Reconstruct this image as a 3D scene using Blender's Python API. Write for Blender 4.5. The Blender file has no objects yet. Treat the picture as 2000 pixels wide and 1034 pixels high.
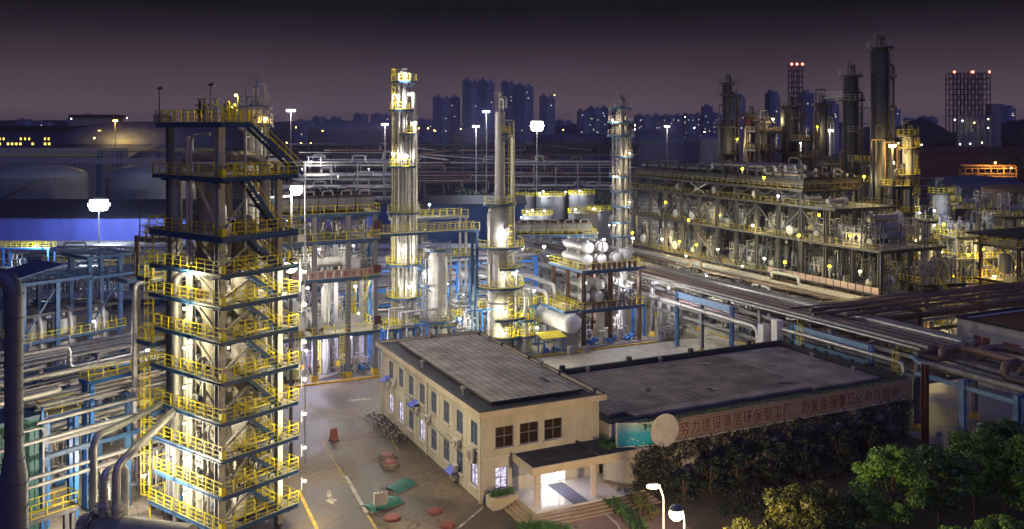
SUN_E = .42; EXPO = 0.5; HAZE = .00014; HAZE_TOP = 106
TW_I = 31; MID_K = .7; MAST_K = .7; R_K = .35; ST_I = 700
import bpy, math, random
from mathutils import Vector as V, Matrix
random.seed(11)
S = bpy.context.scene
COL = S.collection
PI = math.pi
F, HZ, H = 1780.0, 248.0, 34.0          # lens in photo pixels, horizon row, eye height
UP = V((0, 0, 1))

def wx(px, Y): return (px - 1000) / F * Y
def wz(py, Y): return H - (py - HZ) / F * Y
def W(px, py, Y): return V((wx(px, Y), Y, wz(py, Y)))
def G(px, py, z=0.0):
    Y = F * (H - z) / (py - HZ)
    return V((wx(px, Y), Y, z))

RB = math.atan2(.438, .899)             # the plant's grid
C0 = V((-2.67, 82, 0)); VX = V((.899, .438, 0)); UX = V((-.438, .899, 0))
def B(x, y, z=0.0): return C0 + VX * x + UX * y + V((0, 0, z))
def toB(p):
    d = V(p) - C0
    return d.dot(VX), d.dot(UX)
RT = math.atan2(.788, .616)             # the left tower's grid
T0 = V((-22.9, 72, 0)); TX = V((.616, .788, 0)); TY = V((-.788, .616, 0))
def T(x, y, z=0.0): return T0 + TX * x + TY * y + V((0, 0, z))

ORD = ('first second third fourth fifth sixth seventh eighth ninth tenth eleventh twelfth thirteenth fourteenth fifteenth '
       'sixteenth seventeenth eighteenth nineteenth twentieth').split()

class MB:
    """collects shapes, links them as one mesh object"""
    def __init__(s):
        s.v = []; s.f = []; s.mi = []; s.sm = []; s.m = 0; s.M = None
    def add(s, vs, fs, smooth=False):
        o = len(s.v)
        if s.M is not None: vs = [s.M @ V(p) for p in vs]
        s.v.extend([(p[0], p[1], p[2]) for p in vs])
        for f in fs:
            s.f.append(tuple(i + o for i in f)); s.mi.append(s.m); s.sm.append(smooth)
        return s
    def box(s, x0, x1, y0, y1, z0, z1):
        return s.add([(x0,y0,z0),(x1,y0,z0),(x1,y1,z0),(x0,y1,z0),(x0,y0,z1),(x1,y0,z1),(x1,y1,z1),(x0,y1,z1)],
              [(3,2,1,0),(4,5,6,7),(0,1,5,4),(1,2,6,5),(2,3,7,6),(3,0,4,7)])
    def cbox(s, c, sx, sy, sz):
        return s.box(c[0]-sx/2, c[0]+sx/2, c[1]-sy/2, c[1]+sy/2, c[2]-sz/2, c[2]+sz/2)
    def beam(s, a, b, w, h=None):
        a = V(a); b = V(b); h = h or w
        d = b - a
        if d.length < 1e-6: return s
        d.normalize()
        n = d.cross(UP)
        if n.length < 1e-3: n = V((1, 0, 0))
        n.normalize(); u = n.cross(d)
        n = n * (w/2); u = u * (h/2)
        vs = [a-n-u, a+n-u, a+n+u, a-n+u, b-n-u, b+n-u, b+n+u, b-n+u]
        return s.add(vs, [(0,1,2,3),(7,6,5,4),(4,5,1,0),(5,6,2,1),(6,7,3,2),(7,4,0,3)])
    def hcol(s, x, y, z0, z1, w=.4, t=.05):
        s.box(x-w/2, x+w/2, y-w/2, y-w/2+t, z0, z1)
        s.box(x-w/2, x+w/2, y+w/2-t, y+w/2, z0, z1)
        return s.box(x-t/2, x+t/2, y-w/2+t, y+w/2-t, z0, z1)
    def hbeam(s, a, b, h=.4, w=.25, t=.06):
        a = V(a); b = V(b); u = V((0, 0, h/2 - t/2))
        s.beam(a+u, b+u, w, t); s.beam(a-u, b-u, w, t); return s.beam(a, b, t, h-2*t)
    def path(s, pts, r, n=8, R=None, k=4, caps=True):
        P = [V(p) for p in pts]
        R = R if R is not None else r * 3
        c = [P[0]]
        for i in range(1, len(P)-1):
            p = P[i]; a = P[i-1]-p; b = P[i+1]-p
            t = min(R, a.length*.45, b.length*.45)
            if t < 1e-4 or a.normalized().dot(b.normalized()) < -.999: c.append(p); continue
            a = p + a.normalized()*t; b = p + b.normalized()*t
            for j in range(k+1):
                q = j/k; c.append(a*(1-q)**2 + p*2*q*(1-q) + b*q*q)
        c.append(P[-1])
        d = (c[1]-c[0]).normalized()
        nn = d.cross(UP)
        if nn.length < 1e-3: nn = V((1, 0, 0))
        nn.normalize()
        vs = []; m = len(c)
        for i in range(m):
            t = (c[min(i+1, m-1)] - c[max(i-1, 0)])
            if t.length < 1e-9: t = d
            t.normalize()
            nn = nn - t*nn.dot(t)
            if nn.length < 1e-6: nn = t.orthogonal()
            nn.normalize(); bb = t.cross(nn)
            for j in range(n):
                a = 2*PI*j/n
                vs.append(c[i] + nn*(r*math.cos(a)) + bb*(r*math.sin(a)))
        fs = []
        for i in range(m-1):
            for j in range(n):
                fs.append((i*n+j, i*n+(j+1) % n, (i+1)*n+(j+1) % n, (i+1)*n+j))
        s.add(vs, fs, True)
        if caps:
            s.add(vs[:n], [tuple(range(n-1, -1, -1))]); s.add(vs[-n:], [tuple(range(n))])
        return s
    def tube(s, a, b, r, n=8, caps=True): return s.path([a, b], r, n, caps=caps)
    def lathe(s, prof, n=16, c=(0, 0, 0), M=None):
        vs = []
        for r, z in prof:
            for j in range(n):
                a = 2*PI*j/n
                p = V((r*math.cos(a), r*math.sin(a), z))
                if M is not None: p = M @ p
                vs.append(p + V(c))
        fs = []
        for i in range(len(prof)-1):
            for j in range(n):
                fs.append((i*n+j, i*n+(j+1) % n, (i+1)*n+(j+1) % n, (i+1)*n+j))
        s.add(vs, fs, True)
        m = len(prof)
        if prof[0][0] > 1e-3: s.add(vs[:n], [tuple(range(n-1, -1, -1))])
        if prof[-1][0] > 1e-3: s.add(vs[(m-1)*n:], [tuple(range(n))])
        return s
    def ball(s, c, r, n=10, m=6, sz=1.0):
        return s.lathe([(max(r*math.sin(PI*i/m), .0), -r*sz*math.cos(PI*i/m)) for i in range(m+1)], n, c)
    def arc(s, c, r0, r1, z0, z1, a0, a1, n=14):
        """annular slab"""
        vs = []
        for i in range(n+1):
            a = math.radians(a0 + (a1-a0)*i/n); q, w = math.cos(a), math.sin(a)
            for r, z in ((r0, z0), (r1, z0), (r1, z1), (r0, z1)): vs.append((c[0]+r*q, c[1]+r*w, z))
        fs = []
        for i in range(n):
            o = i*4; p = o+4
            fs += [(o, p, p+1, o+1), (o+1, p+1, p+2, o+2), (o+2, p+2, p+3, o+3), (o+3, p+3, p, o)]
        fs += [(0, 1, 2, 3), (n*4+3, n*4+2, n*4+1, n*4)]
        return s.add(vs, fs)
    def rail(s, pts, h=1.1, sp=1.5, w=.05, toe=True, mids=1):
        """handrail along a polyline of deck points"""
        P = [V(p) for p in pts]
        for a, b in zip(P, P[1:]):
            L = (b-a).length
            k = max(1, round(L/sp))
            for i in range(k+1):
                q = a.lerp(b, i/k); s.beam(q, q+UP*h, w*1.35)
            s.beam(a+UP*h, b+UP*h, w)
            for m in range(mids):
                z = h*(m+1)/(mids+1); s.beam(a+UP*z, b+UP*z, w*.7)
            if toe: s.beam(a+UP*.07, b+UP*.07, .02, .1)
        return s
    def obj(s, name, mat, parent=None, loc=None, rz=0.0):
        me = bpy.data.meshes.new(name)
        me.from_pydata(s.v, [], s.f)
        mats = mat if isinstance(mat, (list, tuple)) else [mat]
        for m in mats: me.materials.append(m)
        if len(mats) > 1: me.polygons.foreach_set('material_index', s.mi)
        if any(s.sm):
            me.polygons.foreach_set('use_smooth', s.sm)
            me.set_sharp_from_angle(angle=math.radians(40))
        me.update()
        o = bpy.data.objects.new(name, me); COL.objects.link(o)
        if parent is not None: o.parent = parent
        if loc is not None: o.location = loc
        o.rotation_euler.z = rz
        return o

def tag(o, label=None, cat=None, group=None, kind=None):
    if label: o['label'] = label
    if cat: o['category'] = cat
    if group: o['group'] = group
    if kind: o['kind'] = kind
    return o
def thing(name, label, cat, loc=(0, 0, 0), rz=0.0, group=None):
    o = bpy.data.objects.new(name, None); COL.objects.link(o)
    o.location = loc; o.rotation_euler = (0, 0, rz); o.empty_display_size = .3
    return tag(o, label, cat, group)
def dup(o, loc, rz=None, label=None, group=None, sc=None, parent=None):
    c = o.copy(); COL.objects.link(c)
    if parent is not None: c.parent = parent
    else:
        c.location = loc
        if rz is not None: c.rotation_euler.z = rz
        if sc is not None: c.scale = (sc, sc, sc) if not isinstance(sc, tuple) else sc
        if label: c['label'] = label
        if group: c['group'] = group
    for ch in list(o.children): dup(ch, None, parent=c)
    return c
def structure(name, mb, mat, loc=None, rz=0.0):
    return tag(mb.obj(name, mat, None, loc, rz), kind='structure')

# ---------------------------------------------------------------- materials
def nt(name):
    m = bpy.data.materials.new(name); m.use_nodes = True
    t = m.node_tree; b = t.nodes['Principled BSDF']
    return m, t, b
def mat(name, col, rough=.55, metal=0.0, var=.25, scale=.6, bump=0.0, streak=False, fine=0.0):
    m, t, b = nt(name); N = t.nodes; L = t.links
    b.inputs['Roughness'].default_value = rough; b.inputs['Metallic'].default_value = metal
    tc = N.new('ShaderNodeTexCoord'); mp = N.new('ShaderNodeMapping')
    mp.inputs['Scale'].default_value = (1, 1, .25) if streak else (1, 1, 1)
    n = N.new('ShaderNodeTexNoise'); n.inputs['Scale'].default_value = scale; n.inputs['Detail'].default_value = 6; n.inputs['Roughness'].default_value = .65
    r = N.new('ShaderNodeValToRGB')
    c = V(col)
    r.color_ramp.elements[0].position = .3; r.color_ramp.elements[1].position = .7
    lo = c*(1-var); hi = c*(1+var*.8)
    r.color_ramp.elements[0].color = (*lo, 1); r.color_ramp.elements[1].color = (*[min(x, .95) for x in hi], 1)
    L.new(tc.outputs['Object'], mp.inputs['Vector']); L.new(mp.outputs[0], n.inputs['Vector'])
    L.new(n.outputs['Fac'], r.inputs['Fac']); L.new(r.outputs[0], b.inputs['Base Color'])
    if bump:
        bp = N.new('ShaderNodeBump'); bp.inputs['Strength'].default_value = bump
        n2 = N.new('ShaderNodeTexNoise'); n2.inputs['Scale'].default_value = scale*12; n2.inputs['Detail'].default_value = 4
        L.new(tc.outputs['Object'], n2.inputs['Vector']); L.new(n2.outputs['Fac'], bp.inputs['Height']); L.new(bp.outputs[0], b.inputs['Normal'])
    return m
def emat(name, col, strength):
    m, t, b = nt(name)
    t.nodes.remove(b)
    e = t.nodes.new('ShaderNodeEmission'); e.inputs[0].default_value = (*col, 1); e.inputs[1].default_value = strength
    t.links.new(e.outputs[0], t.nodes['Material Output'].inputs[0])
    m.cycles.emission_sampling = 'NONE'
    return m
def clad(name, col, rough, metal, pitch=1.0, axis='Z'):
    """insulation cladding: sheet bands with seams"""
    m = mat(name, col, rough, metal, .22, .8)
    t = m.node_tree; N = t.nodes; L = t.links; b = N['Principled BSDF']
    tc = N.new('ShaderNodeTexCoord'); w = N.new('ShaderNodeTexWave'); w.wave_profile = 'SAW'; w.bands_direction = axis
    w.inputs['Scale'].default_value = .314/pitch
    mr = N.new('ShaderNodeMapRange'); mr.inputs[1].default_value = .94; mr.inputs[2].default_value = .99
    bp = N.new('ShaderNodeBump'); bp.inputs['Strength'].default_value = .5; bp.inputs['Distance'].default_value = .03
    L.new(tc.outputs['Object'], w.inputs['Vector']); L.new(w.outputs['Fac'], mr.inputs[0]); L.new(mr.outputs[0], bp.inputs['Height']); L.new(bp.outputs[0], b.inputs['Normal'])
    return m
def tiles(name, ca, cb, mortar, size, msize=.03, rough=.8, big=.35, ratio=1.0, patch=None):
    m, t, b = nt(name); N = t.nodes; L = t.links
    b.inputs['Roughness'].default_value = rough
    tc = N.new('ShaderNodeTexCoord'); br = N.new('ShaderNodeTexBrick')
    br.offset = 0; br.inputs['Scale'].default_value = 1; br.inputs['Brick Width'].default_value = size; br.inputs['Row Height'].default_value = size*ratio
    br.inputs['Mortar Size'].default_value = msize; br.inputs['Bias'].default_value = -.1
    br.inputs['Color1'].default_value = (*ca, 1); br.inputs['Color2'].default_value = (*cb, 1); br.inputs['Mortar'].default_value = (*mortar, 1)
    n = N.new('ShaderNodeTexNoise'); n.inputs['Scale'].default_value = .35; n.inputs['Detail'].default_value = 8
    r = N.new('ShaderNodeMapRange'); r.inputs[1].default_value = .35; r.inputs[2].default_value = .7; r.inputs[3].default_value = 1-big; r.inputs[4].default_value = 1.15
    mx = N.new('ShaderNodeMix'); mx.data_type = 'RGBA'; mx.blend_type = 'MULTIPLY'; mx.inputs[0].default_value = 1
    L.new(tc.outputs['Object'], br.inputs['Vector']); L.new(tc.outputs['Object'], n.inputs['Vector']); L.new(n.outputs['Fac'], r.inputs[0])
    L.new(br.outputs['Color'], mx.inputs[6]); L.new(r.outputs[0], mx.inputs[7]); L.new(mx.outputs[2], b.inputs['Base Color'])
    bp = N.new('ShaderNodeBump'); bp.inputs['Strength'].default_value = .4; bp.inputs['Distance'].default_value = .02; bp.invert = True
    L.new(br.outputs['Fac'], bp.inputs['Height']); L.new(bp.outputs[0], b.inputs['Normal'])
    return m
def yardmat(name, base, stain, joint=6.0):
    """old concrete: slabs with joints, patches, oil stains"""
    m, t, b = nt(name); N = t.nodes; L = t.links
    tc = N.new('ShaderNodeTexCoord')
    br = N.new('ShaderNodeTexBrick'); br.offset = 0
    for k, v in (('Scale', 1), ('Brick Width', joint), ('Row Height', joint*.8), ('Mortar Size', .035), ('Bias', 0)): br.inputs[k].default_value = v
    c = V(base)
    br.inputs['Color1'].default_value = (*(c*.82), 1); br.inputs['Color2'].default_value = (*(c*1.15), 1); br.inputs['Mortar'].default_value = (*(c*.35), 1)
    L.new(tc.outputs['Object'], br.inputs['Vector'])
    n = N.new('ShaderNodeTexNoise'); n.inputs['Scale'].default_value = .1; n.inputs['Detail'].default_value = 10; n.inputs['Roughness'].default_value = .62
    L.new(tc.outputs['Object'], n.inputs['Vector'])
    r = N.new('ShaderNodeMapRange'); r.inputs[1].default_value = .43; r.inputs[2].default_value = .56
    L.new(n.outputs['Fac'], r.inputs[0])
    vo = N.new('ShaderNodeTexVoronoi'); vo.feature = 'DISTANCE_TO_EDGE'; vo.inputs['Scale'].default_value = .16
    nd = N.new('ShaderNodeTexNoise'); nd.inputs['Scale'].default_value = .5; nd.inputs['Detail'].default_value = 6
    va = N.new('ShaderNodeMixRGB'); va.blend_type = 'ADD'; va.inputs[0].default_value = 1
    L.new(tc.outputs['Object'], nd.inputs['Vector']); L.new(tc.outputs['Object'], va.inputs[1]); L.new(nd.outputs['Color'], va.inputs[2]); L.new(va.outputs[0], vo.inputs['Vector'])
    cr = N.new('ShaderNodeMapRange'); cr.inputs[1].default_value = 0; cr.inputs[2].default_value = .012; cr.inputs[3].default_value = .35; cr.inputs[4].default_value = 1
    L.new(vo.outputs['Distance'], cr.inputs[0])
    cm = N.new('ShaderNodeMix'); cm.data_type = 'RGBA'; cm.blend_type = 'MULTIPLY'; cm.inputs[0].default_value = 1
    L.new(br.outputs['Color'], cm.inputs[6]); L.new(cr.outputs[0], cm.inputs[7])
    mx = N.new('ShaderNodeMix'); mx.data_type = 'RGBA'
    mx.inputs[7].default_value = (*stain, 1)
    ml = N.new('ShaderNodeMath'); ml.operation = 'MULTIPLY'; ml.inputs[1].default_value = .75
    L.new(r.outputs[0], ml.inputs[0]); L.new(ml.outputs[0], mx.inputs[0]); L.new(cm.outputs[2], mx.inputs[6])
    n2 = N.new('ShaderNodeTexNoise'); n2.inputs['Scale'].default_value = 2.2; n2.inputs['Detail'].default_value = 8
    L.new(tc.outputs['Object'], n2.inputs['Vector'])
    r2 = N.new('ShaderNodeMapRange'); r2.inputs[1].default_value = .3; r2.inputs[2].default_value = .7; r2.inputs[3].default_value = .72; r2.inputs[4].default_value = 1.2
    L.new(n2.outputs['Fac'], r2.inputs[0])
    m2 = N.new('ShaderNodeMix'); m2.data_type = 'RGBA'; m2.blend_type = 'MULTIPLY'; m2.inputs[0].default_value = 1
    L.new(mx.outputs[2], m2.inputs[6]); L.new(r2.outputs[0], m2.inputs[7]); L.new(m2.outputs[2], b.inputs['Base Color'])
    ro = N.new('ShaderNodeMapRange'); ro.inputs[3].default_value = .75; ro.inputs[4].default_value = .42
    L.new(r.outputs[0], ro.inputs[0]); L.new(ro.outputs[0], b.inputs['Roughness'])
    bp = N.new('ShaderNodeBump'); bp.inputs['Strength'].default_value = .25
    L.new(n2.outputs['Fac'], bp.inputs['Height']); L.new(bp.outputs[0], b.inputs['Normal'])
    return m
def wornmat(name, col, under):
    """paint worn away in patches"""
    m = mat(name, col, .8, 0, .3, 2); t = m.node_tree; N = t.nodes; L = t.links; b = N['Principled BSDF']
    src = b.inputs['Base Color'].links[0].from_socket
    tc = N.new('ShaderNodeTexCoord'); n = N.new('ShaderNodeTexNoise'); n.inputs['Scale'].default_value = 1.7; n.inputs['Detail'].default_value = 9; n.inputs['Roughness'].default_value = .75
    r = N.new('ShaderNodeMapRange'); r.inputs[1].default_value = .45; r.inputs[2].default_value = .56
    mx = N.new('ShaderNodeMix'); mx.data_type = 'RGBA'; mx.inputs[7].default_value = (*under, 1)
    L.new(tc.outputs['Object'], n.inputs['Vector']); L.new(n.outputs['Fac'], r.inputs[0]); L.new(r.outputs[0], mx.inputs[0]); L.new(src, mx.inputs[6]); L.new(mx.outputs[2], b.inputs['Base Color'])
    return m
def leafmat(name, a, b_, sc=3.0):
    m, t, b = nt(name); N = t.nodes; L = t.links
    tc = N.new('ShaderNodeTexCoord'); n = N.new('ShaderNodeTexNoise'); n.inputs['Scale'].default_value = sc; n.inputs['Detail'].default_value = 3
    r = N.new('ShaderNodeValToRGB'); r.color_ramp.elements[0].position = .35; r.color_ramp.elements[1].position = .65
    r.color_ramp.elements[0].color = (*a, 1); r.color_ramp.elements[1].color = (*b_, 1)
    L.new(tc.outputs['Object'], n.inputs['Vector']); L.new(n.outputs['Fac'], r.inputs[0]); L.new(r.outputs[0], b.inputs['Base Color'])
    b.inputs['Roughness'].default_value = .5
    return m

M = dict(
    blue=mat('blue_steel_paint', (.03, .085, .19), .45, 0, .35, 1.2),
    bright_blue=mat('bright_blue_paint', (.03, .16, .48), .45, 0, .25, 1.0),
    yellow=mat('yellow_rail_paint', (.8, .66, .02), .45, 0, .2, 1.5),
    kerb=mat('yellow_kerb_paint', (.6, .38, .03), .6, 0, .4, 1.2),
    grey=mat('grey_steel_paint', (.2, .2, .21), .5, .1, .3, 1.0, streak=True),
    cream=mat('cream_steel_paint', (.5, .47, .4), .5, 0, .25, .9, streak=True),
    dark=mat('dark_steel', (.035, .035, .04), .55, .1, .35, .7, streak=True),  # near-black steel with darker and lighter streaks
    darkred=mat('dark_red_oxide', (.1, .03, .025), .6, 0, .4, .8, streak=True),
    brown=mat('rust_brown_steel', (.12, .07, .045), .65, .1, .4, .8),
    silver=clad('aluminium_cladding', (.6, .59, .56), .36, .7, 1.0),
    creamclad=clad('warm_grey_cladding', (.36, .335, .28), .5, .25, 1.0),
    silver_pipe=mat('galvanised_pipe', (.58, .57, .55), .36, .7, .25, 1.5),
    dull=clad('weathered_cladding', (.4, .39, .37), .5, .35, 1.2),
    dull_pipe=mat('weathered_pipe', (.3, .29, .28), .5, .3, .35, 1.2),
    white=mat('white_vessel_paint', (.7, .69, .67), .42, 0, .15, .7),
    grate=mat('deck_grating', (.36, .34, .3), .7, .1, .3, 1.5),
    concrete=mat('concrete', (.34, .32, .29), .85, 0, .3, .8, .2),
    tank=mat('pale_tank_paint', (.24, .24, .25), .6, 0, .22, .25, streak=True),
    green=mat('green_vessel_paint', (.03, .2, .12), .5, 0, .3, 1),
    teal=mat('teal_sheet', (.04, .13, .13), .55, .1, .35, .7, streak=True),
    red=mat('red_paint', (.19, .05, .042), .5, 0, .3, 1.2),
    black=mat('black_rubber', (.02, .02, .022), .6, 0, .3, 2),
    tin=mat('blue_sheet_cladding', (.14, .18, .7), .5, .1, .2, .3, streak=True),
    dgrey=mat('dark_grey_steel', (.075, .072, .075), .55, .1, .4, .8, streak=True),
    tin2=mat('dull_blue_sheet', (.035, .085, .24), .6, .05, .3, .3, streak=True),
    ring=mat('stained_concrete', (.16, .13, .1), .9, 0, .4, 1.5, .2),
    bark=mat('bark', (.1, .075, .05), .9, 0, .4, 3, .4),
    soil=mat('soil', (.05, .04, .03), .95, 0, .4, .6, .3),
    panel=mat('pinkish_sign_panel', (.42, .3, .27), .6, 0, .15, 1),
    ink=mat('dark_red_lettering', (.2, .03, .03), .55, 0, .2, 2),
)
_em = {}
def glow(col, s):
    k = (tuple(col), round(s, 1))
    if k not in _em: _em[k] = emat('glowing_lamp', col, s)
    return _em[k]
WARM = (1, .78, .5); WHITE = (1, .95, .86); COOL = (.72, .82, 1); SODIUM = (1, .62, .12); YEL = (1, .8, .2); VIO = (.8, .74, 1)
# ---------------------------------------------------------------- generators
def ball_lens(r):
    return MB().ball((0, 0, 0), r, 10, 6)
_bl = {}
def bulb(parent, loc, I, col, r):
    """the light of a lit lamp: a small point light just under its lens"""
    k = (round(I, 2), tuple(col), r)
    if k not in _bl:
        d = bpy.data.lights.new('bulb', 'POINT'); d.energy = 4*PI*I; d.color = col; d.shadow_soft_size = r*.35; _bl[k] = d
    o = bpy.data.objects.new('bulb', _bl[k]); COL.objects.link(o); o.parent = parent; o.location = V(loc)-UP*(r*1.42)
    return o
def lensmat(col): return glow(col, 22.0)
def lamp(label, pos, I, col=WHITE, r=.22, foot=None, arm=None, group=None, cat='lamp', name='flood_light', post=.07, lc=None):
    """a lit lamp: lens, hood, and a bracket (arm) or a pole that stands at height foot"""
    pos = V(pos)
    base = V((pos.x, pos.y, foot)) if foot is not None else pos
    t = thing(name, label, cat, base, 0, group)
    o = pos - base
    ball_lens(r).obj('lens', lensmat(lc or col), t, o)
    if group != 'tiny far lamps' or pos.y < 300: bulb(t, o, I, col, r)
    h = MB(); h.lathe([(r*.98, r*.6), (r*.75, r*1.05), (0, r*1.4)], 10, o)
    h.obj('hood', M['grey'], t)
    p = MB()
    if foot is not None:
        off = V((r*1.2+post, .1, 0))
        p.path([off, o+off+UP*r*1.3, o+UP*r*1.42], post, 8, .2)
        p.obj('pole', M['grey'], t)
    else:
        a = V(arm) if arm is not None else V((0, .5, .35))
        p.path([o+UP*r*1.42, o+UP*(r*1.42)+V((a.x, a.y, 0)), o+V((a.x, a.y, -max(a.z, r)-.6))], .035, 6, .1)
        p.obj('bracket', M['grey'], t)
    return t
def mast(label, pos, I, col=WHITE, ring=1.6, n=6, r=.4, foot=0.0, group='high mast lights'):
    """a tall mast with a crown of floodlights"""
    pos = V(pos); t = thing('high_mast_light', label, 'mast light', (pos.x, pos.y, foot), 0, group)
    z = pos.z - foot
    MB().lathe([(.32, 0), (.3, 1), (.14, z+.5), (0, z+.6)], 10).obj('pole', M['grey'], t)
    k = MB()
    k.arc((0, 0), ring-.08, ring+.08, z+.25, z+.4, 0, 360, 20)
    for i in range(3):
        a = 2*PI*i/3; k.beam((0, 0, z+.32), (ring*math.cos(a), ring*math.sin(a), z+.32), .1)
    k.obj('crown_ring', M['grey'], t)
    glare_tier = n if ring >= 1.6 else 0; m_ = n+2*glare_tier  # added lens tiers without bulbs, imitating the glare round the lamp
    for i in range(m_):
        a = 2*PI*(i+.5)/n; q = V((ring*math.cos(a), ring*math.sin(a), z))
        if i >= n: u = 1 if i >= 2*n else -1; a = 2*PI*(i % n)/n; q = V((ring*.78*math.cos(a), ring*.78*math.sin(a), z+u*r*1.35))
        ln = ball_lens(r).obj('lens', lensmat(col), t, q); bulb(ln, (0, 0, 0), I/n, col, r) if i < n else None
        MB().lathe([(r*.9, r*.65), (r*.6, r*1.05), (0, r*1.2)], 8).obj('hood', M['grey'], ln)
    return t

def rect_rail(x0, x1, y0, y1, z, sides='nesw', sp=1.5, w=.06):
    m = MB()
    if 's' in sides: m.rail([(x0, y0, z), (x1, y0, z)], sp=sp, w=w)
    if 'e' in sides: m.rail([(x1, y0, z), (x1, y1, z)], sp=sp, w=w)
    if 'n' in sides: m.rail([(x0, y1, z), (x1, y1, z)], sp=sp, w=w)
    if 'w' in sides: m.rail([(x0, y0, z), (x0, y1, z)], sp=sp, w=w)
    return m
def slab(m, x0, x1, y0, y1, z, edge=.35, joist=2.5):
    """deck: grating (slot 0) on edge channels and joists (slot 1)"""
    m.m = 0; m.box(x0+.09, x1-.09, y0+.09, y1-.09, z-.06, z)
    m.m = 1
    for a, b in (((x0, y0), (x1, y0)), ((x0, y1), (x1, y1))):
        m.beam((a[0], a[1], z-edge/2+.05), (b[0], b[1], z-edge/2+.05), .16, edge)
    for x in (x0, x1):
        m.beam((x, y0+.08, z-edge/2+.05), (x, y1-.08, z-edge/2+.05), .16, edge-.006)
    k = max(1, int((x1-x0)/joist))
    for i in range(1, k): 
        x = x0+(x1-x0)*i/k; m.beam((x, y0+.09, z-.2), (x, y1-.09, z-.2), .12, .26)
    m.m = 0
    return m
def steps(a, b, w, side):
    """straight flight from a (low) to b (high); returns (flight, railing) builders. side: unit vector across"""
    a = V(a); b = V(b); side = V(side)*(w/2)
    f = MB(); r = MB(); n = max(3, int((b.z-a.z)/.24))
    for s in (-1, 1):
        f.beam(a+side*s, b+side*s, .07, .28)
        r.beam(a+side*s+UP*1.0, b+side*s+UP*1.0, .055); r.beam(a+side*s+UP*.55, b+side*s+UP*.55, .04)
        for i in range(4):
            q = (a+side*s).lerp(b+side*s, i/3); r.beam(q, q+UP*1.0, .055)
    d = (b-a); d.z = 0; d = d.normalized()*.26
    for i in range(1, n):
        q = a.lerp(b, i/n)
        f.add([q-side-d*.5, q+side-d*.5, q+side+d*.5, q-side+d*.5, q-side-d*.5-UP*.04, q+side-d*.5-UP*.04, q+side+d*.5-UP*.04, q-side+d*.5-UP*.04],
              [(0, 1, 2, 3), (7, 6, 5, 4), (0, 4, 5, 1), (1, 5, 6, 2), (2, 6, 7, 3), (3, 7, 4, 0)])
    return f, r
def steel_frame(label, loc, rz, xs, ys, decks, top, colm='grey', edgem='blue', cw=.4, railm='yellow', braces=(), stairs=(), cat='steel structure',
                name='steel_structure', sp=1.5, beams=True, foot=None, railsides='nesw', group=None):
    t = thing(name, label, cat, loc, rz, group)
    tops = top if isinstance(top, dict) else {}
    for x in xs:
        for y in ys:
            h = tops.get((x, y), top if not tops else max(tops.values()))
            c = MB().hcol(x, y, 0, h, cw, cw*.16).obj('column', M[colm], t)
            if foot: MB().box(x-.45, x+.45, y-.45, y+.45, 0, .75).obj('footing', M[foot], c)
    for dk in decks:
        x0, x1, y0, y1, z = dk[:5]
        d = slab(MB(), x0, x1, y0, y1, z).obj('deck', [M['grate'], M[edgem]], t)
        rs = dk[5] if len(dk) > 5 else railsides
        if rs: rect_rail(x0+.1, x1-.1, y0+.1, y1-.1, z, rs, sp).obj('railing', M[railm], d)
        if beams:
            b = MB()
            for y in ys:
                if y0-.5 <= y <= y1+.5: b.hbeam((max(min(xs), x0), y, z-.42), (min(max(xs), x1), y, z-.42), .36, .22)
            b.obj('girder', M[edgem], d)
    for a, b in braces:
        MB().beam(a, b, .16).obj('brace', M[colm], t)
    for a, b, w, side in stairs:
        f, r = steps(a, b, w, side)
        o = f.obj('stair', M['grey'], t); r.obj('handrail', M[railm], o)
    return t

def lad(m, x, y, z0, z1, nx, ny, cage=True, w=.24):
    """caged ladder facing outward (nx, ny)"""
    n = V((nx, ny, 0)).normalized(); s = V((-n.y, n.x, 0))
    p = V((x, y, 0))
    for k in (-1, 1): m.beam(p+s*w*k+UP*z0, p+s*w*k+UP*z1, .05)
    z = z0+.3
    while z < z1: m.beam(p-s*w+UP*z, p+s*w+UP*z, .035); z += .5
    if cage:
        z = z0+2.2
        while z < z1+.8:
            q = [p+s*.34, p+s*.34+n*.45, p+n*.72, p-s*.34+n*.45, p-s*.34]
            for a, b in zip(q, q[1:]): m.beam(a+UP*z, b+UP*z, .04)
            z += .9
        for o in (s*.34+n*.45, n*.72, -s*.34+n*.45): m.beam(p+o+UP*(z0+2.2), p+o+UP*(z1+.8), .035)
    return m

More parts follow.
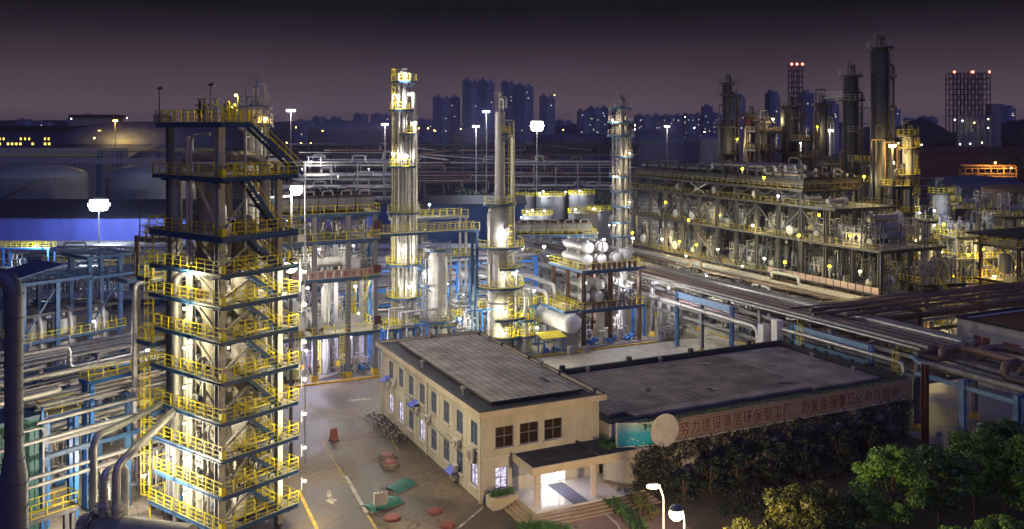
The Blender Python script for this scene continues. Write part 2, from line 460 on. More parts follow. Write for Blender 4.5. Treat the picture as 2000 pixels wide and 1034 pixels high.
def column(label, loc, prof, plats, lada=-70, pipes=(), shellm='silver', pipem='silver_pipe', edgem='blue', railm='yellow', group='tall columns',
           name='distillation_column', top='loops', rings=(), cat='column', n=18, lamps=()):
    """vertical process column. prof (radius, z); plats (z, a0, a1, width); pipes (angle, radius, z0, z1, gap)"""
    t = thing(name, label, cat, loc, 0, group)
    def rad(z):
        r = prof[0][0]
        for (a, za), (b, zb) in zip(prof, prof[1:]):
            if za <= z <= zb: r = max(a, b) if zb-za < 1e-3 else a+(b-a)*(z-za)/(zb-za); break
        else: r = prof[-2][0]
        return r
    s = MB().lathe(prof, n)
    for z, a in rings:
        r = rad(z); q = V((math.cos(math.radians(a)), math.sin(math.radians(a)), 0))
        s.tube(q*(r-.05)+UP*z, q*(r+.35)+UP*z, .32, 10); s.tube(q*(r+.35)+UP*z, q*(r+.45)+UP*z, .42, 10)
    z = 2.0
    while z < prof[-1][1]-1.5:
        s.arc((0, 0), rad(z)-.02, rad(z)+.05, z, z+.1, 0, 360, n); z += 3.4
    s.obj('shell', M[shellm], t)
    last = 0.0; sgn = 1
    for z, a0, a1, w in plats:
        r = max(rad(z), .4)
        d = MB(); d.arc((0, 0), r+.04, r+w, z-.08, z, a0, a1, 16)
        d.m = 1; d.arc((0, 0), r+w, r+w+.08, z-.26, z+.06, a0, a1, 16)
        for k in range(4):
            a = math.radians(a0+(a1-a0)*(k+.5)/4); q = V((math.cos(a), math.sin(a), 0))
            d.beam(q*(r+w-.1)+UP*(z-.15), q*(r)+UP*(z-1.1), .1)
        d = d.obj('platform', [M['grate'], M[edgem]], t)
        R = r+w-.05; m = MB(); k = max(5, int((a1-a0)*PI/180*R/1.0))
        P = [V((R*math.cos(math.radians(a0+(a1-a0)*i/k)), R*math.sin(math.radians(a0+(a1-a0)*i/k)), z)) for i in range(k+1)]
        for p in P: m.beam(p, p+UP*1.1, .06)
        for a, b in zip(P, P[1:]):
            m.beam(a+UP*1.1, b+UP*1.1, .06); m.beam(a+UP*.6, b+UP*.6, .05); m.beam(a+UP*.1, b+UP*.1, .03, .16)
        m.obj('railing', M[railm], d)
        la = math.radians(lada + 14*sgn); sgn = -sgn
        rr = max(rad((z+last)/2), rad(max(last, z-.5)))+.3; q = V((math.cos(la), math.sin(la), 0))
        if z-last > 2: lad(MB(), q.x*rr, q.y*rr, last, z+1.0, q.x, q.y).obj('ladder', M[railm], t)
        last = z
    zt = prof[-1][1]
    for a, r, z0, z1, gap in pipes:
        q = V((math.cos(math.radians(a)), math.sin(math.radians(a)), 0))
        R = max(rad(z) for z in (z0, z1, (z0+z1)/2))+gap+r; ri = rad(z1)-.1
        m = MB()
        if z1 >= zt: m.path([UP*(zt-.2), UP*(z1+.8), q*R+UP*(z1+.8), q*R+UP*z0, q*R*1.02+UP*(z0-.1)], r, 10, r*2.6)
        else: m.path([q*ri+UP*z1, q*R+UP*z1, q*R+UP*z0, q*(rad(z0)-.1)+UP*z0], r, 10, r*2.6)
        z = z0+1.5
        while z < z1-.5: m.arc((q.x*R, q.y*R), r-.01, r+.05, z, z+.12, 0, 360, 10); z += 4.0
        m.obj('pipe', M[pipem], t)
    if top == 'loops':
        m = MB()
        for k in range(3):
            a = math.radians(-90+k*75); q = V((math.cos(a)*.5, math.sin(a)*.5, 0)); w = V((.7*math.cos(a+1), .7*math.sin(a+1), 0))
            m.path([q+UP*(zt-.4), q+UP*(zt+1.5+.4*k), q+w+UP*(zt+1.5+.4*k), q+w+UP*(zt+.1)], .14, 8, .3)
        m.obj('vent_pipe', M[pipem], t)
        m = MB(); m.beam((-.9, .2, zt-.3), (-.9, .2, zt+2.6), .12); m.beam((-.9, .2, zt+2.5), (.6, -.3, zt+2.5), .1); m.beam((-.9, .2, zt+1.6), (-.1, -.1, zt+2.5), .07)
        m.obj('davit', M['grey'], t)
    return t

def exchanger(label, loc, rz, L=6.0, r=.55, m1='silver', group='heat exchangers', z=0.0, cat='heat exchanger'):
    t = thing('heat_exchanger', label, cat, loc, rz, group)
    X = Matrix.Rotation(PI/2, 4, 'Y'); c = (0, 0, r+.7)
    MB().lathe([(0, -L/2), (r*.6, -L/2+.08), (r*.95, -L/2+.3), (r, -L/2+.45), (r, L/2-1.2)], 16, c, X).obj('shell', M[m1], t)
    MB().lathe([(r*1.25, L/2-1.2), (r*1.25, L/2-1.02), (r*1.05, L/2-1.0), (r*1.05, L/2-.25), (r*1.25, L/2-.22), (r*1.25, L/2-.05), (r*.8, L/2+.05), (0, L/2+.1)], 16, c, X).obj('channel_head', M['white'] if m1 != 'dark' else M['dull'], t)
    for x in (-L*.3, L*.22): MB().box(x-.15, x+.15, -r*.8, r*.8, 0, r*.55+.35).obj('saddle', M['concrete'], t)
    for x, u in ((-L*.35, 1), (L/2-.6, 1), (L/2-.65, -1)):
        MB().tube((x, 0, c[2]+u*r*.9), (x, 0, c[2]+u*(r+.4)), .16, 8).tube((x, 0, c[2]+u*(r+.35)), (x, 0, c[2]+u*(r+.45)), .25, 8).obj('nozzle', M['silver_pipe'], t)
    return t
def vertical_drum(label, loc, h=3.6, r=.8, m1='silver', group='vertical drums'):
    t = thing('vertical_drum', label, 'drum', loc, 0, group)
    MB().lathe([(0, .7), (r*.6, .78), (r*.95, 1.0), (r, 1.2), (r, h-.4), (r*.92, h-.15), (r*.55, h+.05), (0, h+.1)], 16).obj('shell', M[m1], t)
    for k in range(3):
        a = 2*PI*k/3; MB().beam((r*.85*math.cos(a), r*.85*math.sin(a), 0), (r*.85*math.cos(a), r*.85*math.sin(a), 1.3), .14).obj('leg', M['grey'], t)
    m = MB(); m.path([(0, 0, h), (0, 0, h+.7), (r+.3, 0, h+.7), (r+.3, 0, .4)], .11, 8)
    m.obj('pipe', M['silver_pipe'], t)
    return t
def pump(label, loc, rz=0.0, group='pumps'):
    t = thing('pump', label, 'pump', loc, rz, group)
    X = Matrix.Rotation(PI/2, 4, 'Y')
    MB().box(-1.1, 1.1, -.4, .4, 0, .25).obj('base_plate', M['concrete'], t)
    mo = MB().lathe([(.3, -.95), (.34, -.9), (.34, -.05), (.28, 0)], 12, (0, 0, .68), X)
    for k in range(8): a = PI*k/8+.2; mo.beam((-.85, .36*math.cos(a), .68+.36*math.sin(a)), (-.1, .36*math.cos(a), .68+.36*math.sin(a)), .03)
    mo.obj('motor', M['bright_blue'], t)
    MB().lathe([(.08, 0), (.08, .4), (.38, .42), (.42, .5), (.42, .72), (.2, .8), (.2, 1.1)], 12, (0, 0, .68), X).obj('casing', M['dull_pipe'], t)
    MB().path([(.6, 0, 1.0), (.6, 0, 2.0), (.6, 1.2, 2.0)], .13, 8).obj('discharge_pipe', M['silver_pipe'], t)
    return t
def manifold(label, loc, rz=0.0, n=7, w=4.0, h=2.8, seed=1, pm='silver_pipe', group='pipe manifolds'):
    """a skid of risers, headers and valves"""
    rnd = random.Random(seed)
    t = thing('pipe_manifold', label, 'pipework', loc, rz, group)
    hd = MB()
    for z, y in ((.5, 0), (h*.75, .5), (h, -.4)): hd.tube((-w/2, y, z), (w/2, y, z), .13, 8)
    hd.obj('header', M[pm], t)
    for i in range(n):
        x = -w/2+w*(i+.5)/n; z = h*rnd.uniform(.7, 1.25); y = rnd.uniform(-.5, .4); r = rnd.uniform(.06, .12)
        m = MB()
        m.path([(x, 0, .5), (x, y-.3, .5), (x, y-.3, z), (x+rnd.choice((-.3, .3, 0)), y+.5, z), (x, y+.6, rnd.uniform(.3, h*.7))], r, 7)
        m.tube((x, y-.3, z*.5-.18), (x, y-.3, z*.5+.18), r*2.1, 8)
        m.obj('riser', M[pm], t)
        v = MB(); v.tube((x, y-.3, z*.5), (x, y-.72, z*.5), .04, 6)
        v.lathe([(.2, -.025), (.22, 0), (.2, .025), (.16, 0)], 10, (x, y-.74, z*.5), Matrix.Rotation(PI/2, 4, 'X'))
        v.obj('valve_wheel', M['red'] if rnd.random() < .3 else M['grey'], t)
    f = MB()
    for x in (-w/2+.2, w/2-.2): f.beam((x, -.2, 0), (x, -.2, h*.8), .1); f.beam((x, .6, 0), (x, .6, h*.8), .1); f.beam((x, -.2, h*.6), (x, .6, h*.6), .1)
    f.obj('support', M['blue'], t)
    return t
def air_cooler(label, loc, rz, L, Wd, h=1.9, bays=4, m1='grey', topm='brown', group='air coolers', rail=True):
    """fin-fan bank: plenum bays, slatted tube bundles on top, header boxes and bent pipes"""
    t = thing('air_cooler', label, 'air cooler', loc, rz, group)
    for i in range(bays):
        x0 = L*i/bays; x1 = L*(i+1)/bays-.12
        m = MB(); m.add([(x0+.1, .1, h*.25), (x1-.1, .1, h*.25), (x1-.1, Wd-.1, h*.25), (x0+.1, Wd-.1, h*.25), (x0, 0, h*.6), (x1, 0, h*.6), (x1, Wd, h*.6), (x0, Wd, h*.6), (x0, 0, h), (x1, 0, h), (x1, Wd, h), (x0, Wd, h)],
              [(3, 2, 1, 0), (0, 1, 5, 4), (1, 2, 6, 5), (2, 3, 7, 6), (3, 0, 4, 7), (4, 5, 9, 8), (5, 6, 10, 9), (6, 7, 11, 10), (7, 4, 8, 11), (8, 9, 10, 11)])
        for k in range(4):
            x = x0+(x1-x0)*(k+.5)/4; m.beam((x, -.03, h*.6), (x, -.03, h), .08)
        for x in (x0+.2, x1-.2):
            for y in (.2, Wd-.2): m.beam((x, y, 0), (x, y, h*.3), .14)
        p = m.obj('plenum', M[m1], t)
        b = MB(); k = int((x1-x0)/.3)
        for j in range(k):
            x = x0+.1+(x1-x0-.2)*(j+.5)/k; b.beam((x, .25, h+.1), (x, Wd-.25, h+.1), .13, .14)
        b.box(x0+.04, x1-.04, .05, .25, h+.004, h+.38); b.box(x0+.04, x1-.04, Wd-.25, Wd-.05, h+.004, h+.38)
        b.obj('tube_bundle', M[topm], t)
        q = MB(); x = (x0+x1)/2; w = (x1-x0)*.28
        q.path([(x-w, .15, h+.3), (x-w, .15, h+.95), (x+w, .15, h+.95), (x+w, .15, h+.3)], .12, 8)
        q.obj('header_pipe', M['dull_pipe'], t)
        f = MB(); f.arc(((x0+x1)/2, Wd/2), min(x1-x0, Wd)*.30, min(x1-x0, Wd)*.34, h*.02, h*.24, 0, 360, 20)
        for a in range(4): q = a*PI/2; f.beam(((x0+x1)/2, Wd/2, h*.12), ((x0+x1)/2+math.cos(q)*min(x1-x0, Wd)*.3, Wd/2+math.sin(q)*min(x1-x0, Wd)*.3, h*.12), .25, .05)
        f.obj('fan', M['dark'], t)
    return t
def pipe_thing(pts, r, m, label, group=None, name='pipe', n=10, R=None, flanges=0, cat='pipe'):
    pts = [V(p) for p in pts]; o = pts[0].copy()
    b = MB().path([p-o for p in pts], r, n, R)
    if flanges:
        for a, c in zip(pts, pts[1:]):
            L = (c-a).length; d = (c-a).normalized(); k = int(L/flanges)
            for i in range(1, k+1):
                q = a-o+d*(L*i/(k+1)); b.tube(q-d*.06, q+d*.06, r*1.22, n)
    return tag(b.obj(name, M[m] if isinstance(m, str) else m, None, o), label, cat, group)
def rack(label, p0, p1, width, levels, sp=8.0, colm='blue', pipes=None, pm=('dull_pipe', 'silver_pipe'), plabel='pipe', group=None, cw=.4, rnd=None, loops=0, foot=None,
         over=1.0, cat='pipe rack', rows=(0, 1), rr=(.1, .3), skip=()):
    """pipe rack along p0-p1: portal frames as parts, and every pipe a thing of its own"""
    rnd = rnd or random.Random(5)
    p0 = V(p0); p1 = V(p1); L = (p1-p0).length; rz = math.atan2(p1.y-p0.y, p1.x-p0.x)
    t = thing('pipe_rack', label, cat, p0, rz)
    n = max(1, round(L/sp)); top = max(levels)
    for i in range(n+1):
        if i in skip: continue
        x = L*i/n
        for y in (0, width):
            if (0 if y == 0 else 1) not in rows: continue
            c = MB().hcol(x, y, 0, top, cw, cw*.16).obj('column', M[colm], t)
            if foot:
                fm = MB(); fm.lathe([(.75, 0), (.7, .12), (.42, .75), (.36, .8)], 4, (x, y, 0)); fm.obj('footing', M[foot], c)
        g = MB()
        for z in levels: g.hbeam((x, -.3, z-.2), (x, width+.3, z-.2), .4, .26)
        g.obj('cross_beam', M[colm], t)
    for z in levels:
        for y in (-.02, width+.02):
            MB().hbeam((0, y, z-.75), (L, y, z-.75), .45, .2).obj('side_beam', M[colm], t)
    E = (p1-p0).normalized(); N = V((-E.y, E.x, 0))
    np_ = pipes if isinstance(pipes, (list, tuple)) else [pipes]*len(levels)
    for li, (z, k) in enumerate(zip(levels, np_)):
        if not k: continue
        for j in range(k):
            r = rnd.uniform(*rr); y = width*(j+.5)/k + rnd.uniform(-.08, .08)
            a = p0+E*(-over*rnd.random())+N*y+UP*(z+r+.02); b = p1+E*(over*rnd.random())+N*y+UP*(z+r+.02)
            P = [a]
            if loops and rnd.random() < loops:
                s = rnd.uniform(.25, .75)*L; w = 1.6+2*rnd.random(); hh = 1.0+1.4*rnd.random()
                for q, u in ((s-w, 0), (s-w, hh), (s+w, hh), (s+w, 0)): P.append(p0+E*q+N*y+UP*(z+r+.02+u))
            P.append(b)
            lv = '' if len(levels) == 1 else (' top' if z == top else (' bottom' if z == min(levels) else ' mid'))
            pipe_thing(P, r, rnd.choice(pm), f'{ORD[j % 20]}{lv} {plabel}', (group or 'pipes on racks'), n=8)
    return t
def panels(parent, pts, h, m, n, z=0.0, gap=.25, off=V((0, 0, 0)), text=None, tm=None, th=.05):
    """row of square sign plates hung on a railing between two local points"""
    a, b = V(pts[0]), V(pts[1]); d = (b-a).normalized(); nrm = V((d.y, -d.x, 0))
    L = (b-a).length/n
    for i in range(n):
        q = a+d*(L*i+gap/2)+UP*z+nrm*.12+off; e = a+d*(L*(i+1)-gap/2)+UP*z+nrm*.12+off
        k = MB().beam(q+UP*h/2, e+UP*h/2, th, h).obj('sign_panel', M[m], parent)
        if text and i < len(text) and text[i] != ' ':
            glyph(text[i], h*.72, M[tm or 'ink'], k, (q+e)/2+UP*h*.5+nrm*(th/2+.012), math.atan2(d.y, d.x), sx=(e-q).length*.9/ (h*.95))
_gl = {}
def glyph(ch, size, m, parent, pos, rz, sx=1.0, bold=.012):
    if ch not in _gl:
        cu = bpy.data.curves.new('character', 'FONT'); cu.body = ch; cu.size = 1; cu.extrude = .012; cu.offset = bold; cu.align_x = 'CENTER'; cu.resolution_u = 2
        o = bpy.data.objects.new('tmp', cu); COL.objects.link(o)
        bpy.context.view_layer.update()
        me = bpy.data.meshes.new_from_object(o.evaluated_get(bpy.context.evaluated_depsgraph_get()))
        bpy.data.objects.remove(o); bpy.data.curves.remove(cu)
        xs = [v.co.x for v in me.vertices]; ys = [v.co.y for v in me.vertices]
        cx, cy = (min(xs)+max(xs))/2, (min(ys)+max(ys))/2; s = 1/max(max(ys)-min(ys), max(xs)-min(xs))
        R = Matrix.Rotation(PI/2, 4, 'X')
        for v in me.vertices: v.co = R @ V(((v.co.x-cx)*s, (v.co.y-cy)*s, v.co.z))
        me.name = 'character'; _gl[ch] = me
    me = _gl[ch]
    if len(me.materials) == 0: me.materials.append(m)
    o = bpy.data.objects.new('character', me); COL.objects.link(o)
    o.parent = parent; o.location = pos; o.rotation_euler.z = rz; o.scale = (size*sx, 1, size)
    if me.materials[0] != m: o.material_slots[0].link = 'OBJECT'; o.material_slots[0].material = m
    return o

def tree(label, loc, h, cr, seed=1, mats=('bark', None), group='trees', n=4200, leaf=.2, low=.35, name='broadleaf_tree', clumps=46):
    rnd = random.Random(seed)
    t = thing(name, label, 'tree', loc, rnd.uniform(0, 6), group)
    tm = MB(); th = h*low
    tm.path([(0, 0, -.1), (.08, .03, th*.5), (0, .1, th), (.05, 0, h*.75)], .05*h**.5, 8, .5)
    cs = []
    for i in range(clumps):
        a = rnd.uniform(0, 2*PI); u = rnd.uniform(0, 1)
        z = h*low + (h*(1-low))*u
        wid = cr*(math.sin(PI*min(max(.12+.8*u, 0), 1))**.7)
        q = V((math.cos(a)*wid*rnd.uniform(.3, .95), math.sin(a)*wid*rnd.uniform(.3, .95), z))
        cs.append((q, cr*rnd.uniform(.15, .33)))
        if i < 14: tm.path([(0, 0, th*rnd.uniform(.7, 1.2)), q*.5+UP*(th*.45), q], .022*h**.5, 6, .4)
    tm.obj('trunk', M['bark'], t)
    vs = []; fs = []
    per = n//clumps
    for q, r in cs:
        for k in range(per):
            d = V((rnd.gauss(0, 1), rnd.gauss(0, 1), rnd.gauss(0, 1))).normalized()
            p = q + V((d.x, d.y, d.z*.75))*(r*rnd.uniform(.55, 1.0)**.5)
            nn = (d+V((rnd.gauss(0, .5), rnd.gauss(0, .5), rnd.gauss(.3, .5)))).normalized()
            a = nn.orthogonal().normalized(); a.rotate(Matrix.Rotation(rnd.uniform(0, 6.3), 3, nn)); b = nn.cross(a)
            s = leaf*rnd.uniform(.6, 1.3); o = len(vs)
            vs += [p-a*s*.5, p+b*s*.32, p+a*s*.6, p-b*s*.32]
            fs.append((o, o+1, o+2, o+3))
    MB().add(vs, fs).obj('crown', M[mats[1]], t)
    return t
def leaf_mass(name, pts, mt, rnd, n, leaf=.16, normal=None, spread=.35):
    """leaf-sized faces scattered round sample points"""
    vs = []; fs = []
    for k in range(n):
        p = V(rnd.choice(pts)) + V((rnd.gauss(0, spread), rnd.gauss(0, spread), rnd.gauss(0, spread)))
        nn = V((rnd.gauss(0, .6), rnd.gauss(0, .6), rnd.gauss(0, .6))) + (V(normal) if normal else V((0, 0, .6)))
        nn.normalize(); a = nn.orthogonal().normalized(); a.rotate(Matrix.Rotation(rnd.uniform(0, 6.3), 3, nn)); b = nn.cross(a)
        s = leaf*rnd.uniform(.6, 1.3); o = len(vs)
        vs += [p-a*s*.5, p+b*s*.35, p+a*s*.6, p-b*s*.35]; fs.append((o, o+1, o+2, o+3))
    return MB().add(vs, fs)
# ---------------------------------------------------------------- camera, sky, air
cd = bpy.data.cameras.new('camera'); cam = bpy.data.objects.new('camera', cd); COL.objects.link(cam)
cam.location = (0, 0, H); cam.rotation_euler = (PI/2, 0, 0)
cd.sensor_width = 36; cd.lens = 36*F/2000; cd.shift_y = -(517-HZ)/2000; cd.clip_start = .5; cd.clip_end = 12000
S.camera = cam
wd = bpy.data.worlds.new('World'); S.world = wd; wd.use_nodes = True
t = wd.node_tree; N = t.nodes; L = t.links; bg = N['Background']
tc = N.new('ShaderNodeTexCoord'); sx = N.new('ShaderNodeSeparateXYZ'); L.new(tc.outputs['Generated'], sx.inputs[0])
mr = N.new('ShaderNodeMapRange'); mr.inputs[1].default_value = -.02; mr.inputs[2].default_value = .5
L.new(sx.outputs['Z'], mr.inputs[0])
rp = N.new('ShaderNodeValToRGB'); L.new(mr.outputs[0], rp.inputs[0])
E = rp.color_ramp.elements
for p, c in ((0, (.125, .085, .094)), (.05, (.112, .078, .088)), (.11, (.064, .045, .055)), (.18, (.033, .0225, .029)), (.235, (.012, .009, .0125)), (.285, (.0035, .003, .0035)), (1, (.006, .006, .018))):
    e = E[0] if p == 0 else (E[len(E)-1] if p == 1 else E.new(p)); e.color = (*c, 1)
ns = N.new('ShaderNodeTexNoise'); ns.inputs['Scale'].default_value = 3; L.new(tc.outputs['Generated'], ns.inputs['Vector'])
m1 = N.new('ShaderNodeMapRange'); m1.inputs[1].default_value = .3; m1.inputs[2].default_value = .7; m1.inputs[3].default_value = .85; m1.inputs[4].default_value = 1.15
L.new(ns.outputs['Fac'], m1.inputs[0])
mx = N.new('ShaderNodeMix'); mx.data_type = 'RGBA'; mx.blend_type = 'MULTIPLY'; mx.inputs[0].default_value = 1
L.new(rp.outputs[0], mx.inputs[6]); L.new(m1.outputs[0], mx.inputs[7]); L.new(mx.outputs[2], bg.inputs[0]); bg.inputs[1].default_value = 1.0
sl = bpy.data.lights.new('night_sky_glow', 'SUN'); sl.energy = SUN_E; sl.angle = math.radians(70); sl.color = (.30, .34, 1.0)
so = bpy.data.objects.new('night_sky_glow', sl); COL.objects.link(so); so.rotation_euler = (math.radians(38), math.radians(12), 0)
S.view_settings.view_transform = 'Standard'; S.view_settings.look = 'None'; S.view_settings.exposure = EXPO
cy = S.cycles; cy.max_bounces = 4; cy.diffuse_bounces = 2; cy.glossy_bounces = 3; cy.transmission_bounces = 2; cy.volume_bounces = 0
cy.sample_clamp_indirect = 2.5; cy.sample_clamp_direct = 0; cy.use_denoising = True; cy.caustics_reflective = False; cy.caustics_refractive = False
cy.use_light_tree = True; cy.use_adaptive_sampling = False; cy.light_sampling_threshold = 0.0; wd.cycles.sampling_method = 'NONE'; cy.sample_clamp_direct = 12

if HAZE:
    hz = MB().box(-4200, 4200, -60, 6300, -1, HAZE_TOP)
    m = bpy.data.materials.new('haze_air'); m.use_nodes = True; q = m.node_tree
    q.nodes.remove(q.nodes['Principled BSDF'])
    pv = q.nodes.new('ShaderNodeVolumePrincipled'); pv.inputs['Color'].default_value = (.52, .46, .8, 1); pv.inputs['Density'].default_value = HAZE; pv.inputs['Anisotropy'].default_value = .2
    q.links.new(pv.outputs[0], q.nodes['Material Output'].inputs['Volume'])
    o = hz.obj('haze', m); o['kind'] = 'stuff'

# ---------------------------------------------------------------- ground
M['earth'] = yardmat('dark_ground', (.035, .035, .035), (.018, .02, .018), 34)
M['yard'] = yardmat('yard_concrete', (.17, .128, .085), (.034, .028, .023), 9)
M['yard2'] = yardmat('lightened_yard_concrete', (.4, .36, .3), (.22, .2, .17), 5)  # lighter copy of the yard concrete, standing in for lamp light from out of view
M['plant'] = yardmat('plant_paving', (.34, .31, .27), (.13, .12, .1), 4)
M['asphalt'] = mat('asphalt', (.06, .06, .065), .85, 0, .35, .8, .3)
M['brickpave'] = tiles('brick_paving', (.2, .13, .11), (.25, .16, .14), (.1, .08, .07), .3, .012)
structure('ground', MB().add([(-4000, -40, 0), (4000, -40, 0), (4000, 6000, 0), (-4000, 6000, 0)], [(0, 1, 2, 3)]), M['earth'])
def sheet(name, pts, z, m, loc=(0, 0, 0)):
    return structure(name, MB().add([(p[0]-loc[0], p[1]-loc[1], z) for p in pts], [tuple(range(len(pts)))]), M[m], (loc[0], loc[1], 0))
c = B(0, 0)
def bsheet(name, x0, x1, y0, y1, z, m):
    return structure(name, MB().box(x0, x1, y0, y1, -.1, z), M[m], B(0, 0), RB)
bsheet('yard', -26, 12.2, -40, 44.2, .004, 'yard')
bsheet('back_yard', 12.2, 66, -3, 44.2, .006, 'yard2')
bsheet('side_road', 62, 130, -40, 60, .003, 'yard2')
bsheet('service_road', 49.7, 62, -40, -3, .005, 'yard2')
bsheet('plant_paving', -40, 118, 44.6, 110, .010, 'plant')
bsheet('left_plant_paving', -110, -26.1, -50, 120, .006, 'plant')
bsheet('garden', 14, 49.6, -26, -4, .008, 'soil')
bsheet('front_road', 12, 62, -40, -26.2, .012, 'asphalt')
bsheet('forecourt', 2, 13.9, -26, -5.6, .014, 'brickpave')
# kerbs of the process area
tag(MB().box(-9, 50, -.15, .15, 0, .22).obj('kerb', M['kerb'], None, B(0, 44.4), RB), 'long yellow painted kerb edging the process area behind the office', 'kerb')
tag(MB().box(-.12, .12, -14, 26, 0, .16).obj('kerb', M['kerb'], None, B(61.6, 20), RB), 'yellow kerb line under the pipe rack right of the paved back yard', 'kerb')

# ---------------------------------------------------------------- far town
M['tower1'] = tiles('haze_tinted_facade', (.36, .38, .48), (.42, .44, .55), (.2, .21, .3), 3.2, .35, .8, .15)  # pale blue put into the facade colour in place of thicker distance haze
WINM = [glow((1, .85, .6), .9), glow((.95, .93, .9), .7), glow((1, .95, .85), 1.1)]
rnd = random.Random(3)
_wm = {}
def lit_window(parent, p, w=1.6, h=1.5, k=0):
    if k not in _wm:
        _wm[k] = MB().box(-.5, .5, -.12, .0, -.5, .5); mm = bpy.data.meshes.new('window')
        mm.from_pydata(_wm[k].v, [], _wm[k].f); mm.materials.append(WINM[k]); _wm[k] = mm
    o = bpy.data.objects.new('window', _wm[k]); COL.objects.link(o); o.parent = parent; o.location = p; o.scale = (w, 1, h)
def block(px0, px1, ptop, Y, label, nlit=10, steps_=3, dep=22, group='far apartment towers', wsz=1.25, base=0.0):
    x0, x1, z = wx(px0, Y), wx(px1, Y), wz(ptop, Y)
    t = thing('apartment_tower', label, 'tower block', ((x0+x1)/2, Y, base), rnd.uniform(-.04, .04), group); w = (x1-x0)/2
    m = MB(); n = max(1, steps_)
    for i in range(n):
        a = -w+2*w*i/n; b = -w+2*w*(i+1)/n+.2
        m.box(a, b, (i % 2)*2.0, dep, 0, z-(i % 2)*2.5)
        m.box(a+(b-a)*.3, a+(b-a)*.7, 4, dep-4, z-(i % 2)*2.5, z+3.5-(i % 2)*2)
    m.box(-w+.5, w-1.3, 2.6, dep-.5, 0, z-3.5)
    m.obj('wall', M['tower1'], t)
    for i in range(int(nlit*.6)):
        c_ = rnd.randrange(n); a = -w+2*w*c_/n
        lit_window(t, (a+rnd.uniform(.15, .85)*(2*w/n-.8), (c_ % 2)*2.0, rnd.uniform(.25, .95)*(z-4)), wsz, wsz*.9, rnd.randrange(3))
    return t
TW = [(845, 896, 190, 1300, 7, 3, 'broad slab block at the left of the central cluster of far towers'),
      (903, 966, 157, 1250, 6, 4, 'tallest far slab block with stepped roof, behind the small white mast lights'),
      (979, 1006, 160, 1320, 4, 2, 'slim left half of the far tower pair beside the brightest light'),
      (1007, 1042, 166, 1300, 5, 2, 'right half of the far tower pair beside the brightest light'),
      (1054, 1084, 188, 1200, 3, 2, 'far tower under construction just right of the brightest light'),
      (1130, 1152, 216, 1350, 8, 2, 'low far block left of a speckled block beyond the slim tower'),
      (1150, 1188, 211, 1400, 22, 3, 'far block speckled with many lit windows behind the slim lattice-topped column'),
      (1242, 1292, 226, 1500, 22, 3, 'far block speckled with lit windows right of the slim column'),
      (1296, 1332, 226, 1600, 20, 3, 'far block with lit windows behind the small white street light'),
      (1336, 1372, 224, 1700, 16, 3, 'pale hazy far block with scattered lights'),
      (1374, 1392, 208, 1500, 8, 1, 'slim dark far tower with pointed roof'),
      (1434, 1457, 186, 1100, 12, 2, 'far tower seen just right of the leftmost dark column'),
      (1504, 1524, 181, 1100, 8, 2, 'bluish far tower left of the lattice chimney'),
      (1570, 1590, 182, 1050, 6, 1, 'bluish far tower right of the lattice chimney'),
      (1610, 1640, 200, 1150, 14, 2, 'far tower with lit windows between two dark columns'),
      (1672, 1686, 222, 1200, 4, 1, 'short far tower right of the second tallest dark column'),
      (1726, 1760, 210, 1150, 7, 2, 'far tower right of the tallest dark column'),
      (1955, 1985, 208, 1300, 8, 2, 'far low block at the right edge behind the wooded hill'),
      (1198, 1222, 218, 1600, 8, 2, 'hazy far block directly behind the slim lattice-topped column'),
      (1392, 1410, 222, 1800, 8, 2, 'hazy low far block left of the leftmost dark column')]
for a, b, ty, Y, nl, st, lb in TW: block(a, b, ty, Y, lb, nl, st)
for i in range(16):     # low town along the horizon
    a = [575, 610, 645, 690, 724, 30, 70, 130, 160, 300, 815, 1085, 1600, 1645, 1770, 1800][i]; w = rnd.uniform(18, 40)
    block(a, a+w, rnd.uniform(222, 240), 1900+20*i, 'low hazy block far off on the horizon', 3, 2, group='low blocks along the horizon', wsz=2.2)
# hills
def hill(pts, Y, dep, label):
    m = MB(); vs = []; n = len(pts)
    for px, py in pts: vs.append((wx(px, Y), Y, wz(py, Y)))
    for px, py in pts: vs.append((wx(px, Y), Y-dep*.5, 0))
    for px, py in pts: vs.append((wx(px, Y), Y+dep, 0))
    fs = []
    for i in range(n-1): fs += [(i, n+i, n+i+1, i+1), (i+1, 2*n+i+1, 2*n+i, i)]
    structure('hill', m.add(vs, fs, True), M['woods'])
M['woods'] = leafmat('dark_woods', (.012, .02, .022), (.03, .04, .04), .05)
def bumpy(x0, x1, f, n=26):
    return [(x0+(x1-x0)*i/n, f(i/n)+rnd.uniform(-1.5, 1.5)) for i in range(n+1)]
hill(bumpy(1755, 1870, lambda q: 262-30*math.sin(PI*min(q*1.0+.12, 1))), 1000, 200, '')
hill(bumpy(1930, 2120, lambda q: 258-24*math.sin(PI*min(q+.1, 1))), 800, 200, '')
hill(bumpy(-100, 760, lambda q: 244-6*math.sin(9*q)-5*math.sin(PI*q)), 2600, 400, '')
hill(bumpy(1060, 1500, lambda q: 246-9*math.sin(PI*q)), 1900, 300, '')
hill(bumpy(740, 1100, lambda q: 246-3*math.sin(7*q)), 2500, 300, '')
hill(bumpy(1480, 1780, lambda q: 246-5*math.sin(5*q)), 1700, 300, '')
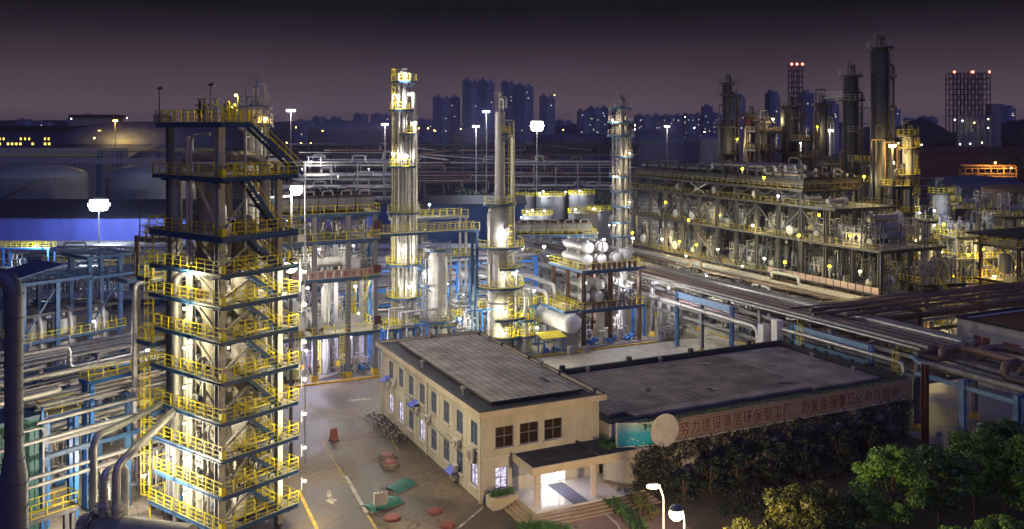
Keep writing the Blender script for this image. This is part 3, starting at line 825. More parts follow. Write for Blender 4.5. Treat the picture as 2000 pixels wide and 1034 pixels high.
# lattice chimney and the lattice cooling structure with silos
M['lattice'] = mat('lattice_steel', (.13, .11, .14), .6, .2, .2, .1)
def lattice_tower(label, px0, px1, ptop, pbot, Y, floors, bays, dep, lights, name, w=.5, cat='tower'):
    x0, x1, z0, z1 = wx(px0, Y), wx(px1, Y), wz(pbot, Y), wz(ptop, Y); cx = (x0+x1)/2; hw = (x1-x0)/2
    t = thing(name, label, cat, (cx, Y, 0), 0)
    for y in (0, dep):
        m = MB()
        for i in range(bays+1):
            x = -hw+2*hw*i/bays; m.beam((x, y, 0), (x, y, z1), w)
        for k in range(floors+1):
            z = z0+(z1-z0)*k/floors; m.beam((-hw, y, z), (hw, y, z), w)
        for k in range(floors):
            for i in range(bays):
                if (i+k) % 2 == 0: m.beam((-hw+2*hw*i/bays, y, z0+(z1-z0)*k/floors), (-hw+2*hw*(i+1)/bays, y, z0+(z1-z0)*(k+1)/floors), w*.5)
        m.obj('lattice_face', M['lattice'], t)
    m = MB()
    for k in range(floors+1):
        z = z0+(z1-z0)*k/floors
        for x in (-hw, hw): m.beam((x, 0, z), (x, dep, z), w*.8)
    m.obj('side_tie', M['lattice'], t)
    for x in lights: MB().ball((x*hw, -.3, z1+.9), .9, 8, 5).obj('warning_light', glow((1, .12, .06), 14), t)
    return t
t = lattice_tower('lattice chimney frame with red lights on top, behind the dark columns', 1546, 1567, 128, 192, 700, 6, 2, 8, (-1, 0, 1), 'lattice_chimney', .75)
MB().lathe([(3.0, 0), (3.0, wz(190, 700))], 14, (0, 4, 0)).obj('flue', M['dull'], t)
Y = 760
t = lattice_tower('tall wide lattice structure with red warning lights on the right skyline', 1863, 1934, 143, 226, Y, 8, 10, 14, (-.98, 0, .05, .95), 'cooling_structure', .6, 'structure')
x0 = wx(1863, Y); zt = wz(226, Y)
for i in range(6):
    s = tag(MB().lathe([(2.6, 0), (2.6, zt-1), (0, zt+.4)], 14).obj('silo', M['tank'], None, (wx(1868+i*11.6, Y), Y-5, 0)), f'{ORD[i]} pale silo from the left under the tall lattice structure', 'silo', 'silos under the lattice structure')
t = thing('silo_house', 'pale stair tower standing right of the silos on the skyline', 'building', (wx(1946, Y), Y, 0))
MB().box(-4, 4, 0, 10, 0, wz(205, Y)).obj('wall', M['tank'], t); MB().box(-4.3, 4.3, -.3, 10.3, wz(205, Y), wz(205, Y)+.8).obj('roof', M['concrete'], t)
# ---------------------------------------------------------------- office and wing
M['plaster'] = mat('beige_plaster', (.5, .45, .35), .85, 0, .3, .45, .1, streak=True)
M['cornice'] = mat('tan_cornice', (.5, .42, .3), .8, 0, .2, .6, .1)
M['roofing'] = mat('bitumen_roofing', (.035, .036, .045), .8, 0, .45, .7, .3)
M['pavers'] = tiles('roof_pavers', (.43, .37, .32), (.33, .285, .25), (.09, .08, .075), .8, .045, .85, .45)
M['pavers2'] = tiles('dark_roof_pavers', (.27, .2, .16), (.18, .135, .11), (.34, .3, .27), .95, .06, .85, .5)
M['pavers3'] = tiles('worn_roof_pavers', (.46, .37, .3), (.39, .31, .255), (.17, .145, .13), .5, .02, .85, .5)
M['frame'] = mat('window_frame', (.2, .2, .24), .5, 0, .2, 2)
M['sill'] = mat('white_sill', (.6, .55, .46), .7, 0, .2, 2)
M['gutter'] = mat('white_downpipe', (.62, .58, .5), .55, 0, .15, 1)
M['terrazzo'] = mat('polished_terrazzo', (.6, .56, .52), .12, 0, .12, 2)
M['step'] = mat('brown_stone_steps', (.3, .23, .16), .5, 0, .25, 1.2)
M['mat'] = mat('grey_door_mat', (.1, .1, .14), .95, 0, .2, 4)
M['column'] = mat('rendered_column', (.55, .46, .4), .7, 0, .12, 1)
m, t_, b_ = nt('sky_tinted_glass'); b_.inputs['Base Color'].default_value = (.1, .13, .22, 1); b_.inputs['Roughness'].default_value = .15; M['glass'] = m  # bluish base colour stands in for the reflected sky
m, t_, b_ = nt('bronze_glass'); b_.inputs['Base Color'].default_value = (.06, .04, .02, 1); b_.inputs['Roughness'].default_value = .05; b_.inputs['Metallic'].default_value = .5; M['bronze'] = m
def litmat(name, col, s):
    """a lit room behind a pane: blinds, dark furniture low down"""
    m, t, b = nt(name); N = t.nodes; L = t.links
    tc = N.new('ShaderNodeTexCoord'); n = N.new('ShaderNodeTexNoise'); n.inputs['Scale'].default_value = 2.6; n.inputs['Detail'].default_value = 4
    r = N.new('ShaderNodeMapRange'); r.inputs[1].default_value = .35; r.inputs[2].default_value = .62; r.inputs[3].default_value = .25*s; r.inputs[4].default_value = s
    L.new(tc.outputs['Object'], n.inputs['Vector']); L.new(n.outputs['Fac'], r.inputs[0])
    b.inputs['Base Color'].default_value = (.1, .1, .1, 1); b.inputs['Emission Color'].default_value = (*col, 1); L.new(r.outputs[0], b.inputs['Emission Strength'])
    b.inputs['Roughness'].default_value = .1; m.cycles.emission_sampling = 'NONE'
    return m
M['lit'] = litmat('lit_window', (.8, .74, 1), 1.0)
M['lobby'] = litmat('lit_lobby', (.96, .96, .86), 6)
M['uplit'] = litmat('faint_lit_window', (1, .45, .12), .10)

ow, ol, oh = 12.25, 29.4, 7.9
of = thing('office_building', 'two storey beige office with paved flat roof and lit ground floor windows', 'building', B(0, 0), RB)
def wall_openings(m, a, b, z0, z1, ops, th=.3):
    """wall from a to b (plan) with rectangular openings (s0, s1, z0, z1)"""
    a = V(a); b = V(b); L = (b-a).length; d = (b-a)/L; n = V((-d.y, d.x, 0))*th
    ss = sorted({0, L, *[o[0] for o in ops], *[o[1] for o in ops]}); zs = sorted({z0, z1, *[o[2] for o in ops], *[o[3] for o in ops]})
    for s0, s1 in zip(ss, ss[1:]):
        run = None
        for za, zb in zip(zs, zs[1:]):
            hole = any(o[0]-1e-4 <= s0 and s1 <= o[1]+1e-4 and o[2]-1e-4 <= za and zb <= o[3]+1e-4 for o in ops)
            if not hole:
                run = (run[0], zb) if run else (za, zb)
            if hole or zb == zs[-1]:
                if run:
                    p = a+d*s0; q = a+d*s1
                    m.add([p+UP*run[0], q+UP*run[0], q+n+UP*run[0], p+n+UP*run[0], p+UP*run[1], q+UP*run[1], q+n+UP*run[1], p+n+UP*run[1]],
                          [(3, 2, 1, 0), (4, 5, 6, 7), (0, 1, 5, 4), (1, 2, 6, 5), (2, 3, 7, 6), (3, 0, 4, 7)])
                run = None
    return m
def window(parent, a, b, s0, s1, z0, z1, glass, bars=2, sill=True, trans=.62, lit=False):
    """a window in the wall a-b; inward normal is left of a-b"""
    a = V(a); b = V(b); d = (b-a).normalized(); n = V((-d.y, d.x, 0)); r = math.atan2(d.y, d.x)
    o = a+d*((s0+s1)/2)+n*.09+UP*z0; w = s1-s0; h = z1-z0
    f = MB(); f.box(-w/2, -w/2+.07, -.04, .04, 0, h); f.box(w/2-.07, w/2, -.04, .04, 0, h); f.box(-w/2+.07, w/2-.07, -.04, .04, 0, .07); f.box(-w/2+.07, w/2-.07, -.04, .04, h-.07, h)
    for i in range(1, bars): x = -w/2+w*i/bars; f.box(x-.03, x+.03, -.035, .035, .07, h-.07)
    f.box(-w/2+.07, w/2-.07, -.03, .03, h*trans-.03, h*trans+.03)
    f = f.obj('window', M['frame'], parent, o, r)
    MB().box(-w/2+.05, w/2-.05, .045, .06, .05, h-.05).obj('pane', M[glass], f)
    if sill: MB().box(-w/2-.12, w/2+.12, -.26, -.06, -.1, -.005).obj('sill', M['sill'], f)
wz_up, wz_lo = (4.85, 6.95), (1.1, 3.15)
long_c = [1.84, 5.25, 8.64, 12.1, 15.5, 18.96, 22.3, 25.8]
A_, Bq = (0, ol), (0, 0)          # west wall runs from the far end to the near corner; inward is +x
lits = {0: 'lit', 4: 'lit', 6: 'lit', 7: 'lit'}
ops = []; wins = []
for i, c_ in enumerate(long_c):
    s = ol-c_
    for (za, zb), lo in ((wz_up, 0), (wz_lo, 1)):
        ops.append((s-.75, s+.75, za, zb)); wins.append(((0, ol, 0), (0, 0, 0), s-.75, s+.75, za, zb, lits.get(i, 'glass') if lo else 'glass'))
wm = wall_openings(MB(), (0, ol, 0), (0, 0, 0), 0, oh, ops)
wm.obj('side_wall', M['plaster'], of)
fo = [(1.27, 3.13, 4.8, 6.75), (3.75, 5.7, 4.8, 6.75), (6.3, 8.2, 4.8, 6.75), (1.27, 2.5, 1.15, 3.1), (6.0, 8.6, .75, 3.1), (10.3, 11.3, 2.3, 2.9)]
wall_openings(MB(), (.3, 0, 0), (ow, 0, 0), 0, oh, [(a-.3, b-.3, c_, d_) for a, b, c_, d_ in fo]).obj('front_wall', M['plaster'], of)
MB().box(.305, ow, ol-.3, ol, 0, oh).obj('rear_wall', M['plaster'], of)
MB().box(ow-.3, ow, .305, ol-.305, 0, oh).obj('party_wall', M['plaster'], of)
for a, b, s0, s1, za, zb, g in wins: window(of, a, b, s0, s1, za, zb, g, 2)
for i in range(3): window(of, (0, 0, 0), (ow, 0, 0), *fo[i], 'bronze', 2, trans=.55)
window(of, (0, 0, 0), (ow, 0, 0), *fo[3], 'lit', 2, trans=.5)
window(of, (0, 0, 0), (ow, 0, 0), *fo[5], 'glass', 2, sill=False)
MB().box(.35, ow-.35, .35, ol-.35, 3.5, 3.7).box(.35, ow-.35, .35, ol-.35, .02, .1).obj('floor_slab', M['concrete'], of)
# trims
MB().box(-.03, -.004, .1, ol-.1, 3.95, 4.05).obj('wall_band', M['sill'], of)
MB().box(.0, ow, -.03, -.004, 3.95, 4.05).obj('wall_band', M['sill'], of)
k = MB()
for c_ in (3.5, 6.9, 10.4, 13.8, 17.2, 20.6, 24.0): k.box(-.025, -.004, c_-.02, c_+.02, 0, oh-.2)
k.obj('wall_joint', M['dull_pipe'], of)
for y in (.35, 13.9, ol-.5): MB().tube((-.12, y, 0), (-.12, y, oh-.1), .07, 8).obj('downpipe', M['gutter'], of)
k = MB(); o_ = .55
k.box(-o_, ow+o_, -o_, -.25, oh, oh+.55); k.box(-o_, ow+o_, ol+.25, ol+o_, oh, oh+.55); k.box(-o_, -.25, -.25, ol+.25, oh, oh+.55); k.box(ow+.25, ow+o_, -.25, ol+.25, oh, oh+.55)
k.obj('cornice', M['cornice'], of)
k = MB(); k.box(-.25, ow+.25, -.25, ol+.25, oh+.02, oh+.3)
k.box(-o_+.03, -.3, -.3, ol+.3, oh+.55, oh+.58); k.box(-o_+.03, ow+o_-.03, -o_+.03, -.3, oh+.553, oh+.583); k.box(-o_+.03, ow+o_-.03, ol+.3, ol+o_-.03, oh+.553, oh+.583); k.box(ow+.3, ow+o_-.03, -.3, ol+.3, oh+.55, oh+.58)
rf = k.obj('roof', M['roofing'], of)
for y in (1, 8, 15, 22, 28.5): MB().box(ow+.12, ow+.45, y, y+.35, oh+.3, oh+.72).obj('roof_post', M['roofing'], rf)
MB().box(1.6, ow-.8, 1.6, ol-1.6, 0, .22).obj('paving', M['pavers'], rf, (0, 0, oh+.46))
k = MB()
for i in range(24): k.box(1.7+i*.4, 1.85+i*.4, 1.62, 1.8, oh+.3, oh+.46)
for i in range(64): k.box(1.62, 1.8, 1.7+i*.4, 1.85+i*.4, oh+.3, oh+.46)
k.obj('paving_foot', M['roofing'], rf)
# entrance doors
dr = MB()
for x in (6.0, 6.65, 7.3, 7.95, 8.55): dr.box(x, x+.05, .14, .22, .75, 3.1)
dr.box(6.05, 8.55, .15, .21, 2.35, 2.42); dr.box(6.05, 8.55, .15, .21, 3.04, 3.1); dr.box(6.05, 8.55, .15, .21, .75, .8)
d = dr.obj('entrance_door', M['silver_pipe'], of)
MB().box(6.06, 8.54, .24, .26, .8, 3.04).obj('pane', M['lobby'], d)
MB().tube((7.22, .05, 1.3), (7.22, .05, 2.2), .025, 6).obj('handle', M['silver_pipe'], d)
# entrance porch
pc = thing('entrance_canopy', 'flat tan entrance canopy on two round columns over the lit office door', 'canopy', B(2.8, -4.5), RB)
MB().box(0, 11.2, 0, .14, 3.6, 4.3).box(0, .14, .14, 4.35, 3.6, 4.3).box(11.06, 11.2, .14, 4.35, 3.6, 4.3).obj('fascia', M['cornice'], pc)
MB().box(.15, 11.05, .15, 4.42, 3.65, 4.12).box(6.8, 7.0, .15, 4.4, 4.12, 4.34).obj('canopy_roof', M['roofing'], pc)
for x in (.55, 6.3): MB().lathe([(.3, .76), (.27, .8), (.27, 3.6)], 18, (x, .3, 0)).obj('column', M['column'], pc)
lamp('round ceiling lamp lighting the porch under the entrance canopy', B(7.2, -1.6, 3.32), 42, (.86, .8, 1), .14, arm=(0, .02, .1), cat='ceiling lamp', name='ceiling_lamp')
pl = thing('entrance_steps', 'brown stone steps and polished porch floor at the office entrance', 'steps', B(2.2, 0), RB)
MB().box(.55, 11.9, -5.2, -.02, 0, .75).obj('porch_floor', M['terrazzo'], pl)
for i in range(5): 
    q = MB(); e = .38*(i+1); z = .75-.15*(i+.0)-.001*i
    q.box(.55-e, 11.9+e*.4, -5.2-e, -5.2-e+.38, 0, z-.15); q.box(.55-e, .55-e+.38, -5.2-e+.38, -1.7, 0, z-.15)
    if i < 5 and z-.15 > .05: 
        s_ = q.obj('step', M['step'], pl)
        MB().box(.55-e+.01, .55-e+.06, -5.2-e+.3, -1.75, z-.15, z-.146).obj('nosing', M['kerb'], s_)
tag(MB().box(-.8, .8, -5.0, -.1, 0, .012).obj('door_mat', M['mat'], None, B(7.3, -.1, .752), RB), 'long grey mat running from the office door across the porch', 'mat')
bd = thing('notice_board', 'grey ribbed board on the wall beside the office entrance canopy', 'board', B(3.0, -.04), RB)
MB().box(0, 1.5, -.06, 0, 2.0, 3.5).obj('board', M['concrete'], bd)
cu = thing('curved_wall', 'pale curved garden wall on the right of the porch', 'wall', B(14.2, -1.2), RB)
k = MB(); k.arc((.6, 0), 2.6, 2.85, 0, 4.1, 180, 300, 18); k.obj('wall', M['plaster'], cu); MB().arc((.6, 0), 2.86, 3.7, 0, .9, 195, 290, 18).obj('ledge', M['step'], cu)
pt = thing('planter', 'long stone planter of green plants by the office corner', 'planter', B(.25, -1.7), RB)
MB().box(0, 2.6, 0, 1.5, 0, .95).box(.1, 2.5, .1, 1.4, .95, .97).obj('trough', M['cornice'], pt)
M['lf_gr'] = leafmat('garden_leaf', (.03, .09, .02), (.08, .2, .04))
for i in range(4):
    o = leaf_mass('plant', [(0, 0, 0)], None, random.Random(i), 260, .16, None, .2).obj('garden_plant', M['lf_gr'], None, B(.7+i*.55, -.95, 1.15))
    tag(o, f'{ORD[i]} leafy green plant from the left in the stone planter', 'plant', 'plants in the stone planter')
# air conditioners on the long wall
def aircon(label, s, z, w=.9, h=.65, hood=False):
    t = thing('air_conditioner', label, 'air conditioner', B(0, s, z), RB, 'air conditioners on the office wall')
    MB().box(-.5, -.12, -w/2, w/2, 0, h).obj('casing', M['gutter'], t)
    MB().lathe([(h*.36, 0), (h*.38, .02), (h*.1, .03)], 14, (-.52, -w*.12, h*.5), Matrix.Rotation(-PI/2, 4, 'Y')).obj('fan_grille', M['dull_pipe'], t)
    k = MB()
    for y in (-w*.35, w*.35): k.beam((-.55, y, -.04), (-.02, y, -.04), .05); k.beam((-.5, y, -.05), (-.02, y, -.45), .04)
    k.obj('bracket', M['grey'], t)
    MB().path([(-.3, -w/2, .2), (-.3, -w/2-.2, .1), (-.06, -w/2-.25, .9), (-.02, -w/2-.25, 1.1)], .03, 6).obj('hose', M['black'], t)
    if hood: MB().add([(-1.0, -w/2-.2, h+.05), (-1.0, w/2+.2, h+.05), (-.05, w/2+.2, h+.5), (-.05, -w/2-.2, h+.5)], [(0, 1, 2, 3)]).beam((-1.0, -w/2-.2, h+.04), (-1.0, w/2+.2, h+.04), .05).obj('awning', M['tin'], t)
for a in (('large upright air conditioner unit nearest the office corner', 1.9, 3.25, 1.0, 1.35), ('air conditioner between the storeys, second from the office corner', 5.3, 3.55, 1.0, .8),
          ('small air conditioner above a blue awning low on the wall', 5.6, 1.2, .7, .6), ('air conditioner under a blue awning near the ground', 6.0, .3, 1.1, .7, True),
          ('air conditioner halfway along the office wall beside the downpipe', 13.2, 3.7, .9, .65), ('air conditioner under a blue awning, middle of the far half of the wall', 16.8, 3.75, 1.1, .6, True),
          ('air conditioner below the third upper window from the far end', 19.0, 3.9, .9, .7), ('air conditioner near the far end of the office wall', 24.2, 4.6, .8, .7), ('air conditioner under a blue awning at the far end of the wall', 26.4, 4.0, 1.0, .6, True)):
    aircon(*a)

# ---------------------------------------------------------------- long low wing with the lettered sign
wg = thing('wing_building', 'long low wing with dark paved roof joined to the office', 'building', B(12.9, -3.6), RB)
MB().box(4.4, 36.6, 0, .3, 0, 5.6).box(0, 36.6, 19.3, 19.6, 0, 5.6).box(36.3, 36.6, .305, 19.295, 0, 5.6).box(0, .3, 3.1, 19.295, 0, 5.6).box(0, 4.4, 2.8, 3.1, 0, 5.6).box(4.4, 4.7, .305, 2.795, 0, 5.6).obj('wall', M['plaster'], wg)
r_ = MB().box(0, 36.6, 2.8, 19.6, 5.6, 5.75).box(4.4, 36.6, 0, 2.8, 5.6, 5.75).box(-.1, 36.7, 19.4, 19.8, 5.5, 6.35).box(36.4, 36.8, -.1, 19.4, 5.5, 6.3).box(4.3, 36.4, -.1, .2, 5.5, 6.3).obj('roof', M['roofing'], wg)
MB().box(.9, 25.6, 4.4, 18.2, 5.76, 6.0).obj('paving', M['pavers2'], r_)
MB().box(2.9, 25.6, 2.9, 4.38, 5.76, 5.985).box(25.62, 35.2, 2.3, 18.2, 5.76, 5.985).obj('paving', M['pavers3'], r_)
for i in range(9): MB().box(36.45, 36.75, 1.5+i*2, 1.85+i*2, 6.3, 6.62).obj('roof_post', M['roofing'], r_)
for i in range(4): MB().box(4+i*9, 4.5+i*9, 19.35, 19.85, 6.35, 6.8).obj('roof_post', M['roofing'], r_)
rnd = random.Random(8)
# sign along the wing front
sg = thing('wing_sign', 'long tan sign board with dark red Chinese lettering along the wing front', 'sign', B(14.9, -4.1), RB)
M['signboard'] = mat('tan_sign_board', (.27, .2, .15), .6, 0, .4, .5)
M['letter'] = mat('red_sign_letter', (.14, .05, .042), .5, 0, .2, 2)
M['outline'] = mat('pale_letter_edge', (.5, .36, .26), .5, 0, .1, 2)
MB().box(2.3, 35, 0, .12, 4.25, 6.35).obj('board', M['signboard'], sg)
MB().box(2.3, 35, -.04, -.003, 4.18, 4.25).box(35, 35.08, -.04, .12, 4.18, 6.4).obj('border', M['sill'], sg)
for x in (5.5, 12.6, 19.5, 26.5, 33): MB().box(x, x+.1, .0, .1, 0, 4.16).obj('post', M['dull_pipe'], sg)
txt = '努力建设清洁环保型工厂 为美丽丽潇石化助力加油'
x = 4.3; cw_ = 1.27
for i, ch in enumerate(txt):
    if ch == ' ': x += 1.15; continue
    glyph(ch, 1.46, M['outline'], sg, (x, -.012, 5.33), 0, .80, .016); x += cw_
_gl.clear(); x = 4.3
for i, ch in enumerate(txt):
    if ch == ' ': x += 1.15; continue
    glyph(ch, 1.36, M['letter'], sg, (x, -.035, 5.33), 0, .80, .004); x += cw_
_gl.clear()
# curved sea picture and moon disc at the left end of the sign
sp = thing('curved_sign', 'curved blue panel with white border at the left end of the lettered sign', 'sign', B(14.9, -4.1), RB)
m, t_, b_ = nt('sea_blue_print'); N = t_.nodes; L = t_.links
tc = N.new('ShaderNodeTexCoord'); sx = N.new('ShaderNodeSeparateXYZ'); mr = N.new('ShaderNodeMapRange'); mr.inputs[1].default_value = 4.3; mr.inputs[2].default_value = 6.2
rp = N.new('ShaderNodeValToRGB'); rp.color_ramp.elements[0].color = (.01, .32, .42, 1); rp.color_ramp.elements[1].color = (.35, .5, .52, 1); rp.color_ramp.elements.new(.55).color = (.03, .36, .5, 1)
L.new(tc.outputs['Object'], sx.inputs[0]); L.new(sx.outputs[2], mr.inputs[0]); L.new(mr.outputs[0], rp.inputs[0]); L.new(rp.outputs[0], b_.inputs['Base Color']); M['sea'] = m
def bend(z0, z1, off, th, x0=-2.5, x1=2.3, n=14):
    m = MB(); vs = []
    for i in range(n+1):
        q = i/n; x = x0+(x1-x0)*q; y = 1.15*(1-q)**1.8+off
        for yy, z in ((y, z0), (y, z1), (y+th, z1), (y+th, z0)): vs.append((x, yy, z))
    fs = []
    for i in range(n):
        o = i*4; fs += [(o, o+4, o+5, o+1), (o+1, o+5, o+6, o+2), (o+2, o+6, o+7, o+3), (o+3, o+7, o+4, o)]
    fs += [(0, 1, 2, 3), (n*4+3, n*4+2, n*4+1, n*4)]
    return m.add(vs, fs)
bend(4.25, 6.35, 0, .1).obj('picture', M['sea'], sp)
bend(4.17, 4.25, -.03, .14).obj('border', M['sill'], sp); bend(6.35, 6.43, -.03, .14, x1=.9).obj('border', M['sill'], sp)
MB().box(-2.56, -2.48, 1.1, 1.3, 4.17, 6.43).obj('border', M['sill'], sp)
for (q, z) in ((.12, 5.3), (.3, 4.9), (.2, 4.7), (.38, 4.75), (.26, 5.0), (.5, 4.5)):
    xx = -2.5+4.8*q; MB().lathe([(.07, 0), (.06, .02), (0, .025)], 10, (xx, 1.15*(1-q)**1.8-.03, z), Matrix.Rotation(PI/2, 4, 'X')).obj('printed_dot', M['white'], sp)
M['moon'] = mat('moon_print', (.5, .42, .37), .7, 0, .28, .35)
mo = thing('moon_disc', 'large round pale moon panel on the sign at its left end', 'sign', B(14.9, -4.1), RB)
X = Matrix.Rotation(PI/2, 4, 'X')
MB().lathe([(1.5, 0), (1.5, .14), (1.44, .16), (0, .17)], 36, (1.95, .0, 5.5), X).obj('disc', M['moon'], mo)
MB().lathe([(1.5, .1), (1.56, .1), (1.56, .18), (1.5, .18)], 36, (1.95, .0, 5.5), X).obj('rim', M['sill'], mo)

# small things on the two flat roofs and on the office wall
def vent(label, x, y, z, h=.7, r=.16):
    t = thing('roof_vent', label, 'roof vent', B(x, y, z), RB, 'vents on the flat roofs')
    MB().tube((0, 0, 0), (0, 0, h), r, 10).obj('pipe', M['dull_pipe'], t); MB().lathe([(r*1.9, h-.08), (r*1.7, h+.1), (0, h+.22)], 10).obj('cowl', M['grey'], t)
for i, (x, y) in enumerate(((.7, 6), (.6, 17), (11.8, 11), (11.7, 24), (6, 29.0))): vent(f'{ORD[i]} small capped vent pipe standing on the office roof edge', x, y, oh+.3)
for i, (x, y) in enumerate(((47.6, 2), (48.1, 9), (30, 15.0), (20, 15.1))): vent(f'{ORD[i]} small capped vent pipe standing on the wing roof edge', x, y, 5.75, .6)
for i, (x, y, a, b, z) in enumerate(((9.5, 6, .5, 1.6, oh+.7), (4, 20, .9, .5, oh+.7), (22, 6, 1.2, .5, 6.01), (34, 12, .5, 1.8, 6.01), (28, 3, 1.0, .4, 6.01), (41, 8, .6, .6, 6.0), (37, 1.5, 1.5, .5, 6.0))):
    tag(MB().box(-a/2, a/2, -b/2, b/2, 0, .05).obj('loose_slab', M['concrete' if i % 2 else 'roofing'], None, B(x, y, z), RB+.4*i), ('pale' if i % 2 else 'dark')+f' loose slab lying on the {"office" if i < 2 else "wing"} roof pavers, {ORD[i]} from the office end', 'slab')
tag(MB().path([(0, 0, 0), (0, 9, .02), (.15, 16, 0), (0, 26, 0)], .05, 6, .1).obj('roof_conduit', M['gutter'], None, B(12.0, 1.2, oh+.36), RB), 'thin pale conduit running along the right edge of the office roof', 'conduit')
tag(MB().path([(0, 0, 0), (9, .1, .02), (20, 0, 0), (33, .1, 0)], .05, 6, .1).obj('roof_conduit', M['gutter'], None, B(14, 15.1, 5.8), RB), 'thin pale conduit along the back edge of the wing roof', 'conduit')
for i, (y0, y1, z0, z1) in enumerate(((1.2, 8.4, 4.3, 3.9), (6.0, 14, 3.4, 3.75), (13.2, 21, 4.2, 4.5))):
    m = MB(); m.path([(-.05, y0+(y1-y0)*k/8, z0+(z1-z0)*k/8-.25*math.sin(PI*k/8)) for k in range(9)], .022, 5, .05)
    tag(m.obj('wall_cable', M['black'], None, B(0, 0), RB), f'{("near", "middle", "far")[i]} black cable sagging along the long office wall', 'cable')
# ---------------------------------------------------------------- yard in front of the office
def marking(name, pts, z, m, label, cat='road marking'):
    P = [V(p) for p in pts]; o = P[0].copy(); o.z = 0
    return tag(MB().add([(p.x-o.x, p.y-o.y, z) for p in P], [tuple(range(len(P)))]).obj(name, M[m], None, o), label, cat)
M['paint'] = wornmat('worn_white_paint', (.5, .46, .38), (.15, .115, .08))
M['ypaint'] = wornmat('worn_yellow_paint', (.42, .3, .05), (.15, .115, .08))
def arrow(px, py, ang, label, s=1.0):
    c = G(px, py); t = []
    for x, y in ((-1.6, -.22), (.5, -.22), (.5, -.6), (1.6, 0), (.5, .6), (.5, .22), (-1.6, .22)):
        t.append(c+V((x*s*math.cos(ang)-y*s*math.sin(ang), x*s*math.sin(ang)+y*s*math.cos(ang), 0)))
    marking('road_arrow', t, .012, 'paint', label)
arrow(645, 972, math.radians(-72), 'white painted arrow on the yard pointing towards the viewer, nearest one')
arrow(700, 781, math.radians(196), 'white painted arrow on the yard pointing left, near the process kerb')
arrow(590, 822, math.radians(60), 'white painted arrow on the yard beside the left tower', .8)
def line(pxs, w, m, label, z=.012):
    P = [G(*p) for p in pxs]; b = MB(); o = P[0]
    for a, c in zip(P, P[1:]):
        d = (c-a).normalized(); n = V((-d.y, d.x, 0))*(w/2); e = UP*z
        b.add([a-o-n+e, c-o-n+e, c-o+n+e, a-o+n+e], [(0, 1, 2, 3)])
    return tag(b.obj('painted_line', M[m], None, o), label, 'road marking')
line([(630, 862), (655, 905), (690, 960), (735, 1034), (770, 1090)], .22, 'ypaint', 'worn yellow line curving down the middle of the yard')
line([(742, 812), (778, 881)], .16, 'ypaint', 'short yellow line beside the parked bicycles')
line([(945, 990), (890, 1036)], .2, 'paint', 'pale painted line running from the office corner across the yard')
line([(583, 958), (622, 1040)], .3, 'kerb', 'bright yellow line on the ground by the foot of the left tower', .016)
line([(728, 797), (752, 795), (750, 800), (727, 801)], .12, 'paint', 'small white painted box by the far end of the office wall')
k = MB(); P = [G(676, 932), G(690, 958), G(716, 1004)]
for a, b in zip(P, P[1:]): k.beam(a-P[0]+UP*.06, b-P[0]+UP*.06, .3, .14)
tag(k.obj('broken_kerb', M['concrete'], None, P[0]), 'short broken pale kerb stones along the yellow line', 'kerb')
# manhole domes
def manhole(px, py, label, z=0.0, r=.66, ringed=False):
    t = thing('manhole_cover', label, 'manhole', G(px, py), 0, 'round red manhole covers')
    if ringed: MB().lathe([(r*1.4, 0), (r*1.36, .38), (r*1.1, .42), (r*1.0, .35)], 24).obj('concrete_ring', M['ring'], t)
    q = .34 if ringed else .06
    MB().lathe([(r, q-.1), (r, q+.12), (r*.9, q+.2), (0, q+.26)], 24).obj('lid', M['red'], t)
manhole(757, 897, 'red domed lid on a concrete ring, farther of the touching pair in the yard', ringed=True)
manhole(763, 911, 'red domed lid on a concrete ring, nearer of the touching pair in the yard', ringed=True)
manhole(766, 1014, 'flat red round lid beside the green canopies', r=.72)
manhole(848, 1001, 'flat red round lid nearest the office wall')
manhole(873, 1028, 'flat red round lid at the bottom edge of the yard')
M['gcover'] = mat('green_plastic_cover', (.015, .11, .085), .35, 0, .25, 2)
def cover(px, py, rz, label, w=2.7, l=2.0):
    t = thing('pit_cover', label, 'pit cover', G(px, py), rz, 'green ribbed pit covers')
    n = 14; vs = []; m = MB()
    for i in range(n+1):
        x = -l/2+l*i/n; z = .12+.26*math.sin(PI*i/n)
        vs += [(x, -w/2, z), (x, w/2, z)]
    m.add(vs, [(2*i, 2*i+2, 2*i+3, 2*i+1) for i in range(n)], True).obj('cover', M['gcover'], t)
    r = MB()
    for j in range(6):
        y = -w/2+w*j/5
        for i in range(n): 
            x0 = -l/2+l*i/n; x1 = -l/2+l*(i+1)/n
            r.beam((x0, y, .14+.26*math.sin(PI*i/n)), (x1, y, .14+.26*math.sin(PI*(i+1)/n)), .09, .07)
    r.obj('rib', M['teal'], t); MB().box(-l/2-.1, l/2+.1, -w/2-.1, w/2+.1, 0, .12).obj('curb', M['ring'], t)
cover(780, 953, RB+PI/2+.5, 'green ribbed pit cover, farther of the two in the yard'); cover(746, 988, RB+PI/2+.3, 'green ribbed pit cover, nearer one behind the white control box', 3.2, 2.0)
t = thing('control_box', 'pale control cabinet on legs with three small motors on top, by the green covers', 'cabinet', G(743, 999), RB)
for x in (-.45, .45): MB().box(x-.05, x+.05, -.05, .05, 0, .6).obj('leg', M['grey'], t)
MB().box(-.6, .6, -.2, .2, .6, 1.7).obj('cabinet', M['cream'], t)
for x in (-.35, 0, .35): MB().lathe([(.09, 1.7), (.09, 2.2), (.05, 2.25), (.05, 2.4)], 8, (x, 0, 0)).obj('actuator', M['dull_pipe'], t)
t = thing('red_barrier', 'red plastic barrier board standing alone in the yard', 'barrier', G(652, 861), .6)
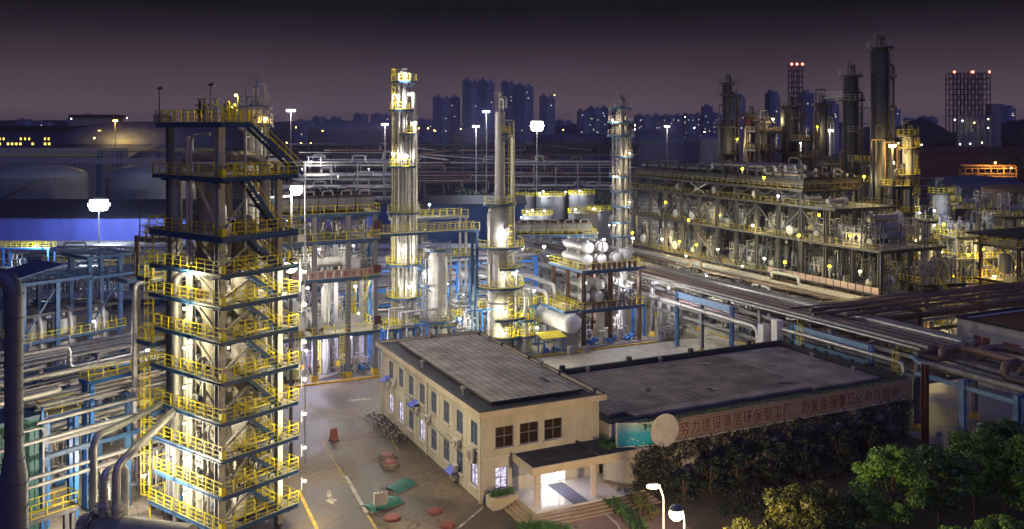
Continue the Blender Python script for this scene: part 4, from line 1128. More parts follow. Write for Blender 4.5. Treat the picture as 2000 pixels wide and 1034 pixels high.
MB().add([(-.4, -.35, 0), (.4, -.35, 0), (.35, -.05, 1.35), (-.35, -.05, 1.35), (-.4, .35, 0), (.4, .35, 0), (.35, .05, 1.35), (-.35, .05, 1.35)], [(0, 1, 2, 3), (5, 4, 7, 6), (3, 2, 6, 7), (1, 5, 6, 2), (4, 0, 3, 7), (0, 4, 5, 1)]).obj('board', M['red'], t)
MB().box(-.5, .5, -.4, .4, 0, .07).obj('base', M['black'], t)
# bicycles
def bicycle(label, loc, rz, group='bicycles parked by the office wall'):
    t = thing('bicycle', label, 'bicycle', loc, rz, group)
    for x in (-.52, .52):
        w = MB(); vs = 18
        P = [(x+.31*math.cos(2*PI*i/vs), 0, .33+.31*math.sin(2*PI*i/vs)) for i in range(vs+1)]
        w.path(P, .03, 5, 0.0); w.obj('wheel', M['black'], t)
        s = MB()
        for i in range(6): a = PI*i/6; s.beam((x-.3*math.cos(a), 0, .33-.3*math.sin(a)), (x+.3*math.cos(a), 0, .33+.3*math.sin(a)), .012)
        s.obj('spokes', M['silver_pipe'], t)
    f = MB()
    for a, b in (((-.52, 0, .33), (-.05, 0, .32)), ((-.05, 0, .32), (-.2, 0, .85)), ((-.52, 0, .33), (-.17, 0, .75)), ((-.17, 0, .72), (.36, 0, .78)), ((-.05, 0, .32), (.37, 0, .68)), ((.52, 0, .33), (.33, 0, .98))): f.tube(a, b, .028, 6)
    f.obj('frame', M['dark'], t)
    MB().box(-.34, -.08, -.08, .08, .87, .93).obj('saddle', M['black'], t)
    MB().path([(.25, -.28, 1.0), (.36, -.2, 1.02), (.36, .2, 1.02), (.25, .28, 1.0)], .022, 6, .08).obj('handlebar', M['silver_pipe'], t)
    MB().box(.45, .75, -.15, .15, .6, .85).obj('basket', M['dull_pipe'], t)
    return t
b0 = bicycle('bicycle standing alone outside the crowded row by the office wall', G(783, 866), RB+.25)
for i in range(9): dup(b0, B(-1.15-.35*(i % 3), 19.0+i*1.0, 0), RB+PI+.35+.2*math.sin(i*2.1), 'bicycle in the crowded row against the office wall')
t = thing('blue_ramp', 'small blue loading ramp lying in the back yard behind the wing', 'ramp', B(31.5, 27), RB+.15)
MB().add([(0, 0, 0), (6, 0, .75), (6, 2, .75), (0, 2, 0), (6, 0, .5), (6, 2, .5)], [(0, 1, 2, 3), (1, 4, 5, 2), (0, 4, 1), (3, 2, 5), (0, 3, 5, 4)]).obj('plate', M['bright_blue'], t)
for x in (3, 5.8): MB().box(x, x+.15, .2, .35, 0, x*.08).box(x, x+.15, 1.65, 1.8, 0, x*.08).obj('leg', M['bright_blue'], t)

# ---------------------------------------------------------------- left tower (boiler structure) in its own grid
tw = thing('boiler_tower', 'tall brightly lit tower of yellow railed decks and stairs in the left foreground', 'steel tower', T(0, 0), RT)
Zs = [1.8, 4.67, 7.55, 10.5, 13.7, 16.9, 19.7, 22.2, 25.2, 29.9]
BX, BY = 7.5, 10.7
M['tfloor'] = mat('pale_chequer_floor', (.52, .48, .4), .6, .1, .22, 1.2)
M['dimyellow'] = M['yellow']
cols = [(.8, 1.5), (6.6, 1.5), (.8, 8.7), (6.6, 8.7), (3.7, 8.7)]
for i, (x, y) in enumerate(cols):
    MB().hcol(x, y, 0, 34.3 if (x < 1) else 29.9, .62 if i == 0 else .5, .09).obj('column', M['cream' if i != 2 else 'grey'], tw)
for n, z in enumerate(Zs):
    m = MB(); up = n >= 7
    ys0 = -.0 if n % 2 == 0 else .15; y1 = BY - (0, .9, 0, 1.0, .2, .9, .0, .2, .1, .6)[n]
    for (a, b, c_, d_) in ((0, BX, 1.45, y1), (0, 2.2, 0, 1.45), (6.1, BX, 0, 1.45), (2.2, 6.1, 0, .3)): m.box(a+.002, b-.002, c_+.002, d_-.002, z-.05, z)
    m.m = 1; e = .52 if n == 8 else .34
    m.hbeam((0, 0, z-e/2+.08), (BX, 0, z-e/2+.08), e, .2); m.hbeam((0, y1, z-e/2+.08), (BX, y1, z-e/2+.08), e, .2)
    m.hbeam((0, .1, z-e/2+.082), (0, y1-.1, z-e/2+.082), e, .2); m.hbeam((BX, .1, z-e/2+.082), (BX, y1-.1, z-e/2+.082), e, .2)
    for x in (.8, 3.7, 6.6): m.hbeam((x, .1, z-.3), (x, y1-.1, z-.3), .3, .16)
    for y in (1.5, 5, 8.7): m.hbeam((.1, y, z-.31), (BX-.1, y, z-.31), .3, .16)
    for y in [.9+1.2*i for i in range(8)]: m.beam((-.04, y, z-.02), (.35, y, z-.02), .1, .22)
    d = m.obj('deck', [M['tfloor'], M['blue']], tw)
    r = MB()
    r.rail([(0, 0, z), (BX, 0, z)], sp=1.15, w=.055, mids=2); r.rail([(0, 0, z), (0, y1, z)], sp=1.15, w=.055, mids=2)
    r.rail([(BX, 0, z), (BX, y1, z)], sp=1.2, w=.055, mids=2); r.rail([(0, y1, z), (BX, y1, z)], sp=1.5, w=.055)
    r.rail([(2.2, 1.45, z), (6.1, 1.45, z)], sp=1.0, w=.055, mids=2)
    r.box(-.03, .35, -.03, .03, z+.05, z+.75); r.box(-.03, .03, .031, .4, z+.05, z+.75)
    r.obj('railing', M['yellow'], d)
# roof deck, half width, and its flight
m = MB(); z = 34.3
m.box(0, 2.6, 0, 9.6, z-.05, z); m.m = 1
for a, b in (((0, 0), (2.6, 0)), ((0, 9.6), (2.6, 9.6)), ((0, .1), (0, 9.5)), ((2.6, .1), (2.6, 9.5))): m.hbeam((*a, z-.14), (*b, z-.14), .42, .2)
d = m.obj('deck', [M['tfloor'], M['blue']], tw)
r = MB(); r.rail([(2.6, 1.2, z), (2.6, 9.6, z), (0, 9.6, z), (0, 0, z), (2.6, 0, z)], sp=1.0, w=.055, mids=2); r.obj('railing', M['yellow'], d)
for z0, z1 in zip(Zs, Zs[1:]):
    f, r = steps((6.0, .85, z0), (2.4, .85, z1), .95, (0, 1, 0))
    o = f.obj('stair', M['blue'], tw); r.obj('handrail', M['yellow'], o)
f, r = steps((8.2, .7, 29.9), (2.7, .7, 34.3), .95, (0, 1, 0)); o = f.obj('stair', M['blue'], tw); r.obj('handrail', M['yellow'], o)
for z0, z1 in zip([0]+Zs, Zs+[34.0]):
    if z1 < 31:
        MB().hbeam((.8, 4.9, z1-.35), (.8, 1.6, z0+.3), .24, .2).obj('brace', M['cream'], tw)
        MB().hbeam((4.6, 1.5, z1-.35), (1.0, 1.5, z0+.3), .24, .2).obj('brace', M['cream'], tw)
        MB().hbeam((6.6, 5.2, z1-.35), (6.6, 1.7, z0+.3), .2, .16).obj('brace', M['cream'], tw)
# knee brackets under the decks' front corner
for z in Zs: MB().beam((.1, .5, z-.3), (.8, 1.5, z-1.1), .14).obj('bracket', M['blue'], tw)
# plant inside the tower
def inside(name, mb, m, label, cat, x=0, y=0, z=0, group=None): return tag(mb.obj(name, M[m], None, T(x, y, z), RT), label, cat, group)
def ringed(m, r, z0, z1, step, n=20):
    z = z0
    while z < z1: m.arc((0, 0), r-.02, r+.06, z, z+.12, 0, 360, n); z += step
    return m
b = MB().lathe([(1.3, .5), (1.3, 26.6), (1.25, 27.1), (1.0, 27.9), (.6, 28.4), (0, 28.55)], 26); ringed(b, 1.3, 1, 26, 1.6)
inside('boiler_vessel', b, 'creamclad', 'fat silver vessel with domed top inside the left tower', 'vessel', 2.6, 5.4)
b = MB().lathe([(1.1, .5), (1.1, 25), (1.0, 25.6), (.6, 26.4), (0, 26.7)], 24); ringed(b, 1.1, 1, 25, 2.0)
inside('boiler_vessel', b, 'creamclad', 'silver vessel behind the near corner column inside the left tower', 'vessel', 4.4, 3.2)
b = MB().path([(-2.2, 3.7, -23), (-2.2, 3.7, 2.3), (0, .0, 2.3), (2.4, -2.2, 2.3), (2.4, -2.2, -4.5)], .46, 14, 1.3)
inside('overhead_duct', b, 'dull', 'thick silver duct looping over the vessels at the top of the left tower', 'duct', 3.0, 4.0, 29.2)
def ipipe(pts, r, label, m='silver_pipe'): 
    P = [V(p) for p in pts]; o = P[0]
    inside('riser_pipe', MB().path([p-o for p in P], r, 10), m, label, 'pipe', o.x, o.y, o.z, 'risers inside the left tower')
ipipe([(.35, 5.3, .3), (.35, 5.3, 33.2)], .17, 'left one of two thin risers running the full height of the left tower')
ipipe([(.35, 4.8, .3), (.35, 4.8, 33.2), (.35, 2.2, 33.4)], .15, 'right one of two thin risers running the full height of the left tower')
ipipe([(.3, 6.9, 1), (.3, 6.9, 21.5), (1.8, 6.9, 21.5)], .3, 'thick bright riser at the lit left face of the tower')
ipipe([(.55, 6.1, 2), (.55, 6.1, 18.0), (1.5, 6.1, 18.0)], .14, 'slim riser beside the thick bright one')
ipipe([(.6, 3.4, .2), (.6, 3.4, 14.6), (1.6, 3.4, 14.6)], .16, 'slim riser near the corner column on the left face')
ipipe([(.55, 2.6, .2), (.55, 2.6, 9.6), (2.0, 2.6, 9.6)], .12, 'short thin riser low on the left face of the tower')
ipipe([(5.4, 1.75, .5), (5.4, 1.75, 19.0), (4.4, 3, 19.0)], .2, 'riser behind the stairs on the right face of the tower')
ipipe([(6.0, 2.0, .5), (6.0, 2.0, 27.0), (4.6, 3, 27.4)], .14, 'thin tall riser behind the stairs on the right face')
ipipe([(7.1, 6, 2), (7.1, 6, 24.0), (5, 6, 24.0)], .22, 'riser at the far right corner of the tower')
ipipe([(3.0, 1.2, 24), (3.0, 1.2, 34.9), (2.0, 2.0, 35.6), (1.6, 2.6, 34.4)], .12, 'hooked pipe beside the top flight of the tower')
for i, z in enumerate((5.6, 8.6, 11.6, 14.8, 17.9)):
    inside('valve', MB().tube((0, 0, 0), (0, 0, .5), .16, 10).lathe([(.02, .0), (.24, .0), (.24, .05), (.02, .06)], 12, (0, -.35, .2), Matrix.Rotation(PI/2, 4, 'X')).tube((0, 0, .2), (0, -.4, .2), .04, 6), 'grey', f'{ORD[i]} valve from below on the riser at the left face of the tower', 'valve', .35, 3.9, z, 'valves in the left tower')
    m = MB(); m.path([(0, 0, 0), (0, -.9, 0), (0, -.9, .9), (1.1, -.9, .9)], .13, 8); m.tube((0, -.9, .3), (0, -.9, .62), .24, 10)
    inside('elbow_pipe', m, 'silver_pipe', f'{ORD[i]} elbow pipe with flange from below, behind the right face of the tower', 'pipe', 4.3, 2.1, z-.2, 'elbow pipes in the left tower')
    inside('lamp_box', MB().box(-.2, .2, -.15, .15, 0, .75), 'red' if i % 2 else 'bright_blue', f'{ORD[i]} small coloured equipment box from below at the right end of the tower', 'box', 6.9, 2.3, z-.85, 'boxes in the left tower')
# gear on the roof deck
t = thing('valve_group', 'group of vent valves standing on the top deck of the left tower', 'pipework', T(1.2, 4.2, 34.3), RT)
for x, y in ((0, 0), (.2, 1.0), (.6, -.8)):
    MB().tube((x, y, 0), (x, y, 1.9), .11, 8).tube((x, y, .8), (x, y, 1.2), .24, 8).tube((x-.4, y, 1.5), (x+.4, y, 1.5), .08, 8).lathe([(.25, 1.95), (.27, 2.0), (.25, 2.05)], 10, (x, y, 0)).obj('vent_valve', M['dark'], t)
t = thing('vent_manifold', 'yellowish vent pipes crowded at the near end of the top deck', 'pipework', T(1.6, 1.4, 34.3), RT)
for i in range(5): MB().path([(i*.3-.6, 0, 0), (i*.3-.6, 0, 1.3+.2*(i % 3)), (i*.3-.4, .5, 1.3+.2*(i % 3)), (i*.3-.4, .5, .2)], .09, 8).obj('vent_pipe', M['dull_pipe' if i % 2 else 'yellow'], t)
MB().box(-1.3, -.9, -.3, .3, 0, 1.3).obj('cabinet', M['white'], t)
for i, (x, y, h_) in enumerate(((.15, 9.3, 3.0), (.2, 1.9, 3.1))):
    t = thing('lamp_post', f'unlit lamp on a thin post at the {("left", "near")[i]} end of the tower top', 'lamp post', T(x, y, 34.3), RT, 'unlit lamps on the tower top')
    MB().tube((0, 0, 0), (0, 0, h_), .05, 6).obj('post', M['dark'], t); MB().lathe([(.06, .15), (.26, -.05), (.24, -.12), (0, -.14)], 10, (.1, 0, h_)).obj('lamp_head', M['dark'], t)
# lights of the tower: one on each deck, left face; one at each right end
for i, z in enumerate(Zs[:7]):
    lamp(f'{ORD[i]} white lamp from below on the left face of the stair tower', T(-.55, 4.4, z+2.3), TW_I*1.2, (1, .88, .52), .13, arm=(.5, .4, .25), group='white lamps on the tower left face')
    if i % 2 == 0: lamp(f'{ORD[i]} inner lamp from below behind the near corner of the stair tower', T(1.9, 1.9, z+2.2), TW_I*.6, (1, .9, .72), .09, arm=(.2, .3, .2), group='inner lamps of the tower')
    lamp(f'{ORD[i]} white lamp from below at the right end of the stair tower', T(7.9, -.35, z+1.9), TW_I*1.2, (1, .88, .55), .15, arm=(-.3, .2, .25), group='white lamps at the tower right end')
lamp('large brilliant floodlight on a post at the right side of the tower, upper one', W(579, 370, 92), 330, (1, .9, .72), .65, foot=0.0, group='floodlights right of the tower')
lamp('large brilliant floodlight at the right side of the tower, lower one', W(568, 520, 79), 460, (1, .9, .72), .6, foot=19.7, group='floodlights right of the tower')
lamp('small yellow lamp on a bent post on top of the left tower', T(2.3, 1.5, 36.6), 20, YEL, .1, foot=34.3)
lamp('white floodlight low among the big pipes left of the tower foot', T(-2.6, 7.0, 5.6), 240, (1, .9, .72), .18, arm=(.3, .3, .3))
# ladder cage and side platforms left of the tower
t = thing('ladder_cage', 'yellow caged ladder up the left side of the tower', 'ladder', T(.4, 11.2), RT)
lad(MB(), 0, 0, 0, 13.5, -1, .4).obj('ladder', M['yellow'], t); lad(MB(), .5, .3, 13.7, 25, -1, .4).obj('ladder', M['yellow'], t)
for i, z in enumerate((20.8, 15.2, 9.2)):
    t = thing('side_platform', ('upper', 'middle', 'lower')[i]+' small railed platform hanging off the far left side of the tower', 'platform', T(.4, 10.9, z), RT, 'side platforms of the tower')
    slab(MB(), 0, 5, 0, 2.4, 0).obj('deck', [M['tfloor'], M['blue']], t); rect_rail(.1, 4.9, .1, 2.3, 0, 'nsw', 1.1).obj('railing', M['yellow'], t)
t = thing('lamp_post', 'curved dark lamp post on a small platform left of the tower top', 'lamp post', T(-.3, 11.6, 25.2), RT)
MB().path([(0, 0, 0), (0, 0, 2.2), (.2, -.5, 2.5), (.2, -.9, 2.4)], .05, 6).obj('post', M['dark'], t)
t = thing('side_platform', 'grey railed platform at the upper left of the tower near the blue shed', 'platform', T(.4, 10.9, 24.2), RT)
slab(MB(), 0, 3, 0, 2.2, 0).obj('deck', [M['tfloor'], M['grey']], t); rect_rail(.1, 2.9, .1, 2.1, 0, 'nsw', .8).obj('railing', M['dull_pipe'], t)
# slim column just behind the tower
pz = W(497, 160, 95)
column('slim column with vent loops rising behind the left tower', (wx(497, 95), 95, 0), [(.8, .3), (.8, 34), (.7, 36.2), (0, 36.6)], [(36, 90, 400, 1.0), (34.2, 150, 380, 1.1), (30, -160, 20, 1.0)], -40, [(-60, .22, 5, 35, .2), (-120, .16, 8, 33, .25), (-20, .12, 10, 36, .4)], edgem='grey', railm='grey')
t = thing('pipe_portal', 'open pipe frame with vertical pipes behind the upper stairs of the left tower', 'pipework', (wx(520, 90), 90, 0), RT)
for x in (0, 3): MB().beam((x, 0, 0), (x, 0, 31), .25).obj('post', M['dark'], t)
MB().beam((0, 0, 31), (3, 0, 31), .25).beam((0, 0, 27), (3, 0, 27), .2).obj('cross_beam', M['dark'], t)
lamp('orange lamp beside the slim column behind the left tower', W(518, 232, 94), 40, SODIUM, .2, arm=(-.8, .3, .3))

# loose variety on the tower decks
rnd = random.Random(31)
for i, z in enumerate(Zs[:9]):
    for k in range(4):
        x, y = rnd.choice(((rnd.uniform(1.6, 7), rnd.uniform(1.7, 2.2)), (rnd.uniform(.9, 1.3), rnd.uniform(2.5, 9)), (rnd.uniform(4, 7), rnd.uniform(5, 9))))
        h_ = rnd.uniform(.8, 2.3); kk = rnd.random()
        m = MB()
        if kk < .35: m.path([(0, 0, 0), (0, 0, h_), (rnd.uniform(.3, .9), rnd.uniform(-.3, .3), h_), (rnd.uniform(.6, 1.2), .2, .1)], rnd.uniform(.05, .11), 7)
        elif kk < .6: m.tube((0, 0, 0), (0, 0, h_*.5), .07, 7).ball((0, 0, h_*.5+.12), .17).tube((0, -.3, h_*.5+.1), (0, .3, h_*.5+.1), .05, 6)
        elif kk < .8: m.box(-.25, .25, -.15, .15, .2, .2+h_*.5).box(-.04, .04, -.04, .04, 0, .2)
        else: m.lathe([(.28, 0), (.3, .1), (.3, h_*.6), (.2, h_*.7), (0, h_*.75)], 12)
        inside('deck_fitting', m, rnd.choice(('dull_pipe', 'silver_pipe', 'grey', 'bright_blue', 'brown', 'dark')), f'small fitting standing on deck {("one two three four five six seven eight nine").split()[i]} from the bottom of the tower', 'fitting', x, y, z, 'small fittings on the tower decks')
    if i < 8: inside('cable_tray', MB().box(0, .1, 0, .3, 0, 2.6).box(-.12, 0, .12, .16, 0, 2.6), 'grey', f'{ORD[i]} length from below of the grey cable tray up the tower right face', 'cable tray', 5.6+.05*i, 1.35, z+.1, 'cable trays on the tower')
# ---------------------------------------------------------------- left foreground: dark duct, big pipes, teal box
s = thing('dark_duct', 'tall dark blue ringed duct bending at the top, at the left edge', 'duct', (wx(27, 60), 60, 0), 0)
M['duct'] = mat('dark_blue_duct', (.1, .105, .16), .5, .2, .3, .8, streak=True)
m = MB().path([(-3.2, .6, 24.0), (0, 0, 24.2), (0, 0, 12.6)], .56, 22, 1.7, 8)
m.lathe([(.86, 0), (.86, 10.2), (.82, 11.0), (.57, 12.7)], 22); m.obj('duct', M['duct'], s)
z = 1.2
while z < 23:
    r = .86 if z < 10.4 else (.57 if z > 12.6 else .86-.29*(z-10.4)/2.2); MB().arc((0, 0), r-.02, r+.06, z, z+.12, 0, 360, 22).obj('ring_flange', M['duct'], s); z += 1.55
t = thing('teal_container', 'dark teal sheet metal box with pipes up its side behind the dark duct', 'container', (-39.1, 75.5, 0), RT)
MB().box(-6, 0, 0, 4, 0, 10).obj('body', M['teal'], t)
k = MB()
for i in range(14): k.box(-5.9+i*.42, -5.84+i*.42, -.05, -.001, .2, 9.8)
k.obj('rib', M['teal'], t); MB().box(-6.1, .1, -.1, 4.1, 10, 10.2).obj('roof', M['blue'], t); MB().beam((.12, -.12, 0), (.12, -.12, 10.8), .18).obj('corner_post', M['bright_blue'], t)
# horizontal exchanger with two swan-neck pipes
t = thing('condenser', 'big silver condenser with bolted flange at the bottom left, two bent pipes rise from it', 'heat exchanger', V((-30.6, 66.8, 0)), -.25)
X = Matrix.Rotation(PI/2, 4, 'Y'); cz = 4.75
MB().lathe([(0, -1.3), (.5, -1.25), (.85, -.95), (.92, -.5), (.92, 8)], 24, (0, 0, cz), X).obj('shell', M['silver'], t)
MB().lathe([(.92, -.15), (1.2, -.15), (1.2, .05), (.92, .05)], 28, (0, 0, cz), X).obj('flange', M['dull_pipe'], t)
MB().lathe([(.92, .12), (1.2, .12), (1.2, .3), (.92, .3)], 28, (0, 0, cz), X).obj('flange', M['dull_pipe'], t)
for i in range(26): a = 2*PI*i/26; MB().tube((-.28, 1.08*math.cos(a), cz+1.08*math.sin(a)), (.42, 1.08*math.cos(a), cz+1.08*math.sin(a)), .045, 6).obj('bolt', M['dark'], t)
for x in (.75, 1.85): MB().lathe([(.4, cz+.75), (.4, cz+1.15), (.66, cz+1.17), (.66, cz+1.27), (.36, cz+1.3), (.36, cz+1.6), (.62, cz+1.62), (.62, cz+1.72), (.3, cz+1.76)], 18, (x, 0, 0)).obj('nozzle', M['silver_pipe'], t)
for x in (1, 6): MB().box(x, x+.5, -.8, .8, 0, 4.1).obj('saddle', M['concrete'], t)
def lp(pts, r, label, m='silver_pipe', R=None, fl=0): return pipe_thing(pts, r, m, label, 'pipes in the left foreground', 'pipe', 14, R, fl)
c0 = V((-30.6, 66.8, 0)); e = V((math.cos(-.25), math.sin(-.25), 0))
p = c0+e*.75+UP*6.4; q = c0+e*1.85+UP*6.4
lp([p, p+UP*2.4, p+UP*2.4+V((.9, 1.6, 0)), p+V((.9, 1.6, -5))], .29, 'thick silver swan-neck pipe, left one on the condenser', 'silver_pipe', .9)
lp([q, q+UP*2.9, q+UP*3.6+V((.7, 1.6, 0)), T(1.6, 8.2, 10.2)], .31, 'thick silver pipe bending from the condenser up into the tower', 'silver_pipe', 1.2)
p = V((wx(183, 69), 69, 2.2))
lp([p+V((1.0, -.8, -.3)), p, V((p.x, p.y, 10.6)), V((p.x+.9, p.y+2.2, 10.6)), T(.2, 8.8, 10.5)], .26, 'tall silver pipe left of the condenser, bending towards the tower', 'silver_pipe', .9, 5)
lp([V((-43, 67.2, 8.6)), V((-35.5, 77.6, 8.6)), V((-33.2, 80.4, 8.6))], .17, 'long silver pipe running past the teal box to the tower', fl=4)
lp([V((-44.5, 70.3, 13.0)), V((-34.4, 83.4, 13.0)), V((-30.5, 88.5, 13.0))], .22, 'long silver pipe along the yellow railed footbridge', fl=5)
lp([V((-42, 72, 12.0)), V((-38.4, 76.8, 12.0)), V((-37.9, 76.3, 12.0)), V((-41, 72, 12.0))], .24, 'short thick silver pipe turning back beside the dark duct', R=.5)
for i, (z, a) in enumerate(((6.2, 0), (5.4, .9), (9.9, 6.0))):
    lp([V((-41+a*.4, 68+a, z)), V((-33.5+a*.4, 78+a, z)), V((-30+a*.4, 82.5+a, z))], .15, f'{ORD[i]} of three parallel pipes low behind the tall silver pipe')
lp([V((-38.4, 74.6, 2)), V((-38.4, 74.6, 9.4)), V((-39.4, 73.4, 9.4))], .11, 'thin upright pipe at the corner of the teal box')
lp([V((wx(200, 73), 73, 1)), V((wx(200, 73), 73, 5.0)), V((wx(212, 74), 74, 5.0)), V((wx(212, 74), 74, 2))], .15, 'small bent pipe between the tall silver pipes')
# lower yellow railed walkway
def walkway(label, a, b, w, z, edgem='blue', railm='yellow', legs=True, sides='ns', cat='walkway', sp=1.3, group='railed walkways', truss=False):
    a = V(a); b = V(b); L = (b-a).length; t = thing('walkway', label, cat, (a.x, a.y, 0), math.atan2(b.y-a.y, b.x-a.x), group)
    slab(MB(), 0, L, 0, w, z).obj('deck', [M['grate'], M[edgem]], t); rect_rail(.05, L-.05, .06, w-.06, z, sides, sp).obj('railing', M[railm], t)
    if legs:
        n = max(1, int(L/9))
        for i in range(n+1):
            for y in (.2, w-.2): MB().hcol(.4+(L-.8)*i/n, y, 0, z-.4, .35, .06).obj('column', M[edgem], t)
    return t
walkway('short yellow railed walkway at the bottom left beside the dark duct', (-38.8, 66.4, 0), (-34.3, 72.2, 0), 1.5, 4.0, 'grey', sides='nsew')
walkway('blue footbridge with yellow rails leading to the left side of the tower', (-37.2, 80.0, 0), (-31.5, 87.3, 0), 1.6, 11.6, 'bright_blue')
walkway('yellow railed platform in the middle left by the thick short pipe', (-39.6, 77, 0), (-37.6, 79.6, 0), 1.4, 9.4, 'bright_blue', sides='nsew', group=None)
# blue portal frames of the left racks
for i, (a, b, wdt, lv, n1, lb) in enumerate((((-39, 76, 0), (-25.5, 93.5, 0), 5.0, (7.2, 10.2), (5, 6), 'blue pipe rack running behind the tower, lower left'),
        ((-52, 80, 0), (-36, 101, 0), 6.5, (5.5, 8.2), (7, 6), 'blue pipe rack left of the footbridge'),
        ((-66, 84, 0), (-44, 112, 0), 7, (5.0, 7.5), (7, 7), 'farther blue pipe rack at the far left, behind the dark duct'))):
    rack(lb, a, b, wdt, lv, 7.0, 'blue', n1, ('silver_pipe', 'dull_pipe'), f'pipe on the {lb.replace("blue pipe rack", "rack").replace("pipe rack", "rack")}', 'pipes on the left racks', rnd=random.Random(20+i), loops=.35, rr=(.1, .24))
# blue open steel frame with mono-pitch roof
bl = B(0, 0); p = G(95, 712)
bf = thing('open_frame', 'dark blue open steel frame with cross braced roof, middle left', 'steel structure', V((-66.5, 124, 0)), RT)
fx = (0, 4.6, 9.2, 13.8); fy = (0, 5.5)
for x in fx:
    for y in fy: MB().hcol(x, y, 0, 12.6 if x < 9 else 15.2, .55, .09).obj('column', M['blue'], bf)
def flatroof(m, x0, x1, y0, y1, z):
    m.hbeam((x0, y0, z), (x1, y0, z), .45, .25); m.hbeam((x0, y1, z), (x1, y1, z), .45, .25); m.hbeam((x0, y0+.1, z+.001), (x0, y1-.1, z+.001), .45, .25); m.hbeam((x1, y0+.1, z+.001), (x1, y1-.1, z+.001), .45, .25)
    n = max(1, round((x1-x0)/4.6))
    for i in range(n):
        a = x0+(x1-x0)*i/n; b = x0+(x1-x0)*(i+1)/n
        m.beam((a, y0, z+.1), (b, y1, z+.1), .16); m.beam((a, y1, z+.13), (b, y0, z+.13), .16)
    for i in range(4): y = y0+(y1-y0)*(i+.5)/4; m.beam((x0, y, z+.28), (x1, y, z+.28), .1)
    return m
flatroof(MB(), -1.5, 9.0, -1, 6.5, 12.6).obj('roof_frame', M['blue'], bf); flatroof(MB(), 8.4, 15.2, -1, 6.5, 15.2).obj('roof_frame', M['blue'], bf); flatroof(MB(), 9.1, 19, -1, 6.5, 12.3).obj('roof_frame', M['blue'], bf)
MB().add([(-3.5, -1, 12.9), (5, -1, 14.6), (5, 6.5, 14.6), (-3.5, 6.5, 12.9), (-3.5, -1, 13.1), (5, -1, 14.8), (5, 6.5, 14.8), (-3.5, 6.5, 13.1)], [(3, 2, 1, 0), (4, 5, 6, 7), (0, 1, 5, 4), (1, 2, 6, 5), (2, 3, 7, 6), (3, 0, 4, 7)]).obj('pitched_roof', M['blue'], bf)
for z in (4.2, 8.0):
    m = MB()
    for y in fy: m.hbeam((0, y, z), (13.8, y, z), .4, .22)
    m.obj('girder', M['dark'], bf)
d = slab(MB(), -.6, 14.4, -.8, 6.2, 4.6).obj('deck', [M['grate'], M['blue']], bf); rect_rail(-.5, 14.3, -.7, 6.1, 4.6, 'nsew', 1.3).obj('railing', M['yellow'], d)
for x0, x1 in ((0, 4.6), (9.2, 13.8)): MB().beam((x0, 0, 5), (x1, 0, 11.8), .16).obj('brace', M['blue'], bf)
Fb = lambda x, y, z=0: V((-66.5, 124, 0))+TX*x+TY*y+UP*z
for i, (x, y) in enumerate(((2.5, 2.6), (6.8, 2.8), (11.5, 2.6))):
    t = thing('squat_tank', f'{ORD[i]} squat grey tank from the left under the dark blue open frame', 'tank', Fb(x, y), 0, 'tanks under the blue frame')
    MB().lathe([(1.7, 0), (1.7, 6.2), (1.5, 6.7), (0, 7.1)], 22).obj('shell', M['dull'], t)
    MB().path([(0, 0, 6.9), (0, 0, 8.2), (1.2, -.9, 8.2), (1.9, -1.5, 6.0), (1.9, -1.5, 1)], .3, 10).obj('pipe', M['silver_pipe'], t)
# crowded pipework proto-objects, repeated over the process areas
PM = [manifold('tangle of small silver pipes and valves among the crowded left racks', (0, 0, -60), 0, 7, 4.2, 3.0, 1), manifold('tangle of small silver pipes and valves among the crowded left racks', (0, 0, -60), 0, 9, 5.0, 2.2, 2),
      manifold('tangle of small silver pipes and valves among the crowded left racks', (0, 0, -60), 0, 6, 3.2, 4.2, 3), manifold('tangle of small silver pipes and valves among the crowded left racks', (0, 0, -60), 0, 8, 4.6, 3.4, 4, 'dull_pipe')]
used = set()
def put(o, loc, rz, label, group, sc=None):
    if o.name in used: return dup(o, loc, rz, label, group, sc)
    used.add(o.name); o.location = loc; o.rotation_euler.z = rz; o['label'] = label; o['group'] = group
    if sc: o.scale = (sc, sc, sc)
    return o
rnd = random.Random(77)
for i in range(34):
    p = V((-38, 80, 0))+TX*rnd.uniform(-2, 26)+TY*rnd.uniform(-6, 32)
    if toB(p)[0] > -20 and toB(p)[1] < 46: continue
    put(PM[i % 4], p, RT+rnd.choice((0, PI/2, PI)), 'tangle of small silver pipes and valves among the crowded left racks', 'pipe tangles among the left racks', rnd.uniform(.8, 1.2))
PU = pump('blue motor pump set on the ground among the left pipe racks', (0, 0, -60))
for i in range(10): put(PU, V((-36, 76, 0))+TX*rnd.uniform(0, 16)+TY*rnd.uniform(-3, 14), RT+rnd.choice((0, PI)), 'blue motor pump set on the ground among the left pipe racks', 'pumps among the left racks')
VD = vertical_drum('upright silver drum among the left pipe racks', (0, 0, -60))
for i in range(9): put(VD, V((-44, 84, 0))+TX*rnd.uniform(0, 22)+TY*rnd.uniform(-4, 24), rnd.uniform(0, 6), 'upright silver drum among the left pipe racks', 'drums among the left racks', rnd.uniform(.8, 1.4))
lamp('small lamp on the ground level pipework left of the tower', V((-34.5, 79, 4.5)), 110, WARM, .14, foot=0.0); lamp('lamp over the pipework behind the teal box', V((-41, 86, 6.5)), 160, WARM, .15, foot=0.0)
lamp('lamp under the footbridge left of the tower', V((-30.5, 86, 8.5)), 130, WARM, .15, foot=0.0); lamp('lamp below the dark blue open frame', V((-56, 122, 8.0)), 160, WHITE, .18, foot=0.0)
lamp('lamp among the far left racks', V((-62, 104, 9.5)), 140, WHITE, .18, foot=0.0); lamp('lamp between the blue racks and the tower', V((-40, 100, 9.5)), 130, WHITE, .18, foot=0.0)
